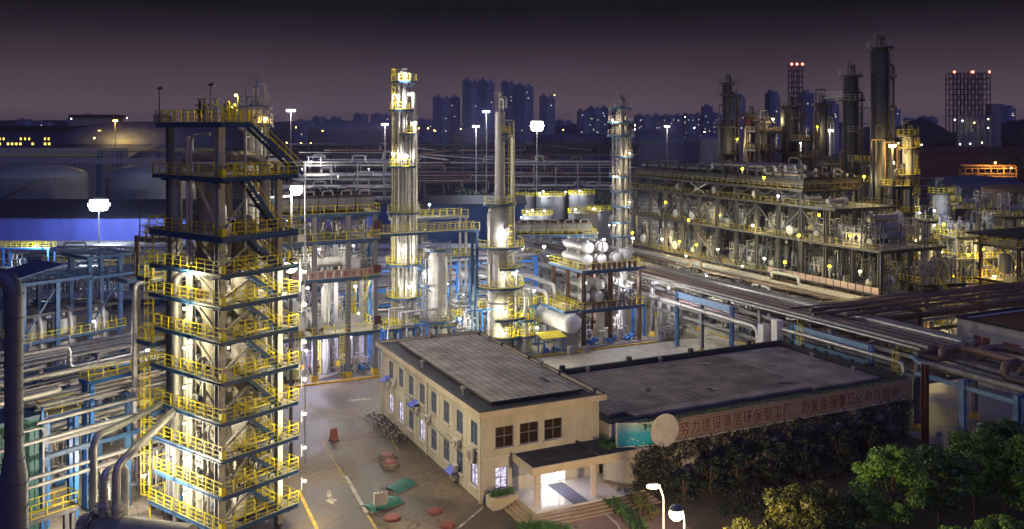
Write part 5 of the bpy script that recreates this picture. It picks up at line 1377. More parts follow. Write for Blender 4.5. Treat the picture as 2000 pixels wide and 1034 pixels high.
# slim dark pole with platform left of tower
t = thing('vent_stack', 'slim dark vent pole with ladder just left of the tower', 'vent pole', V((wx(268, 88), 88, 0)), RT)
MB().tube((0, 0, 0), (0, 0, 23.5), .26, 10).obj('pole', M['brown'], t); lad(MB(), -.35, 0, 0, 22, -1, 0, False).obj('ladder', M['grey'], t); slab(MB(), -1.6, 1.2, -1, 1, 19.5).obj('platform', [M['grate'], M['blue']], t)
pipe_thing([V((wx(290, 84), 84, 19.8)), V((wx(272, 84), 83, 19.8)), V((wx(271, 84), 83, 4))], .24, 'silver_pipe', 'tall thin silver pipe hooked over beside the slim dark pole', n=10)

# ---------------------------------------------------------------- far left: sleepers of pipes, blue shed, tanks
rnd = random.Random(9)
for i, (Y, z, n_, wdt) in enumerate(((170, 1.2, 8, 7), (186, 3.2, 9, 8), (204, 1.4, 9, 8), (222, 2.2, 9, 9), (240, 1.6, 8, 8))):
    lb = ['nearest', 'second nearest', 'middle', 'second farthest', 'farthest'][i]
    rack(f'{lb} of the long horizontal pipe rows behind the dark blue frame', (-150, Y+6, 0), (-8, Y, 0), wdt, (z,), 12, 'blue', n_, ('silver_pipe', 'dull_pipe', 'silver_pipe'), f'pipe of the {lb} long row on the left', 'pipes in the long left rows', rnd=rnd, rr=(.14, .36), loops=.12, over=3)
for i in range(16):
    p = V((rnd.uniform(-125, -50), rnd.uniform(165, 235), 0)); put(PM[i % 4], p, rnd.choice((0, PI)), 'tangle of small silver pipes between the long left pipe rows', 'pipe tangles between the long left rows', rnd.uniform(1, 1.7))
walkway('blue platform with yellow rails at the left edge beside the long pipe rows', (-135, 205, 0), (-103, 203, 0), 3, 7.0, 'bright_blue', sides='nsew', group=None)
walkway('small yellow railed crossing over the long pipe rows, far left', (-98, 190, 0), (-92, 189.6, 0), 2, 5.6, 'bright_blue', sides='nsew', group=None)
walkway('long railed footbridge over the pipe rows behind the dark blue frame', (-82, 184, 0), (-66, 205, 0), 2, 5.6, 'bright_blue', group=None)
M['tinroof'] = mat('darkened_sheet_roof', (.028, .03, .045), .6, .1, .3, .15, streak=True)  # roof colour lowered to imitate mast light aimed away from it
M['tinroof'].node_tree.nodes['Principled BSDF'].inputs['Specular IOR Level'].default_value = .05
def shed(label, loc, rz, L, D, hw, hr, wm='tin', rm='tinroof', pitch=1.2):
    t = thing('industrial_shed', label, 'shed', loc, rz)
    m = MB().box(0, L, 0, D, 0, hw)
    m.obj('wall', M[wm], t)
    k = MB(); i = 0
    while i*pitch < L: k.box(i*pitch, i*pitch+.12, -.06, -.002, .6, hw-.05); i += 1
    k.obj('wall_rib', M[wm], t)
    k = MB(); k.add([(-.6, -.8, hw), (L+.6, -.8, hw), (L+.6, D/2, hr), (-.6, D/2, hr), (L+.6, D+.8, hw), (-.6, D+.8, hw), (-.6, -.8, hw+.25), (L+.6, -.8, hw+.25), (L+.6, D/2, hr+.25), (-.6, D/2, hr+.25), (L+.6, D+.8, hw+.25), (-.6, D+.8, hw+.25)],
        [(0, 3, 2, 1), (3, 5, 4, 2), (6, 7, 8, 9), (9, 8, 10, 11), (0, 1, 7, 6), (4, 5, 11, 10), (0, 6, 9, 3), (3, 9, 11, 5), (1, 2, 8, 7), (2, 4, 10, 8)])
    k.obj('roof', M[rm], t); MB().box(0, L, -.1, -.062, 0, .6).obj('plinth', M['concrete'], t)
    return t
shed('long blue corrugated shed lit by the mast light on the left', (-165, 268, 0), -.012, 122, 34, 7.2, 11.2)
def tank(label, x, Y, r, h, dome, m='tank', group='large storage tanks', rail=None, stair=True, n=40, cat='storage tank'):
    t = thing('storage_tank', label, cat, (x, Y, 0), 0, group)
    MB().lathe([(r, 0), (r, h)], n).obj('shell', M[m], t)
    MB().lathe([(r+.15, h), (r+.15, h+.25)]+[(r*math.cos(a*PI/16), h+.25+dome*math.sin(a*PI/16)) for a in range(0, 9)], n).obj('roof', M[m], t)
    k = MB(); z = 2.2
    while z < h: k.arc((0, 0), r, r+.08, z, z+.15, 0, 360, n); z += 2.4
    k.obj('hoop', M[m], t)
    if rail:
        R = r+.1; P = [(R*math.cos(2*PI*i/n), R*math.sin(2*PI*i/n), h+.25) for i in range(n+1)]
        q = MB()
        for p in P[:-1]: q.beam(p, V(p)+UP*1.15, .1)
        for a, b in zip(P, P[1:]):
            for zz in (.2, .65, 1.15): q.beam(V(a)+UP*zz, V(b)+UP*zz, .09)
        q.obj('railing', M[rail], t)
    if stair:
        q = MB(); k = 24
        for i in range(k):
            a = math.radians(-130+70*i/k); b = math.radians(-130+70*(i+1)/k); za = h*i/k; zb = h*(i+1)/k
            q.beam((math.cos(a)*(r+.6), math.sin(a)*(r+.6), za), (math.cos(b)*(r+.6), math.sin(b)*(r+.6), zb), .9, .12); q.beam((math.cos(a)*(r+1), math.sin(a)*(r+1), za+1.1), (math.cos(b)*(r+1), math.sin(b)*(r+1), zb+1.1), .1)
        q.obj('stair', M['dull_pipe'], t)
    return t
tank('pale domed storage tank at the far left behind the blue shed', wx(70, 375), 375, 19.5, 13.5, 4.8); tank('pale domed storage tank half hidden by the left tower', wx(295, 345), 345, 16, 15, 4.5)
M['dtank'] = mat('dark_blue_tank_paint', (.06, .07, .14), .6, 0, .3, .2, streak=True)
tank('huge dark domed tank behind the left tower', wx(285, 560), 560, 52, 24, 13, 'dtank'); tank('dark domed tank at the left edge behind the pale one', wx(-40, 470), 470, 30, 14, 5, 'dtank')
tank('greenish low domed tank on the horizon left of the bright column', wx(682, 900), 900, 40, 30, 9, 'tank'); tank('domed tank behind the small white mast lights, on the horizon', wx(930, 800), 800, 22, 27, 6, 'tank')
tank('dark domed tank right of the slim lattice-topped column', wx(1278, 620), 620, 30, 24, 8, 'dtank'); tank('pale low tank top right of the dark domed one', wx(1385, 640), 640, 26, 25, 2, 'tank'); tank('dark low tank between the central lights and the slim column', wx(1130, 700), 700, 34, 25, 4, 'dtank')
# far gallery and factory
walkway('long far pipe bridge with yellow railed walkway, upper left', (wx(-60, 415), 415, 0), (wx(190, 418), 418, 0), 4, 20.3, 'blue', sp=2.5, group=None)
walkway('raised continuation of the far railed pipe bridge behind the tower', (wx(190, 418), 418, 0), (wx(420, 418), 418, 0), 4, 22.8, 'blue', sp=2.5, group=None)
for i in range(4): pipe_thing([V((wx(-60, 413), 413-i*.8, 19.4-.6*i)), V((wx(560, 413), 413-i*.8, 19.4-.6*i))], .3, 'silver_pipe', f'{ORD[i]} long pipe slung along the far pipe bridge', 'pipes along the far bridge')
t = thing('concrete_wall', 'long grey concrete wall far off at the upper left', 'wall', (wx(-60, 430), 430, 0), 0)
MB().box(0, 75, 0, 1, 0, 24).obj('wall', M['concrete'], t)
t = thing('far_factory', 'long low factory with rows of yellow lit windows, upper left', 'building', (wx(-60, 620), 620, 0), 0)
MB().box(0, 100, 0, 40, 0, 31).obj('wall', M['dtank'], t); MB().box(-1, 101, -1, 41, 31, 34.8).obj('roof', M['tinroof'], t)
WINM.append(glow((1, .7, .12), 1.8)); rnd = random.Random(5)
for i in range(34): 
    lit_window(t, (4+i*2.8+rnd.uniform(-.4, .4), -.05, 25.8), 1.0, 1.6, 3) if rnd.random() < .6 else None
    if rnd.random() < .4: lit_window(t, (4+i*2.8, -.05, 22.4), 1.4, 1.6, 3)
t = thing('far_hall', 'pale warehouse roof on the skyline left of the orange lamp', 'building', (wx(137, 900), 900, 0)); MB().box(0, 40, 0, 30, 0, 43).obj('wall', M['tank'], t); MB().box(-1, 41, -1, 31, 43, 46).obj('roof', M['tinroof'], t)
# ---------------------------------------------------------------- middle unit with the lettered railing
ux, uy = -8.5, 46.2
ua = steel_frame('multi-storey blue and grey steel structure with lettered railing plates, behind the office left end', B(ux, uy), RB, (0, 4.6, 9.2, 13.0), (0, 6.5, 13.5), 
    [(-.5, 13.6, -.6, 14.2, 6.1), (-.5, 13.6, -.6, 14.2, 13.6), (-.5, 13.6, -.6, 14.2, 18.7), (-.5, 13.6, -.6, 14.2, 22.3)], 22.2, colm='grey', cw=.6, foot='kerb')
panels(ua, ((1.4, -.6, 13.7), (12.6, -.6, 13.7)), 1.05, 'panel', 10, text='为主全员动手综合治理', tm='ink', gap=.14)
MB().box(2.2, 3.1, -.75, -.66, 18.85, 19.75).obj('notice_plate', M['cream'], ua)
for i in range(2):
    air_cooler(f'{("near", "far")[i]} fin fan cooler bank on the top deck of the middle steel structure', B(ux+.2, uy+.4+i*6.9, 22.35), RB, 12.8, 6.4, 2.0, 5, 'grey', 'dark')
f, r = steps((13.9, 8.5, 6.1), (13.9, 2.0, 13.6), .9, (1, 0, 0)); o = f.obj('stair', M['blue'], ua); r.obj('handrail', M['yellow'], o)
f, r = steps((13.9, 8.5, 13.6), (13.9, 3.0, 18.7), .9, (1, 0, 0)); o = f.obj('stair', M['blue'], ua); r.obj('handrail', M['yellow'], o)
for i, (x, y, z, L, r, rz, mm) in enumerate(((3.0, 3.5, 6.15, 6, .75, -PI/2, 'silver'), (5.2, 3.5, 6.15, 6, .7, -PI/2, 'silver'), (2.2, 3.5, 8.7, 5, .6, -PI/2, 'silver'), (10.2, 3, 13.65, 6, .8, -PI/2, 'silver'), (8.0, 5, 13.65, 6, .7, PI, 'dull'), (3, 9, 13.65, 7, .6, 0, 'dull'), (7, 9.5, 6.15, 6, .6, 0, 'dull'))):
    exchanger(['lower left', 'second', 'upper left', 'bright round-ended', 'dull grey crosswise', 'far crosswise', 'far lower'][i]+(' exchanger on the lettered deck of the middle structure' if z > 13 else ' exchanger on the low deck of the middle structure'), B(ux+x, uy+y, z), RB+rz, L, r, mm, 'exchangers in the middle structure')
for i, (x, y, r, h) in enumerate(((6.9, 3.2, .6, 12.2), (8.6, 8, .55, 12.6), (2.0, 8, .9, 5.2), (11.5, 7, .7, 5.0))):
    t = column(f'{ORD[i]} upright vessel inside the middle structure', B(ux+x, uy+y), [(r, .1), (r, h-.6), (r*.6, h-.15), (0, h)], [(h*.45, -200, 20, .8)] if h > 6 else [], -150, [(-60, .12, 1, h+.2, .2)], group='vessels in the middle structure', name='process_vessel', top=None, cat='vessel', lamps=())
rnd = random.Random(4)
for i in range(36): put(PM[i % 4], B(ux+rnd.uniform(1, 12), uy+rnd.uniform(1, 12), rnd.choice((.05, 6.15, 13.65, 18.75))), RB+rnd.choice((0, PI/2, PI)), 'small silver pipework and valves inside the middle steel structure', 'pipework in the middle structure', rnd.uniform(.7, 1))
for i in range(4): put(PU, B(ux+9+i*1.2, uy+1.5+(i % 2)*2, .05), RB+PI/2, 'blue motor pump on the ground under the middle structure', 'pumps under the middle structure')
t = thing('compressor', 'pale green compressor with handwheel on the ground under the middle structure', 'compressor', B(ux+1.9, uy+.9, 0), RB)
MB().box(-1.4, 1.4, -.8, .8, 0, .5).obj('base', M['dark'], t); MB().box(-.8, .8, -.7, .7, .5, 2.4).lathe([(.6, 0), (.6, .5)], 16, (0, -.7, 1.4), Matrix.Rotation(PI/2, 4, 'X')).obj('casing', mat('pale_green_paint', (.4, .45, .25), .5), t)
MB().lathe([(.5, 0), (.56, .05), (.5, .1), (.44, .05), (.5, 0)], 18, (1.4, -.9, 1.3), Matrix.Rotation(PI/2, 4, 'X')).beam((.9, -.95, 1.3), (1.9, -.95, 1.3), .06).beam((1.4, -.95, .8), (1.4, -.95, 1.8), .06).obj('handwheel', M['white'], t)
for i, (x, z) in enumerate(((13.75, 20.0), (13.75, 14.0), (13.75, 7.0))): tag(MB().box(0, .12, -.5, .5, 0, 1.1).obj('sign_plate', M['darkred'], None, B(ux+x-.6, uy-.75, z), RB+PI/2), f'{("top", "middle", "lowest")[i]} small dark red plate at the right corner of the middle structure', 'sign')
# decks between the structure and the tall column
walkway('railed gangway from the middle structure to the tall bright column', B(5, 50), B(22, 50), 2.2, 18.6, 'blue', sp=1.3)
walkway('high railed gangway with pale posts in front of the blue shed', B(14, 66), B(27, 66), 3.0, 19.0, 'grey', sp=1.3)
walkway('railed gangway on blue legs between the two bright columns', B(16, 58), B(25, 58), 2.2, 13.5, 'blue', sp=1.2)
# the three bright columns
c1 = column('tallest bright silver column with four yellow platforms near the middle left', B(12.6, 57.5), [(1.2, 0), (1.2, 20.5), (.95, 22.0), (.95, 39.6), (.5, 40.2), (0, 40.3)],
    [(40.9, -190, 10, 1.5), (36.6, 150, 330, 1.2), (33.0, -100, 40, 1.3), (28.0, 160, 380, 1.35), (21.0, 170, 390, 1.4), (13.2, 150, 390, 1.5), (8.2, 150, 390, 1.5), (3.8, 150, 390, 1.5)], -150,
    [(-30, .42, 6, 39, .35), (-70, .16, 4, 38, .2), (-110, .26, 10, 41.5, .25), (-140, .14, 5, 30, .3), (20, .3, 8, 36, .35), (-90, .09, 3, 33, .5), (-50, .1, 5, 35, .6), (-165, .2, 6, 39, .3)], rings=((6, -60), (11, -120), (16, -80)))
v1 = column('plain fat silver column cut off by the office roof, beside the tallest bright column', B(16.6, 53.5), [(1.45, 0), (1.45, 14.4), (1.1, 15.1), (0, 15.4)], [(15.6, 100, 380, .9), (10.4, 110, 250, 1.2), (5.0, 120, 400, 1.2)], 165, [(175, .12, 1, 14, .3), (20, .2, 2, 15, .3)], railm='grey', group='fat columns', top=None)
c2 = column('stepped column, slim shaft on a fat lower part with round yellow platforms', B(25.3, 50), [(1.95, 0), (1.95, 7.4), (1.75, 7.6), (1.75, 21.5), (1.5, 22.0), (.85, 22.3), (.78, 26), (.72, 36.2), (.3, 36.6), (0, 36.7)],
    [(22.4, -210, 60, 1.6), (16.0, 165, 400, 1.9), (12.9, -90, 30, 1.6), (10.0, 150, 400, 1.9), (5.4, -100, 30, 1.8), (2.6, -140, 30, 1.5), (33, -80, 60, .9)], -58,
    [(0, .16, 3, 15, .35), (-140, .2, 10, 21, .3), (40, .3, 4, 33, .3), (-95, .12, 9, 15, .3), (15, .1, 20, 35, .35)], shellm='dull', rings=((14, -80), (8.6, -110), (4, -70), (18.6, -60)), n=26)
c3 = column('slim column with lattice-like platforms on top, between the centre and the dark unit', (wx(1213, 168), 168, 0), [(.95, 0), (.95, 36.5), (.6, 37.4), (0, 37.7)],
    [(37.4, -220, 40, 1.5), (34.9, -220, 40, 1.4), (32.4, -220, 40, 1.5), (28.6, -160, 20, 1.2), (25, 130, 300, 1.2), (22.2, -160, 40, 1.2), (19.5, -160, 40, 1.2), (16.6, 150, 320, 1.2), (14, -160, 40, 1.2), (11.2, -160, 20, 1.2), (8.6, -160, 40, 1.2)], -20, [(-60, .3, 3, 36, .2), (-100, .28, 4, 38.6, .3), (-10, .14, 5, 33, .5), (190, .22, 3, 34, .3)], railm='dull_pipe', pipem='dull_pipe')
column('short green vessel with a round yellow platform beside the fat-based column', B(31.3, 52.5), [(1.0, 0), (1.0, 5.6), (.6, 6.1), (0, 6.2)], [(6.3, 0, 359, 1.1), (3.0, -180, 20, 1.0)], -100, [(60, .15, 1, 6, .2)], shellm='green', group='short vessels', name='process_vessel', top='loops', cat='vessel')
# horizontal white drum on concrete
t = thing('horizontal_drum', 'big white horizontal drum on a concrete pier behind the office roof', 'drum', B(35.3, 45.6), RB+PI/2)
X = Matrix.Rotation(PI/2, 4, 'Y'); r = 1.55
MB().lathe([(r*math.sin(a*PI/16)*1.0, -.75*math.cos(a*PI/16)) for a in range(0, 9)]+[(r, 9), (r*.8, 9.5), (0, 9.8)], 28, (0, 0, 4.1), X).obj('shell', M['white'], t)
MB().box(.6, 1.5, -1.5, 1.5, 0, 2.9).obj('pier', M['concrete'], t); MB().box(7, 7.8, -1.4, 1.4, 0, 2.9).obj('pier', M['concrete'], t)
d = slab(MB(), .2, 8, -1.1, 1.1, 5.95).obj('platform', [M['grate'], M['blue']], t); rect_rail(.3, 7.9, -1.0, 1.0, 5.95, 'nsew', 1).obj('railing', M['yellow'], d)
MB().path([(1.5, 0, 5.6), (1.5, 0, 6.9), (2.5, .5, 6.9), (2.5, .5, 5.7)], .2, 10).path([(4, 0, 5.6), (4, 0, 6.6)], .2).obj('nozzle', M['silver_pipe'], t)
for i, (x, y, h) in enumerate(((-1.2, -.6, .9), (1.5, -.8, .6))): tag(MB().box(-.45, .45, -.35, .35, 0, h+.3).obj('concrete_block', M['concrete'], None, B(35.3+x, 44.0+y*.2, 0), RB), f'{("taller left", "lower right")[i]} small concrete block on the yellow kerb below the white drum', 'block')
t = thing('pump_shelter', 'small shelter with a flat yellow roof beside the white drum', 'shelter', B(30.2, 45.0), RB)
for x in (0, 3.2):
    for y in (0, 1.9): MB().box(x, x+.14, y, y+.14, 0, 2.4).obj('post', M['bright_blue'], t)
MB().add([(-.3, -.4, 2.4), (3.7, -.4, 2.4), (3.7, 2.5, 2.75), (-.3, 2.5, 2.75), (-.3, -.4, 2.52), (3.7, -.4, 2.52), (3.7, 2.5, 2.87), (-.3, 2.5, 2.87)], [(3, 2, 1, 0), (4, 5, 6, 7), (0, 1, 5, 4), (1, 2, 6, 5), (2, 3, 7, 6), (3, 0, 4, 7)]).obj('roof', M['yellow'], t)
for i in range(2): put(PU, B(31+i*1.6, 46, 0), RB+PI/2, 'blue motor pump under the small yellow roofed shelter', 'pumps under the yellow shelter', .8)
# exchanger structure
ex = steel_frame('two storey exchanger structure with silver exchangers on its top deck, right of centre', B(38, 46.6), RB, (0, 4.8, 10.2), (0, 5, 9.8), [(-.5, 11, -.5, 10.4, 5.8), (-.5, 11, -.5, 10.4, 11.8)], 11.7, colm='brown', cw=.5)
for z in (5.9, 11.9): panels(ex, ((.9, -.5, z), (9.4, -.5, z)), 1.0, 'brown', 9, gap=.35)
MB().box(-.1, 11.5, -1, -.8, 0, .2).obj('curb', M['concrete'], ex)
k = 0
for z, lv in ((11.85, 'top'), (5.85, 'lower')):
    for x, zz in ((1.3, 0), (1.5, 1.9), (3.8, 0), (4.0, 1.9), (6.6, 0), (8.6, .4)):
        exchanger(f'{ORD[k % 6]} exchanger from the left on the {lv} deck of the exchanger structure', B(38+x, 46.6+4.6, z+zz), RB-PI/2, 7.6 if z > 7 else 6, .68, 'silver', f'exchangers on the {lv} deck'); k += 1
rnd = random.Random(14)
for i in range(14): put(PM[i % 4], B(38+rnd.uniform(1, 10), 46.6+rnd.uniform(.5, 8), (.02, 5.85, 5.85)[i % 3]), RB+rnd.choice((0, PI/2, PI)), 'silver pipes and valves packed inside the exchanger structure', 'pipework in the exchanger structure', rnd.uniform(.8, 1.05))
for i in range(6): put(PU, B(39+i*1.7, 46.8+(i % 2)*1.3, .02), RB+PI/2, 'blue motor pump on the ground under the exchanger structure', 'pumps under the exchanger structure')
for i in range(5): pipe_thing([B(46.0+.55*i, 49+.4*i, 1), B(46.0+.55*i, 49+.4*i, 14.5-.6*i), B(46.0+.55*i, 52+.4*i, 14.5-.6*i), B(46+.55*i, 54+.4*i, 10)], .2, 'silver_pipe', f'{ORD[i]} tall silver riser from the left at the right end of the exchanger structure', 'risers at the exchanger structure')
t = thing('blue_tower_frame', 'bright blue narrow frame with yellow ladder right of the exchanger structure', 'steel structure', B(49.5, 49), RB)
for x in (0, 1.3):
    for y in (0, 1.3): MB().hcol(x, y, 0, 6, .3, .06).obj('column', M['bright_blue'], t)
lad(MB(), 2.0, .6, 0, 5.5, 1, -.3).obj('ladder', M['yellow'], t)
for i in range(3): pipe_thing([B(52+i*.9, 46.5, .3), B(52+i*.9, 46.5, 6.5-i*.5), B(52+i*.9, 49, 6.5-i*.5), B(50+i*.9, 51, 6.5-i*.5)], .3, 'silver_pipe', f'{ORD[i]} of three upright bent pipes just right of the exchanger structure', 'upright bent pipes', R=.9)
for i in range(4): put(PM[i % 4], B(52.5+i*.9, 44.8+.5*i, .02), RB, 'valve skid at the foot of the three upright bent pipes', 'valve skids by the bent pipes', .75)
# long inclined pipes and blue rack between columns
rack('blue pipe rack crossing behind the two bright columns', B(6, 78, 0), B(46, 78, 0), 9, (6.0, 9.5), 8, 'bright_blue', (8, 6), ('silver_pipe', 'dull_pipe'), 'pipe on the blue rack behind the bright columns', 'pipes on the central rack', rnd=random.Random(41), rr=(.15, .35), cw=.5)
rack('lower blue pipe rack in front of the crossing one, between the bright columns', B(12, 66, 0), B(36, 66, 0), 7, (3.0,), 8, 'bright_blue', (8,), ('silver_pipe', 'dull_pipe'), 'pipe on the low blue rack between the bright columns', 'pipes on the low central rack', rnd=random.Random(42), rr=(.15, .32))
pipe_thing([B(30, 70, 8.6), B(33.5, 60, 8.2), B(34.5, 52, 7.8), B(34.5, 52, 3)], .32, 'silver_pipe', 'pale pipe sloping down towards the white drum, left one', R=1); pipe_thing([B(33, 74, 9.2), B(36, 60, 9.0), B(36.4, 53, 8.6), B(36.4, 53, 4)], .38, 'silver_pipe', 'pale pipe sloping down towards the white drum, right one', R=1)
for i in range(18): put(PM[i % 4], B(rnd.uniform(14, 37), rnd.uniform(49, 72), .02), RB+rnd.choice((0, PI/2, PI)), 'silver pipework standing between the bright columns', 'pipework between the bright columns', rnd.uniform(.8, 1.3))
for i in range(5): put(VD, B(18+i*3.4, 62+(i % 2)*4, .02), 0, 'upright silver drum between the bright columns', 'drums between the bright columns', 1.1)
column('slim yellow railed vessel beside the fat-based column, behind the office roof', B(28.6, 48.2), [(.8, 0), (.8, 6.2), (.4, 6.8), (0, 6.9)], [(5.0, 0, 359, .9), (2.6, -200, 20, .9)], -60, [(100, .12, 1, 6, .2)], group='short vessels', name='process_vessel', top='loops', cat='vessel')
# cooler bank 2 and small tanks
cf = steel_frame('long low cooler structure with yellow rail behind the fat-based column', V((wx(1006, 190), 190, 0)), .10, (0, 5.5, 11, 16.5), (0, 7), [(-.5, 17.3, -.6, 7.6, 7.6), (-.5, 17.3, -.6, 7.6, 11.4)], 11.3, colm='grey', cw=.4)
air_cooler('dark topped fin fan cooler bank behind the fat-based column', V((wx(1006, 190)+.2, 190.6, 11.45)), .10, 16.2, 6.6, 2.0, 5, 'grey', 'brown')
rnd = random.Random(15)
for i in range(10): put(PM[i % 4], V((wx(1006, 190)+rnd.uniform(0, 16), 190+rnd.uniform(0, 7), rnd.choice((0, 7.65)))), .1, 'pipework inside the long low cooler structure', 'pipework in the cooler structure', rnd.uniform(.8, 1.2))
for i, (px, Y, r, zt, lb) in enumerate(((1022, 290, 3.6, 386, 'leftmost of the back row'), (1076, 285, 4.5, 385, 'widest, middle of the back row'), (1136, 282, 4.0, 381, 'right of the back row'), (1049, 240, 4.0, 421, 'low front one behind the cooler bank'), (1139, 235, 3.8, 418, 'front right one with bright rail'), (1170, 262, 3.4, 412, 'far right one beside the slim column'))):
    tank(f'small grey tank with yellow rim railing, {lb}', wx(px, Y), Y, r, max(wz(zt, Y), 3), .5, 'tank', 'small tanks with yellow rails', 'yellow', False, 24)
for i, (px, py, Y) in enumerate(((1000, 372, 282), (1061, 374, 280), (1054, 378, 280), (1105, 375, 278), (1132, 373, 276), (1030, 413, 236), (1040, 411, 236), (1063, 412, 234), (1018, 425, 236), (1160, 408, 258), (1124, 409, 233))):
    lamp(f'{ORD[i]} small white lamp from the first listed on the rims of the small railed tanks', W(px, py, Y), 45, (.92, .95, 1), .24, arm=(0, .4, .3), group='white lamps on the small tanks')
# blue shed and far rack
shed('dull blue shed wall behind the tall column, centre left', (wx(835, 262), 262, 0), .05, 28, 14, 11.5, 13.5, 'tin2')
shed('low blue shed in front of the dark shrubs, centre', (wx(560, 285), 285, 0), .02, 40, 16, 9.5, 11.5, 'tin2')
M['shrub'] = leafmat('dark_shrub_leaf', (.012, .025, .018), (.035, .06, .03), .6)
# far wide pipe gallery
M['rust_far'] = mat('rusty_far_pipe', (.14, .09, .085), .5, .2, .35, 1.0)
rnd = random.Random(21)
fg = steel_frame('very long dark pipe gallery of many columns across the middle distance', (wx(560, 420), 425, 0), -.02, [i*9.0 for i in range(19)], (0, 6), [(-1, 163, -.5, 7, z, '') for z in (8, 15, 21)], 25.5, 'dark', 'dark', .55, cat='pipe gallery', beams=False)
MB().box(-1, 163, 5.2, 5.6, 21.2, 25).obj('screen_wall', M['tinroof'], fg); MB().box(-1.5, 163.5, -1, 7.5, 25.4, 26.2).obj('roof', M['tinroof'], fg)
for i in range(26):
    z = rnd.choice((9, 10.2, 11.5, 13, 16, 17.3, 18.6, 22, 23)); a = rnd.uniform(0, 90); b = a+rnd.uniform(30, 72); x0 = wx(560, 420); s = rnd.uniform(1.5, 4)
    y = 424-rnd.uniform(.5, 2.5)
    pipe_thing([V((x0+a, y, z)), V((x0+(a+b)/2, y, z)), V((x0+(a+b)/2, y, z+rnd.choice((-s, s)))), V((x0+b, y, z+0))] if i % 2 else [V((x0+a, y, z)), V((x0+b, y, z)), V((x0+b, y, z-s*1.5))], rnd.uniform(.25, .5), rnd.choice(('dull_pipe', 'rust_far', 'brown')), 'pipe running along the long far gallery', 'pipes on the long far gallery')
rack('silver pipe rack behind the middle structure, below the skyline', (wx(545, 300), 300, 0), (wx(800, 302), 302, 0), 9, (13.5, 17.5, 22), 8, 'grey', (5, 5, 6), ('dull_pipe', 'silver_pipe', 'dull_pipe'), 'pipe on the silver rack behind the middle structure', 'pipes on the silver far rack', rnd=random.Random(31), rr=(.25, .55), loops=.5)
rack('grey pipe rack with coils of brown pipe left of the slim column', (wx(1000, 380), 380, 0), (wx(1215, 378), 378, 0), 8, (9, 14, 19), 9, 'grey', (4, 4, 5), ('dull_pipe', 'brown'), 'pipe on the rack left of the slim column', 'pipes on the rack left of the slim column', rnd=random.Random(32), rr=(.25, .5), loops=.5)
t = thing('small_kiosk', 'brightly lit open kiosk on top of the far pipe rack', 'kiosk', (wx(617, 300), 298, 21), 0)
for x in (-2, 2): MB().box(x-.1, x+.1, -.1, .1, 0, 3).obj('post', M['white'], t)
MB().box(-2.4, 2.4, -1, 1, 3, 3.3).obj('roof', M['white'], t)
lamp('bright tube lamp inside the open kiosk on the far rack', (wx(612, 300), 297, 22.6), 300, WHITE, .3, arm=(0, .3, .3))
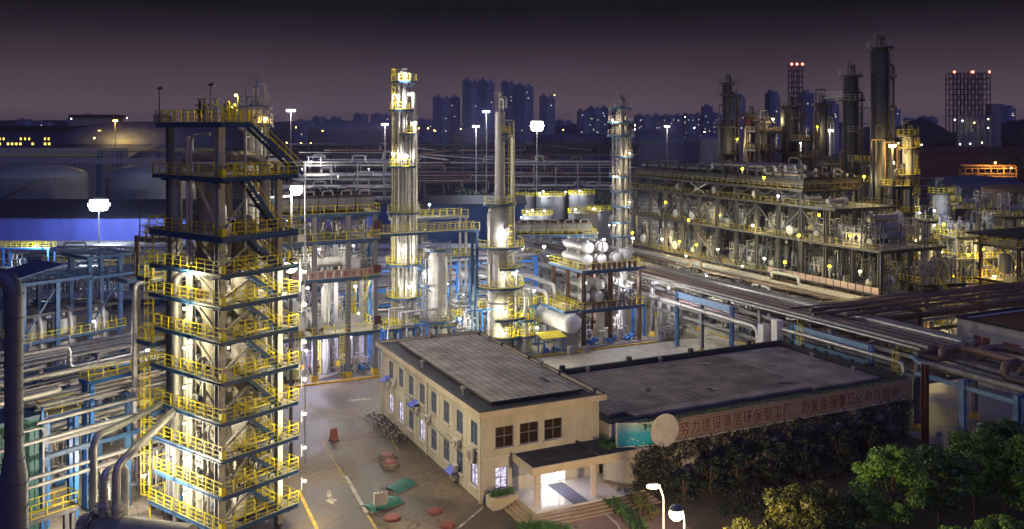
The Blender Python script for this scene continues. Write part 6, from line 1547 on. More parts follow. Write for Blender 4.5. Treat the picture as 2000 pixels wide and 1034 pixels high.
# lamps on the columns and in the middle
for lb, p, I, c_, r in (('dazzling lamp at the top platform of the tallest bright column', B(12.0, 55.2, 41.9), 200, WHITE, .28), ('dazzling lamp on the second platform of the tallest bright column', B(11.0, 55.6, 38.6), 200, WHITE, .28), ('lamp on the third platform of the tallest bright column', B(13.6, 55.3, 34.6), 200, WHITE, .26),
    ('lamp on the fourth platform of the tallest bright column', B(12.2, 55.2, 29.6), 190, WHITE, .26), ('small lamp left of the fourth platform of the tallest bright column', B(10.4, 56.2, 30.0), 90, WHITE, .18), ('lamp low on the tallest bright column, above the lower platform', B(11.6, 55, 15.6), 220, (1, .95, .8), .28), ('lowest lamp of the tallest bright column', B(12.6, 54.9, 10.0), 200, (1, .95, .8), .25), ('lamp between the tallest bright column and the plain fat one', B(14.6, 54, 12.0), 120, WHITE, .18),
    ('lamp glaring on the fat part of the stepped column, highest', B(25.0, 47.0, 18.2), 140, (1, .96, .85), .22), ('lamp glaring on the middle of the fat part of the stepped column', B(26.2, 46.9, 12.2), 210, (1, .93, .7), .26), ('yellow-white lamp on the lower fat part of the stepped column', B(24.6, 46.7, 6.6), 230, (1, .9, .55), .28), ('lowest yellow-white lamp at the foot of the stepped column', B(24.6, 46.9, 3.4), 170, (1, .9, .5), .24), ('lamp at the right edge of the middle platform of the stepped column', B(28.6, 49, 15.6), 120, WHITE, .2),
    ('white starry lamp left of the exchanger structure', B(36.6, 57, 14.4), 260, WHITE, .25), ('lamp under the top deck of the exchanger structure, left', B(39.2, 48.2, 9.6), 230, (1, .93, .95), .2), ('lamp under the top deck of the exchanger structure, right', B(45.8, 48.2, 9.6), 230, (1, .93, .95), .2), ('lamp over the top deck exchangers', B(41, 45.6, 16.6), 110, (1, .95, .95), .2), ('lamp right of the top deck exchangers', B(48.6, 49, 16.0), 90, WHITE, .2),
    ('lamp on the ground floor of the exchanger structure', B(44.5, 47.2, 4.2), 120, (1, .93, 1), .18), ('lamp between the bright columns near the blue portals', B(21.5, 62, 8.6), 210, WHITE, .22), ('small lamp behind the office roof between the columns', B(20.8, 55, 4.4), 160, WHITE, .2), ('lamp by the green vessel', B(31.4, 50.6, 8.6), 150, WHITE, .2), ('lamp by the yellow roofed shelter', B(30.4, 47.6, 3.6), 110, (1, .9, .7), .18),
    ('violet-white starry lamp under the low deck of the middle structure', B(ux+3.4, uy-.2, 4.3), 260, VIO, .24), ('lamp under the low deck of the middle structure, right', B(ux+10.5, uy+3.5, 4.6), 230, VIO, .2), ('lamp under the lettered deck of the middle structure, right', B(ux+10.8, uy+2.0, 11.9), 200, (1, .92, .85), .2), ('lamp under the lettered deck of the middle structure, left', B(ux+4.4, uy+3.0, 12.0), 200, (1, .92, .85), .2), ('lamp over the lettered deck of the middle structure', B(ux+6.0, uy+3.0, 17.2), 140, WHITE, .18),
    ('lamp beside the lower gangway of the bright columns', B(18.4, 60, 10.2), 150, WHITE, .2), ('lamp on the gangway in front of the blue shed', B(20, 66, 21.2), 110, COOL, .2), ('lamp over the bent pipes right of the exchanger structure', B(53, 45.4, 8.2), 170, (1, .95, 1), .2)):
    lamp(lb, p, I*MID_K*(.75 if 'column' in lb else 1), c_, r, arm=(0, .5, .35), group='white lamps in the middle plant')
for i, (px, py, Y, I, ring) in enumerate(((193, 400, 250, 5500, 2.2), (1049, 246, 300, 9000, 1.6), (568, 216, 420, 2800, 1.5), (950, 218, 300, 3500, .9), (930, 247, 330, 2500, .9), (752, 243, 360, 3500, 1.0), (1303, 247, 450, 3000, 1.0), (1621, 255, 240, 1200, .7), (1564, 278, 230, 1200, .7))):
    mast(['broad ring of dazzling floodlights on a mast by the blue shed, left', 'largest dazzling mast light in the centre of the skyline', 'white mast light on the skyline left of the tall bright column', 'bluish white mast light above the slim shaft in the centre', 'small white mast light just left of and below the bluish one', 'greenish white mast light touching the tall bright column',
          'white mast light right of the slim column on the skyline', 'white mast light between the two tall dark columns', 'white mast light in front of the third dark column'][i], W(px, py, Y), I*MAST_K, COOL if i in (0, 3) else WHITE, ring, (12 if ring > 1.55 else 8) if ring > 1 else 5, .7 if ring > 2 else (.72 if ring > 1.55 else (.6 if ring > 1.2 else .4)))

# slender pipes, cable trays and small frames filling the ground between the bright columns and the middle structure
rnd = random.Random(91)
for i in range(46):
    x, y = rnd.uniform(6, 37), rnd.uniform(47.5, 76); h_ = rnd.uniform(3, 9.5); a = rnd.uniform(1.5, 6); d = rnd.choice((-1, 1))
    P = [B(x, y, .05), B(x, y, h_), B(x+a*d, y, h_), B(x+a*d, y+rnd.uniform(0, 3), h_), B(x+a*d, y+3.0, rnd.uniform(.1, h_))]
    pipe_thing(P, rnd.uniform(.07, .2), rnd.choice(('silver_pipe', 'silver_pipe', 'dull_pipe', 'bright_blue')), 'bent pipe run among the bright columns of the middle plant', 'bent pipe runs in the middle plant', n=8)
for i in range(7):
    x, y = 7+i*4.4, 49+(i*7 % 11); w = rnd.uniform(1.6, 3); h_ = rnd.uniform(3.0, 6.5)
    steel_frame(f'{ORD[i]} from the left of the small yellow railed service platforms in the middle plant', B(x, y, 0), RB, (0, w), (0, 2), [(-.2, w+.2, -.2, 2.2, h_)], h_, 'bright_blue', 'blue', .25, group='small service platforms', sp=.9, beams=False)

for i, (px, py, Y, I) in enumerate(((590, 330, 290, 70), (660, 345, 292, 60), (720, 330, 296, 70), (560, 430, 190, 120), (640, 420, 165, 80), (700, 395, 160, 90), (860, 560, 158, 130), (905, 575, 160, 150), (930, 520, 168, 130), (880, 500, 175, 140), (870, 610, 142, 110), (920, 628, 140, 100), (1010, 530, 165, 130), (1040, 560, 158, 120), (1020, 610, 142, 90), (640, 600, 126, 70), (700, 612, 128, 70), (735, 560, 130, 80), (600, 500, 132, 60), (690, 480, 134, 60), (830, 450, 200, 120), (900, 420, 240, 130), (1070, 500, 185, 120), (1190, 440, 190, 110), (1120, 470, 190, 110))):
    lamp(f'small white work light {("low" if py > 540 else "high")} in the dense plant behind the office, {ORD[i % 20]}{" more" if i > 19 else ""} as hung', W(px, py, Y), I*.8, COOL if i % 3 == 0 else (1, .92, .8), .15, arm=(0, .4, .3), group='small work lights in the middle plant')
for i, (px, py) in enumerate(((1196, 235), (1230, 300), (1199, 345), (1230, 395), (1200, 440))):
    lamp(f'{ORD[i]} lamp from the top on the slim column left of the dark unit', W(px, py, 165.3), 34, (1, .8, .45), .15, arm=(.1, .4, .3), group='lamps on the slim column')

for i, (x, y, z0, z1) in enumerate(((2.2, -.4, 0, 6.2), (11.4, -.4, 6.1, 13.6), (5.5, 7, 13.6, 18.8), (13.4, 12, 0, 13.6), (8.2, -.4, 0, 6.2))):
    t = thing('caged_access', f'{ORD[i]} yellow caged ladder on the middle structure, {["low left", "mid right", "upper middle", "far right", "low centre"][i]}', 'ladder', B(ux+x, uy+y, z0), RB, 'caged ladders of the middle structure')
    lad(MB(), 0, 0, 0, z1-z0, 0, -1).obj('ladder', M['yellow'], t)
# ---------------------------------------------------------------- long pipe rack along the wing, into the distance
M['ryellow'] = mat('dimmed_yellow_rail', (.34, .27, .05), .55, 0, .35, 1)  # yellow rail paint darkened in colour, as if dimly lit
M['near_black'] = mat('near_black_fins', (.014, .014, .016), .7, 0, .3, 1)  # near-black colour keeps the fins dark under the mast light
M['rust_pipe'] = mat('rusty_brown_pipe', (.2, .13, .12), .5, .25, .35, 1.0)
M['pale_blue'] = mat('pale_blue_beam', (.16, .3, .5), .5, 0, .3, 1)
RPM = ('rust_pipe', 'dull_pipe', 'dull_pipe', 'silver_pipe')
rack('long pipe rack running past the right end of the wing into the plant', B(52, 100), B(52, -3), 9.5, (5.4, 8.8), 13.3, 'grey', (6, 11), RPM, 'pipe of the long rack beside the wing', 'pipes of the long rack beside the wing', cw=.5, foot='kerb', rnd=random.Random(51), rr=(.14, .34), loops=.12)
for i, (a, b, z) in enumerate(((28, 41, 8.0), (3, 16, 7.8), (3, 16, 5.9))):
    t = thing('girder', ['pale blue girder along the long rack, between the wing and the exchangers', 'upper pale blue girder beside the right end of the wing', 'lower pale blue girder beside the right end of the wing'][i], 'girder', B(51.4, a, z), RB)
    MB().hbeam((0, 0, 0), (0, b-a, 0), .95, .3).obj('beam', M['pale_blue'], t)
    for y in (0, b-a): MB().hcol(0, y, -z, .45, .5, .08).obj('column', M['pale_blue'], t)
pipe_thing([B(51.0, 90, 6.7), B(51.0, 22, 6.7), B(51.0, 22, .5)], .38, 'silver_pipe', 'bright silver pipe along the near edge of the long rack, turning down by the wing', R=1.2, flanges=6)
pipe_thing([B(51.0, 19, .5), B(51.0, 19, 7.4), B(51.0, -2, 7.4), B(51, -2, 4)], .26, 'silver_pipe', 'silver pipe above the pale blue girders beside the wing', R=.8, flanges=5)
for i in range(2): tag(MB().box(-.55, .55, -.55, .55, 0, 7.5+i).obj('white_duct', M['white'], None, B(50.6+.2*i, 20.5-i*2.4, 0), RB), f'{("taller", "shorter")[1-i]} white upright duct at the far right corner of the wing', 'duct')
t = thing('access_tower', 'yellow ladder frame on the rack by the right end of the wing', 'ladder', B(51.2, -1), RB); lad(MB(), 0, 0, 0, 8, -1, 0).obj('ladder', M['yellow'], t)
t = thing('access_tower', 'yellow ladder frame on the rack by the far corner of the wing', 'ladder', B(51.2, 14), RB); lad(MB(), 0, 0, 0, 8.5, -1, 0).obj('ladder', M['yellow'], t)
rack('near pipe rack with square pipe loops at the right edge', B(50.5, -4), B(50.5, -40), 9.5, (7.6,), 6.5, 'pale_blue', 5, ('rust_pipe', 'dull_pipe'), 'pipe of the near rack at the right edge', 'pipes of the near right rack', cw=.55, foot='kerb', rnd=random.Random(52), rr=(.2, .36), skip=(0,))
for i, (y, a, b, r) in enumerate(((53.5, -5, -12.5, .42), (55.5, -13, -18, .38), (57.5, -7, -15.5, .4))):
    pipe_thing([B(y, -2, 8.1), B(y, a, 8.1), B(y, a, 9.4), B(y+2.6, a-.4, 9.4), B(y+2.6, b, 9.4), B(y, b, 9.4), B(y, b, 8.1), B(y, -38, 8.1)], r, 'rust_pipe', f'{("first", "middle", "last")[i]} thick brown pipe with a square expansion loop on the near right rack', R=1.0, n=12)
t = thing('gate_sign', 'round sign on a post beyond the trees at the right', 'sign', G(1873, 885), 0)
MB().tube((0, 0, 0), (0, 0, 2.3), .05, 6).obj('post', M['grey'], t); MB().lathe([(.5, 0), (.5, .05), (0, .06)], 18, (0, -.05, 2.4), Matrix.Rotation(PI/2, 4, 'X')).obj('sign_disc', M['dull_pipe'], t)
MB().box(-.6, .6, -.3, .3, 0, 1.4).obj('cabinet', M['teal'], t)
t = thing('lattice_girder', 'small blue lattice girder between the columns at the right edge', 'girder', B(51, -17, 5.2), RB-PI/2)
m = MB(); m.beam((0, 0, 0), (9, 0, 0), .12); m.beam((0, 0, .9), (9, 0, .9), .12)
for i in range(9): m.beam((i, 0, 0), (i+.5, 0, .9), .07); m.beam((i+.5, 0, .9), (i+1, 0, 0), .07)
m.obj('lattice', M['pale_blue'], t)
# post at the wing's front right corner
t = thing('pipe_post', 'dark tall post at the front right corner of the wing, carrying a bracket of pipes', 'post', B(48.9, -6.6), RB); MB().hcol(0, 0, 0, 8.6, .55, .09).obj('post', M['darkred'], t); MB().hbeam((0, 0, 8.3), (2.5, 4, 8.3), .3, .2).obj('arm', M['pale_blue'], t)
# crossing rack
rack('dark pipe bridge crossing from the long rack to the right', B(57, 11), B(118, 11), 9, (7.4, 9.4), 12, 'brown', (5, 4), ('rust_pipe', 'rust_pipe', 'dull_pipe'), 'pipe of the dark crossing bridge', 'pipes of the dark crossing bridge', rnd=random.Random(53), rr=(.12, .3), loops=.1, over=4)
rack('second pipe bridge crossing to the right, farther back', B(60, 27), B(125, 27), 6, (6.2,), 12, 'brown', 5, ('rust_pipe', 'dull_pipe'), 'pipe of the farther crossing bridge', 'pipes of the farther crossing bridge', rnd=random.Random(54), rr=(.15, .4), over=4)
# right white building
rb = thing('white_building', 'white two storey building with red shuttered windows at the right edge', 'building', B(74.5, -26), RB)
hb = 8.2; Lb = 35.5
ops = []
for i in range(8): s = 2.4+i*4.2; ops += [(Lb-s-1.2, Lb-s+1.2, 5.0, 6.4), (Lb-s-1.2, Lb-s+1.2, 1.4, 3.2)]
wall_openings(MB(), (0, Lb, 0), (0, 0, 0), 0, hb, ops).obj('wall', M['white'], rb)
MB().box(.01, 22, Lb-.3, Lb-.01, 0, hb).box(21.7, 22, 0, Lb-.305, 0, hb).box(.305, 21.7, 0, .3, 0, hb).obj('wall', M['white'], rb)
M['shutter'] = mat('red_shutter', (.3, .09, .07), .5, 0, .2, 1)
for k, (s0, s1, z0, z1) in enumerate(ops): 
    o = MB().box(.12, .2, Lb-s1, Lb-s0, z0, z1).obj('window', M['shutter'] if z0 > 4 else M['glass'], rb)
    MB().box(.06, .119, Lb-(s0+s1)/2-.05, Lb-(s0+s1)/2+.05, z0, z1).obj('frame', M['sill'], o)
for i in range(3): MB().ball((-.1, Lb-4.6-i*8.4, 5.6), .3, 8, 6).obj('vent', M['dark'], rb)
q = MB().box(.3, 21.7, .3, Lb-.3, hb-.4, hb-.2).obj('roof', M['darkred'], rb); k = MB().box(-.15, .3, -.15, Lb+.15, hb, hb+.3).box(.3, 22.1, Lb-.2, Lb+.15, hb, hb+.3).box(21.8, 22.1, .0, Lb-.2, hb, hb+.3).obj('parapet', M['roofing'], rb)

# ---------------------------------------------------------------- the dark unit on the right
RX, RY = 87, 33.7
ryl = [i*6.0 for i in range(13)]
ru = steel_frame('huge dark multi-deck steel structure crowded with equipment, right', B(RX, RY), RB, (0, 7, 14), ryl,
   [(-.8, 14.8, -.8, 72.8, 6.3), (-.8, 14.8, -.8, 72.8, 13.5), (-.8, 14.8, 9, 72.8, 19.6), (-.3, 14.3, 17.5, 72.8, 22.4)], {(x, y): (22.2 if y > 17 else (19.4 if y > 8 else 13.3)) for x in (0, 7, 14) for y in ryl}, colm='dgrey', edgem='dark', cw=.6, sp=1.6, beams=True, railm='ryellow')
panels(ru, ((-.8, 26, 6.4), (-.8, -.6, 6.4)), 1.05, 'panel', 16, gap=.2)
for y in (12, 24, 36, 48, 60): 
    MB().beam((0, y, 14.0), (0, y+6, 19.0), .22).beam((0, y+12, 14.0), (0, y+6, 19.0), .22).obj('brace', M['dgrey'], ru)
for i, (a, b) in enumerate((((14.5, 1, 6.3), (14.5, 8, 13.4)), ((-1.2, 14, 0), (-1.2, 22, 6.3)), ((-1.3, 40, 6.3), (-1.3, 48, 13.4)), ((16, -4, 0), (16, 3, 6.3)))):
    f, r = steps(V(a), V(b), 1.0, (1, 0, 0)); o = f.obj('stair', M['dark'], ru); r.obj('handrail', M['brown'], o)
for i in range(5):
    air_cooler(f'{ORD[i]} fin fan cooler bank from the near end on the dark unit', B(RX+13.9, RY+17.8+i*11, 22.5), RB+PI/2, 10.8, 13.6, 1.5, 3, 'dark', 'near_black', 'air coolers on the dark unit')
for i in range(5): pipe_thing([B(RX+2+i*2.6, RY+19, 24.9), B(RX+2+i*2.6, RY+30, 24.9), B(RX+2+i*2.6, RY+30, 26.2), B(RX+2+i*2.6, RY+46, 26.2), B(RX+2+i*2.6, RY+46, 25), B(RX+2+i*2.6, RY+72, 25)], .3, 'dull_pipe', f'{ORD[i]} long header pipe from the left on top of the dark unit', 'header pipes on the dark unit')
HX = {}
def hx(key, *a): 
    return HX.setdefault(key, exchanger(*a)) if key not in HX else HX[key]
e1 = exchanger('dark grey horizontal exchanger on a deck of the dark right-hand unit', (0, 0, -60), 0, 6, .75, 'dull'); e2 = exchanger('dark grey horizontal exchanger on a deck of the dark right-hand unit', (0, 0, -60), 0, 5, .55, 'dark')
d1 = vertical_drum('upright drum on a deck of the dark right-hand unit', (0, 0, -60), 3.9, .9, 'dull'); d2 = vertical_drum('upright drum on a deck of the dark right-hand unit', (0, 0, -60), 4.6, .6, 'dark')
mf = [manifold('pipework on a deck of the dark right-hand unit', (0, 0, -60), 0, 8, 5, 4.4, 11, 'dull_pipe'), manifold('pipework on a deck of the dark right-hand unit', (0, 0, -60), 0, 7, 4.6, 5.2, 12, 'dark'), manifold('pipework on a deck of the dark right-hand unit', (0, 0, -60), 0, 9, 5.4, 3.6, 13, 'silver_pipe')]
rnd = random.Random(61)
for z, lv in ((.05, 'ground level'), (6.4, 'lower deck'), (13.5, 'middle deck')):
    for b in range(12):
        y = RY+3+b*6
        if z > 13 and b > 10: continue
        put(rnd.choice((e1, e2)), B(RX+2.5+rnd.uniform(0, 1), y, z), RB+rnd.choice((0, PI)), f'horizontal exchanger on the {lv} of the dark right-hand unit', f'exchangers on the {lv} of the dark unit', rnd.uniform(.8, 1.05))
        if b % 2: put(rnd.choice((d1, d2)), B(RX+1.2+rnd.uniform(0, 2), y+2.4, z), rnd.uniform(0, 6), f'upright drum on the {lv} of the dark right-hand unit', f'drums on the {lv} of the dark unit', rnd.uniform(.9, 1.2))
        put(rnd.choice(mf), B(RX+.9, y-1.5+rnd.uniform(-1, 1), z), RB+PI/2, f'pipework at the edge of the {lv} of the dark right-hand unit', f'pipework at the edge of the {lv} of the dark unit', rnd.uniform(.8, 1.1))
        put(rnd.choice(mf), B(RX+6+rnd.uniform(0, 5), y+rnd.uniform(-2, 2), z), RB+rnd.choice((0, PI/2)), f'pipework deep inside the {lv} of the dark right-hand unit', f'pipework inside the {lv} of the dark unit', rnd.uniform(.9, 1.2))
for i in range(3): exchanger(f'{("upper", "middle", "lower")[i]} of three stacked long exchangers near the right end of the dark unit', B(RX+8, RY+6.5-i*.3, 13.5+[3.2, 1.6, 0][i]), RB, 8, .7, 'dull', 'stacked exchangers at the right end')
# green-lit pipework on the ground in front of it
rack('low pipe rack crowded with pipes at the foot of the dark unit', B(78, 106), B(78, 30), 7, (3.4, 5.6), 8, 'dark', (6, 6), ('dull_pipe', 'silver_pipe', 'brown'), 'pipe of the low rack at the foot of the dark unit', 'pipes of the low rack before the dark unit', rnd=random.Random(62), rr=(.12, .3), loops=.5)
rack('lower pipe rack between the long rack and the dark unit', B(67, 106), B(67, 36), 7, (2.6,), 8, 'dark', (8,), ('dull_pipe', 'silver_pipe', 'brown'), 'pipe of the lowest rack beside the long rack', 'pipes of the lowest rack', rnd=random.Random(63), rr=(.12, .28), loops=.5)
for i in range(60):
    put((PM+mf)[i % 7], B(rnd.uniform(64, 86), rnd.uniform(36, 106), .02), RB+rnd.choice((0, PI/2, PI)), 'pipes and valves crowded on the ground before the dark right-hand unit', 'pipework on the ground before the dark unit', rnd.uniform(.8, 1.3))
for i in range(14): put(PU, B(rnd.uniform(64, 86), rnd.uniform(36, 104), .02), RB+rnd.choice((0, PI/2)), 'blue motor pump on the ground before the dark right-hand unit', 'pumps before the dark unit')
for i in range(6): put(d1, B(75+rnd.uniform(-2, 2), 40+i*11, .02), 0, 'upright drum on the ground before the dark right-hand unit', 'drums before the dark unit', 1.1)
M['dimrail'] = mat('dimmed_rail', (.2, .15, .06), .6, 0, .3, 1)  # rail colour darkened to look dimly lit
# dark columns
def dcol(px, Y, top, r, label, plats, rl=None, zb=0, m='dark', wide=None, **k):
    z = wz(top, Y); prof = [(r, zb)]
    if wide: prof = [(wide[0], zb), (wide[0], wide[1]-1), (r, wide[1])]
    prof += [(r, z-3.2), (r*.75, z-2.6), (0, z-2.3)]
    more = [(zz, -120+40*(k % 2), 10+50*(k % 2), 1.2) for k, zz in enumerate((z-7.5, z-13.5, z-20)) if zz > 17 and not any(abs(zz-p[0]) < 3 for p in plats)]
    return column(label, (wx(px, Y), Y, 0), prof, [(z-2.6, -230, 50, 1.2)]+plats+more, -30, k.pop('pipes', [(-20, .22, 10, z-6, .5), (-150, .18, 8, z-8, .4), (-60, .14, 12, z-5, .3)]), shellm=m, pipem='dark', edgem='dark', railm=k.pop('railm', 'dark'), group='dark columns', **k)
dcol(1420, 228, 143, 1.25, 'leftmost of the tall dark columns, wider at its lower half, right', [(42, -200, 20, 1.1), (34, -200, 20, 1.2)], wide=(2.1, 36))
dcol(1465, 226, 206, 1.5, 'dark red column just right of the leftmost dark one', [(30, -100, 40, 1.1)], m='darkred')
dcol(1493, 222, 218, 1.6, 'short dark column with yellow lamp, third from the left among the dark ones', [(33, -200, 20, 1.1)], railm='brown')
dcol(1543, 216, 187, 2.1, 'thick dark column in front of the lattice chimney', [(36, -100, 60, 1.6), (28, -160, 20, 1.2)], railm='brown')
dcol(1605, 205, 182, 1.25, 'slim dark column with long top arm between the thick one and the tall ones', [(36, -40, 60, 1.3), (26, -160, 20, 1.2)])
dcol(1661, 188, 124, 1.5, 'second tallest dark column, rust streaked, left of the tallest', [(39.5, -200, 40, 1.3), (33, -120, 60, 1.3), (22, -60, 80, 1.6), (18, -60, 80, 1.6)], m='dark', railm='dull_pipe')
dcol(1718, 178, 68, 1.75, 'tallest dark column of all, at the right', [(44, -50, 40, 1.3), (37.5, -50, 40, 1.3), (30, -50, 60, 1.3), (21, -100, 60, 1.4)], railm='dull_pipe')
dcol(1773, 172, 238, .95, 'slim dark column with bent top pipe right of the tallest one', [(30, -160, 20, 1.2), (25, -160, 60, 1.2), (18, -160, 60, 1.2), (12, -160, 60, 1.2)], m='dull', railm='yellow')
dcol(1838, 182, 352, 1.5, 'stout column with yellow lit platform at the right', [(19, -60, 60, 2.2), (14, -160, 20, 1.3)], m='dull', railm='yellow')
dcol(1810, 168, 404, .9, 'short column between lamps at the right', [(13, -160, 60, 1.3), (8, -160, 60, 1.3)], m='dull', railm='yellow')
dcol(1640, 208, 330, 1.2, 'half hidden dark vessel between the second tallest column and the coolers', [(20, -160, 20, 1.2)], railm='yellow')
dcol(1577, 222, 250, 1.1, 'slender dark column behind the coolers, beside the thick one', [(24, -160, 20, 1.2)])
pipe_thing([W(1597, 323, 196), W(1700, 323, 186), W(1760, 323, 180)], .35, 'dull_pipe', 'long pipe linking the tall dark columns at their waist')
walkway('railed catwalk high between the slim and the second tallest dark columns', W(1610, 190, 200), W(1655, 192, 190), 1.2, wz(190, 195), 'dark', 'dull_pipe', legs=False, cat='catwalk')
walkway('short catwalk linking the two tallest dark columns', W(1672, 205, 187), W(1705, 211, 180), 1.2, wz(210, 183), 'dark', 'dull_pipe', legs=False, cat='catwalk')
# right cluster
rc = steel_frame('dim steel structure with yellow rails at the far right behind the white building', B(108, 24), RB, (0, 6, 12, 18, 24), (0, 7), [(-.8, 24.8, -.8, 7.8, 8.0), (-.8, 24.8, -.8, 7.8, 14.0)], 15.5, 'brown', 'dark', .45, 'yellow', braces=(((0, 0, 8.5), (6, 0, 13.5)), ((12, 0, 8.5), (18, 0, 13.5)), ((6, 0, .5), (12, 0, 7.5))), stairs=(((8, -1.5, 0), (15, -1.5, 8), 1, (0, 1, 0)),))
MB().box(-2, 26, -1.5, 8.5, 15.6, 15.9).obj('roof', M['tinroof'], rc)
for i in range(12): put(mf[i % 3], B(109+rnd.uniform(0, 22), 24+rnd.uniform(1, 6), (.02, 8.05, 8.05)[i % 3]), RB+rnd.choice((0, PI)), 'pipework inside the dim structure at the far right', 'pipework in the far right structure', rnd.uniform(.9, 1.2))
for i in range(4): put((d1, d2)[i % 2], B(110+i*6, 28, 8.05), 0, 'upright drum inside the dim structure at the far right', 'drums in the far right structure', 1.1)
tank('dark brown storage tank with sloping stair at the right edge', wx(2000, 225), 225, 9.5, 18.5, .8, 'brown'); tank('big dim tank farther back at the right edge', wx(1905, 330), 330, 16, 13, 3, 'dtank')
for i in range(10): put((PM+mf)[i % 7], B(rnd.uniform(64, 84), rnd.uniform(14, 30), .02), RB+rnd.choice((0, PI/2)), 'lit pipework on the ground under the crossing bridges, right', 'pipework under the crossing bridges', rnd.uniform(.9, 1.3))
walkway('railed yellow crossover on the ground under the crossing bridges', B(66, 14), B(75, 14), 1.5, 2.2, 'dark', sides='nsew', group=None)
shed('long dark brown shed roof stretching along the right horizon', (wx(1770, 520), 520, 0), 0, 150, 30, 19, 22, 'darkred', 'darkred', 4)
shed('dark low shed behind the right-hand columns', (wx(1790, 260), 262, 0), 0, 60, 20, 9, 12, 'darkred', 'tinroof', 3)
rack('rusty pipe rack lit orange at the far right', (wx(1885, 400), 400, 0), (wx(1985, 400), 400, 0), 5, (13, 16.5), 6, 'brown', (3, 3), ('brown', 'rust_pipe'), 'pipe on the orange lit rack', 'pipes on the orange rack', rnd=random.Random(71), rr=(.2, .4))
rack('unlit rusty pipe rack left of the orange lit one', (wx(1790, 330), 330, 0), (wx(1985, 330), 330, 0), 7, (7, 11, 15), 9, 'brown', (3, 3, 3), ('brown', 'rust_pipe'), 'pipe on the unlit rusty rack', 'pipes on the unlit rusty rack', rnd=random.Random(72), rr=(.2, .4))
# lamps of the right side
YL = [(1270, 430, 212, 120), (1345, 430, 190, 120), (1300, 395, 204, 110), (1470, 440, 176, 120), (1560, 460, 158, 120), (1620, 520, 152, 140), (1680, 530, 148, 120), (1600, 420, 170, 110), (1660, 460, 156, 100), (1790, 470, 172, 160), (1860, 540, 165, 170), (1900, 430, 190, 160), (1960, 470, 176, 150), (1985, 520, 168, 150), (1930, 590, 150, 70), (1870, 600, 146, 60), (1257, 333, 214, 130), (1440, 272, 221, 200), (1510, 233, 217, 240), (1450, 330, 172, 200), (1492, 347, 166, 260), (1458, 375, 186, 260), (1405, 420, 190, 170), (1235, 455, 176, 260), (1293, 467, 202, 230), (1327, 472, 195, 300), (1360, 478, 190, 160), (1402, 487, 183, 110), (1597, 248, 202, 130), (1688, 345, 176, 160), (1745, 318, 170, 120), (1843, 438, 170, 170), (1892, 498, 166, 260), (1838, 493, 168, 160), (1920, 487, 172, 160), (1823, 653, 134, 160), (1493, 505, 166, 260), (1533, 512, 160, 200), (1531, 440, 176, 90)]
for i, (px, py, Y, I) in enumerate(YL):
    q = 'along the dark right-hand unit' if px < 1640 else 'among the columns at the far right'
    lamp(f'{ORD[[k for k, _ in sorted(enumerate(YL), key=lambda a: a[1][0])].index(i) % 20]}{" more" if i > 99 else ""} small yellow lamp from the left {q}, {["low", "halfway up", "high"][0 if py > 460 else (1 if py > 340 else 2)]}', W(px, py, Y), I*R_K, (1, .8, .38), .24, lc=(1, .72, .01) if i % 3 else (1, .86, .4), arm=(.1, .45, .3), group='yellow lamps on the right')
WLp = [(1305, 527, 178, 420), (1340, 500, 186, 200), (1520, 383, 164, 130), (1566, 333, 176, 130), (1825, 412, 171, 240), (1824, 440, 171, 200), (1420, 560, 160, 300), (1500, 590, 152, 260), (1380, 540, 176, 300), (1450, 520, 180, 220)]
for i, (px, py, Y, I) in enumerate(WLp):
    lamp(['white-green lamp low before the left part of the dark unit', 'small white lamp at the left foot of the dark unit', 'bluish lamp under the top coolers of the dark unit', 'small white lamp behind the top coolers', 'upper of two white lamps at the right columns', 'lower of two white lamps at the right columns', 'lamp over the low racks before the dark unit, middle', 'lamp over the low racks before the dark unit, right', 'lamp over the low racks before the dark unit, left', 'lamp at the foot of the dark unit, centre'][i], W(px, py, Y), I*R_K*2.2, (.95, 1, .75) if i in (0, 1, 6, 7, 8, 9) else COOL, .2, arm=(.1, .45, .3), group='white lamps on the right')
mast('orange starry lamp in front of the tallest dark column', W(1743, 285, 169), 900*R_K, (1, .72, .2), .4, 4, .3, group='orange lamps')
lamp('orange lamp at the right edge above the white building', W(1942, 540, 156), 330*R_K, SODIUM, .28, arm=(.1, .45, .3)); lamp('orange lamp on the far rusty rack', W(1944, 318, 396), 900, (1, .5, .1), .4, arm=(.1, .45, .3)); lamp('orange lamp low under the far rusty rack', W(1975, 328, 396), 500, (1, .5, .1), .3, arm=(.1, .45, .3))
mast('orange starry lamp on the skyline at the upper left', W(225, 236, 500), 2600, SODIUM, .8, 5, .5, group='orange lamps'); mast('lower orange lamp on the factory skyline at the upper left', W(195, 256, 520), 1500, SODIUM, .7, 5, .4, group='orange lamps')
rnd = random.Random(23)
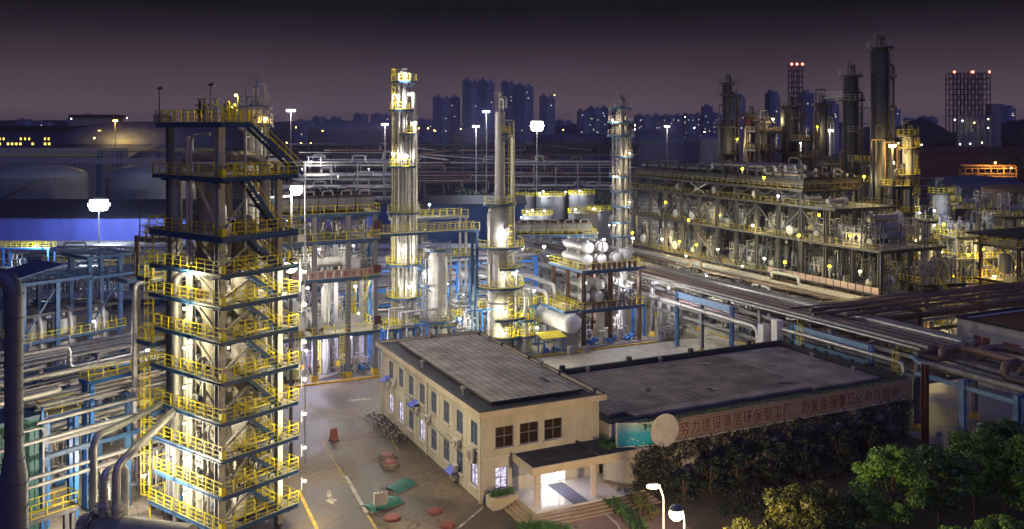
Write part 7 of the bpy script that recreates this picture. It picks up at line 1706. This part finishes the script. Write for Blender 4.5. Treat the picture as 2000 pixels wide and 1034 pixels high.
for i, (px, py, Y, c_) in enumerate(((588, 280, 700, SODIUM), (607, 280, 720, SODIUM), (560, 279, 720, SODIUM), (630, 256, 800, SODIUM), (578, 249, 800, SODIUM), (818, 251, 800, SODIUM), (836, 251, 800, SODIUM), (850, 256, 780, SODIUM), (1100, 254, 900, SODIUM), (848, 255, 900, SODIUM), (1338, 229, 900, YEL), (1356, 250, 600, COOL), (1376, 258, 700, WARM), (1755, 280, 650, WHITE), (1800, 283, 650, WHITE), (1780, 281, 650, COOL), (1875, 282, 720, WHITE), (1895, 281, 720, WHITE), (1903, 240, 748, YEL), (1930, 233, 740, YEL), (1930, 250, 740, WHITE), (1880, 236, 746, WHITE), (1918, 279, 720, YEL), (1865, 234, 744, WHITE), (210, 258, 540, SODIUM), (178, 257, 540, SODIUM), (205, 249, 560, SODIUM), (215, 252, 560, SODIUM), (184, 270, 500, SODIUM), (900, 252, 850, YEL), (1240, 253, 700, COOL), (1083, 186, 1190, YEL), (139, 232, 880, WHITE), (248, 231, 900, WHITE), (1240, 245, 800, WARM), (70, 480, 200, COOL))):
    lamp('tiny far lamp glimmering along the horizon', W(px, py, Y), (400 if px < 1700 else 160), c_, .45 if Y > 400 else .15, arm=(0, .3, .2), group='tiny far lamps')

# open frames and slender stacks clustered round the dark columns
for i, (px, Y, w, d, zs, lb) in enumerate(((1478, 214, 6.5, 5, (24, 28.5, 33), 'open dark frame with railed decks between the red column and the thick one'), (1560, 208, 5, 4, (23.5, 27, 31), 'open dark frame with railed decks right of the thick dark column'), (1620, 196, 4, 4, (22.5, 26.5), 'small open frame between the slim dark column and the second tallest'), (1745, 168, 3.5, 4, (8, 13, 18, 23), 'open railed frame between the tallest column and the slim one at its right'), (1690, 182, 3, 4, (18, 23, 27), 'narrow open frame between the two tallest dark columns'))):
    steel_frame(lb, (wx(px, Y), Y, 0), RB*.3, (0, w), (0, d), [(-.4, w+.4, -.4, d+.4, z) for z in zs], max(zs)+1.2, 'dark', 'dark', .35, 'yellow' if i > 2 else 'dimrail', group=None, sp=.9, braces=(((0, 0, zs[0]+.2), (w, 0, zs[1]-.4)),))
rnd = random.Random(17)
for i in range(34):
    px = rnd.uniform(1390, 1780); Y = 226-(px-1420)*.16+rnd.uniform(-6, 6); top = rnd.uniform(20, 38) if i % 3 else rnd.uniform(24, 43); r = rnd.uniform(.1, .26)
    x = wx(px, Y); a = rnd.uniform(.6, 2.5)*rnd.choice((-1, 1))
    pipe_thing([V((x, Y, 6)), V((x, Y, top)), V((x+a, Y+.3, top)), V((x+a, Y+.3, top-rnd.uniform(1, 7)))], r, rnd.choice(('dark', 'dull_pipe', 'brown', 'dark')), 'slender bent stack pipe clustered among the tall dark columns', 'slender pipes among the dark columns', n=7)
for i in range(26):      # clutter on top of the coolers
    y = RY+18+rnd.uniform(0, 53); x = RX+rnd.uniform(4, 13)
    pipe_thing([B(x, y, 24.0), B(x, y, 25+rnd.uniform(0, 1.6)), B(x+rnd.uniform(-4, 4), y+rnd.uniform(-5, 5), 25+rnd.uniform(0, 1.6)), B(x+3, y+rnd.uniform(-5, 5), 24)], rnd.uniform(.1, .25), rnd.choice(('dull_pipe', 'dark', 'brown')), 'bent pipe among the clutter on top of the dark unit', 'pipes on top of the dark unit', n=7)
for i in range(7): tag(MB().hcol(0, 0, 0, rnd.uniform(3.5, 5.5), .3, .06).beam((0, 0, 3.4), (0, 5, 3.4), .2).hcol(0, 5, 0, 3.6, .3, .06).obj('pipe_bent', M['dark'], None, B(RX+1.0, RY+19+i*7.5, 22.5), RB), f'{ORD[i]} portal post from the near end along the top front edge of the dark unit', 'support', 'portal posts on the dark unit')
for i in range(8): tag(MB().beam((0, 0, 0), (0, 5.4, 2.4), .16).beam((0, 5.4, 0), (0, 0, 2.4), .16).obj('cross_brace', M['cream' if i == 4 else 'dark'], None, B(RX-.3, RY+18+i*6.8, 19.7), RB), f'{ORD[i]} cross brace from the near end below the top deck of the dark unit', 'brace', 'cross braces on the dark unit')

# more framework and vessels out to the right edge
for i, (px, Y, w, d, n, zs, lb) in enumerate(((1795, 176, 9, 6, 2, (5, 9.5, 14), 'railed steel frame right of the slim dark column, left of the stout one'), (1868, 172, 12, 6, 3, (4.5, 9, 13.2), 'wide railed steel frame before the brown tank, right'), (1960, 182, 11, 7, 3, (6, 11, 16), 'tall railed steel frame at the right edge of the photo'), (1855, 205, 14, 6, 3, (10, 15.5), 'dim far steel frame behind the stout column at the right'), (1800, 150, 8, 5, 2, (4, 8), 'low railed steel frame under the right end of the dark unit'))):
    xs = [w*k/n for k in range(n+1)]
    steel_frame(lb, (wx(px, Y), Y, 0), RB*.5, xs, (0, d), [(-.4, w+.4, -.4, d+.4, z) for z in zs], max(zs)+2.5, 'grey', 'dark', .4, 'yellow', sp=1.1, braces=(((0, 0, zs[0]+.2), (xs[1], 0, zs[1]-.4)), ((xs[-2], 0, .2), (xs[-1], 0, zs[0]-.4))), stairs=(((w*.2, -1.0, 0), (w*.7, -1.0, zs[0]), .9, (0, 1, 0)), ((w*.8, -1.0, zs[0]), (w*.3, -1.0, zs[1]), .9, (0, 1, 0))))
    for k, z in enumerate((0.02,)+zs):
        q = Matrix.Rotation(RB*.5, 3, 'Z')
        for j in range(2):
            put((mf+PM)[(i+k+j) % 7], V((wx(px, Y), Y, z+.05))+q @ V((w*(.25+.5*j), d*.4, 0)), RB*.5+(PI/2 if j else 0), 'pipework and valves inside the railed frames at the far right', 'pipework in the right edge frames', 1.0)
        put((d1, d2, e1)[(i+k) % 3], V((wx(px, Y), Y, z+.05))+q @ V((w*.55, d*.6, 0)), RB*.5, 'vessel standing inside the railed frames at the far right', 'vessels in the right edge frames', .85)

# equipment on the added upper deck
rnd = random.Random(66)
for b in range(9):
    y = RY+12+b*6.4
    put(rnd.choice((e1, e2)), B(RX+2.2+rnd.uniform(0, 1), y, 19.7), RB+rnd.choice((0, PI)), 'horizontal exchanger on the upper deck of the dark right-hand unit', 'exchangers on the upper deck of the dark unit', .75)
    put(rnd.choice(mf), B(RX+5+rnd.uniform(0, 4), y+2, 19.7), RB+PI/2, 'pipework on the upper deck of the dark right-hand unit', 'pipework on the upper deck of the dark unit', .5)
# ---------------------------------------------------------------- garden, trees, street lamp
M['lf_a'] = leafmat('camphor_leaf', (.06, .16, .018), (.2, .36, .045), 1.2)  # greens raised in place of the light on the right-hand trees
M['lf_b'] = leafmat('darkened_leaf', (.007, .016, .014), (.018, .036, .02), 1.2)  # leaf colour lowered to imitate the unlit garden before the wing
M['lf_c'] = leafmat('olive_leaf', (.07, .085, .018), (.17, .17, .03), 1.2)
M['vine'] = leafmat('darkened_vine_leaf', (.012, .018, .013), (.04, .038, .024), .8); M['lf_e'] = leafmat('mid_leaf', (.035, .09, .018), (.11, .2, .04), 1.2)  # vine darkened as if unlit, mid leaf brightened as if lamplit, both in colour
tA = tree('a', (0, 0, -80), 7.4, 3.2, 1, ('bark', 'lf_a'), n=7800, leaf=.26); tB = tree('b', (0, 0, -80), 6.6, 2.6, 2, ('bark', 'lf_e'), n=6500, leaf=.25)
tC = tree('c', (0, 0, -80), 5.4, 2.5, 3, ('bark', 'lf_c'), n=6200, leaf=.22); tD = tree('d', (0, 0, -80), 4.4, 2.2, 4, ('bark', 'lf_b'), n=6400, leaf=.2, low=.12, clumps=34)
def plant(o, px, Y, lb, sc=1.0, rz=None, g='trees', nm=None):
    return put(o, V((wx(px, Y), Y, 0)), rz if rz is not None else (px*.7) % 6.28, lb, g, sc)
plant(tA, 1745, 73.5, 'big bright green tree left of the right-hand clump', 1.05); plant(tB, 1835, 76, 'dark green tree right of the big bright one', 1.08); plant(tA, 1905, 79, 'tall dark tree in front of the blue rack column', 1.0, 2.2); plant(tB, 1965, 80.5, 'dark tree near the right edge by the rack columns', 1.15, 1.1); plant(tA, 2010, 77, 'tree cut by the right edge of the photo', 1.0, 4.0)
plant(tC, 1545, 69.5, 'olive lit tree in the bottom middle right', 1.1); plant(tC, 1600, 72, 'second lit tree right of the olive one', 1.0, 1.3); plant(tB, 1672, 72, 'small dark tree between the lit trees and the big bright one', .72, .6)
plant(tC, 1465, 66, 'orange lit bushy tree right of the street lamp', .92, 2.0); plant(tC, 1420, 63.5, 'low orange lit bush at the bottom edge by the street lamp', .7, 3.0)
plant(tA, 1880, 63.5, 'green tree top at the bottom edge, left one', .78, 1.0); plant(tA, 1955, 64, 'green tree top at the bottom edge, middle one', .85, 2.6); plant(tB, 2015, 63, 'green tree top at the bottom right corner', .9, .5); plant(tB, 1800, 64, 'dark tree top at the bottom edge, left of the green ones', .65, .9)
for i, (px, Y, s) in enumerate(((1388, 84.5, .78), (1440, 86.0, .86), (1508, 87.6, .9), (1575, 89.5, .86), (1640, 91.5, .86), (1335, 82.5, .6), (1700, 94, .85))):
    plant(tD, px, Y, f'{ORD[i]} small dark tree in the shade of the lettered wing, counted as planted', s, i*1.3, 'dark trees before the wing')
rnd = random.Random(3)
# vines on the wing front
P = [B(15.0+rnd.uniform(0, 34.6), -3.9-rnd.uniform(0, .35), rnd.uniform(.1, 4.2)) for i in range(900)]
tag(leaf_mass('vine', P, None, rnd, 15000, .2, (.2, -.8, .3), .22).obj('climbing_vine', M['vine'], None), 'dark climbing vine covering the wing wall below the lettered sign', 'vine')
P = [B(14.6+rnd.uniform(0, 10)*rnd.random(), -4.15, 6.3-abs(rnd.gauss(0, .22))) for i in range(22)]+[B(14.0+rnd.uniform(0, 35), -3.9, 6.42) for i in range(160)]
tag(leaf_mass('vine', P, None, rnd, 2200, .12, (0, -.4, .6), .06).obj('trailing_vine', M['lf_gr'], None), 'green vine trailing over the top edge of the lettered sign', 'vine')
P = [B(13.2+rnd.uniform(0, 3), -4.4-rnd.uniform(0, 1.2), rnd.uniform(.2, 4.0)) for i in range(200)]
tag(leaf_mass('vine', P, None, rnd, 4200, .17, (0, -.5, .4), .25).obj('hanging_vine', M['vine'], None), 'hanging vine bush right of the porch below the curved sign', 'vine')
P = [B(11.0+rnd.uniform(0, 2.6), -1.0-rnd.uniform(0, 2.4), 4.25+rnd.uniform(0, .25)) for i in range(60)]
tag(leaf_mass('vine', P, None, rnd, 900, .12, (0, 0, .9), .1).obj('roof_vine', M['lf_gr'], None), 'small green plants growing on the canopy roof under the curved sign', 'plant')
def hedge(label, pts, w, h, m, n, leaf=.12, curb=True):
    P = []
    for a, b in zip(pts, pts[1:]):
        a = V(a); b = V(b); d = (b-a).normalized(); nn = V((-d.y, d.x, 0)); k = int((b-a).length*8)
        for i in range(k):
            for j in range(3): P.append(a.lerp(b, rnd.random())+nn*rnd.uniform(-w/2, w/2)+UP*(h*(.95 if rnd.random() < .6 else rnd.uniform(.1, 1))))
    tag(leaf_mass('hedge', P, None, rnd, n, leaf, (0, 0, .8), .07).obj('hedge', M[m], None), label, 'hedge')
hedge('bright green clipped hedge curving beside the entrance steps', [G(1188, 985), G(1215, 1005), G(1246, 1040), G(1262, 1070)], 1.5, .7, 'lf_gr', 5200)
hedge('brown purple hedge between the green one and the steps', [G(1205, 965), G(1245, 985), G(1275, 1020)], 1.6, .8, 'lf_c', 3800)
hedge('low dark green hedge at the bottom edge before the steps', [G(1010, 1050), G(1060, 1040), G(1110, 1046)], 1.2, .7, 'lf_gr', 3200)
hedge('long low purple hedge in the dark garden, left length', [G(1420, 985), G(1500, 965), G(1560, 948)], 2.2, .8, 'vine', 4200, .16); hedge('long low purple hedge in the dark garden, right length', [G(1575, 945), G(1650, 925), G(1712, 905)], 2.2, .8, 'vine', 4200, .16)
hedge('low shrubs along the foot of the trees at the bottom', [G(1400, 1010), G(1500, 1000), G(1640, 985)], 2.0, .6, 'lf_b', 3600, .16)
for i, (px, py, s) in enumerate(((1032, 1040, .8), (1075, 1046, .9), (1108, 1050, .75), (1270, 930, .9), (1310, 945, .8), (1235, 925, .7), (1345, 950, .8))):
    q = [V((rnd.gauss(0, .45*s), rnd.gauss(0, .45*s), .5*s+rnd.gauss(0, .22))) for k in range(40)]
    tag(leaf_mass('bush', q, None, rnd, 900, .14, None, .14).obj('bush', M['lf_gr' if i < 3 else 'vine'], None, G(px, py)), f'{ORD[i]} small rounded bush from the left near the entrance' if i < 3 else f'{ORD[i-3]} dusky round bush at the foot of the vine by the porch', 'bush', 'rounded bushes by the entrance' if i < 3 else 'bushes by the porch')
tag(MB().path([G(1165, 990)+UP*.07, G(1205, 1025)+UP*.07, G(1225, 1060)+UP*.07], .09, 6).obj('kerb', M['concrete'], None), 'thin pale kerb curving along the green hedge', 'kerb')
# dark plants, middle distance
P = [V((wx(rnd.uniform(870, 1200), 330), 330+rnd.uniform(-6, 6), abs(rnd.gauss(5, 2.5)))) for i in range(500)]
tag(leaf_mass('shrubs', P, None, rnd, 9000, .9, (0, -.4, .5), .7).obj('far_shrubs', M['shrub'], None), kind='stuff')
P = [V((wx(rnd.uniform(1920, 2040), 480), 480+rnd.uniform(-6, 6), abs(rnd.gauss(10, 6)))) for i in range(300)]
tag(leaf_mass('shrubs', P, None, rnd, 5000, 1.2, (0, -.4, .5), .9).obj('far_shrubs', M['shrub'], None), kind='stuff')
# street lamps
def street(label, px, py, Y, lit, armx=-.6):
    p = W(px, py, Y); t = thing('street_lamp', label, 'street lamp', (p.x, p.y, 0), 0)
    MB().path([(-armx, .1, 0), (-armx, .1, p.z-.5), (-armx*.6, .05, p.z+.25), (0, 0, p.z+.32)], .075, 10, .5).obj('pole', M['grey'], t)
    if lit: MB().lathe([(.5, .28), (.3, .5), (.08, .6), (0, .62)], 12, (0, -.1, p.z-.2)).obj('lamp_cap', M['grey'], t)
    else: MB().lathe([(.1, -.5), (.2, -.3), (.22, .2), (.1, .5)], 10, (0, 0, p.z+.3), Matrix.Rotation(PI/2, 4, 'Y')).obj('lamp_head', M['white'], t)
    if lit: ball_lens(.5).obj('lens', lensmat((1, .74, .38)), t, V((0, -.1, p.z-.2))); bulb(t, (0, -.1, p.z-.2), lit, (1, .74, .38), .5)
street('brilliant orange street lamp among the trees at the bottom centre right', 1320, 996, 62, ST_I)
street('unlit curved street lamp post beside the brilliant orange one', 1276, 958, 66, 0, -.75)
# road edge at the bottom right
tag(MB().box(0, 48, -.1, .1, 0, .15).obj('kerb', M['concrete'], None, B(14, -26), RB), 'straight concrete kerb between garden and front road', 'kerb')
for i in range(5): tag(MB().box(0, .5, 0, .35, 0, .4).obj('kerb_block', M['concrete'], None, B(51+i*1.5, -5-i*.4), RB), 'pale block in the row on the ground by the right end of the wing', 'block', 'blocks by the wing end')
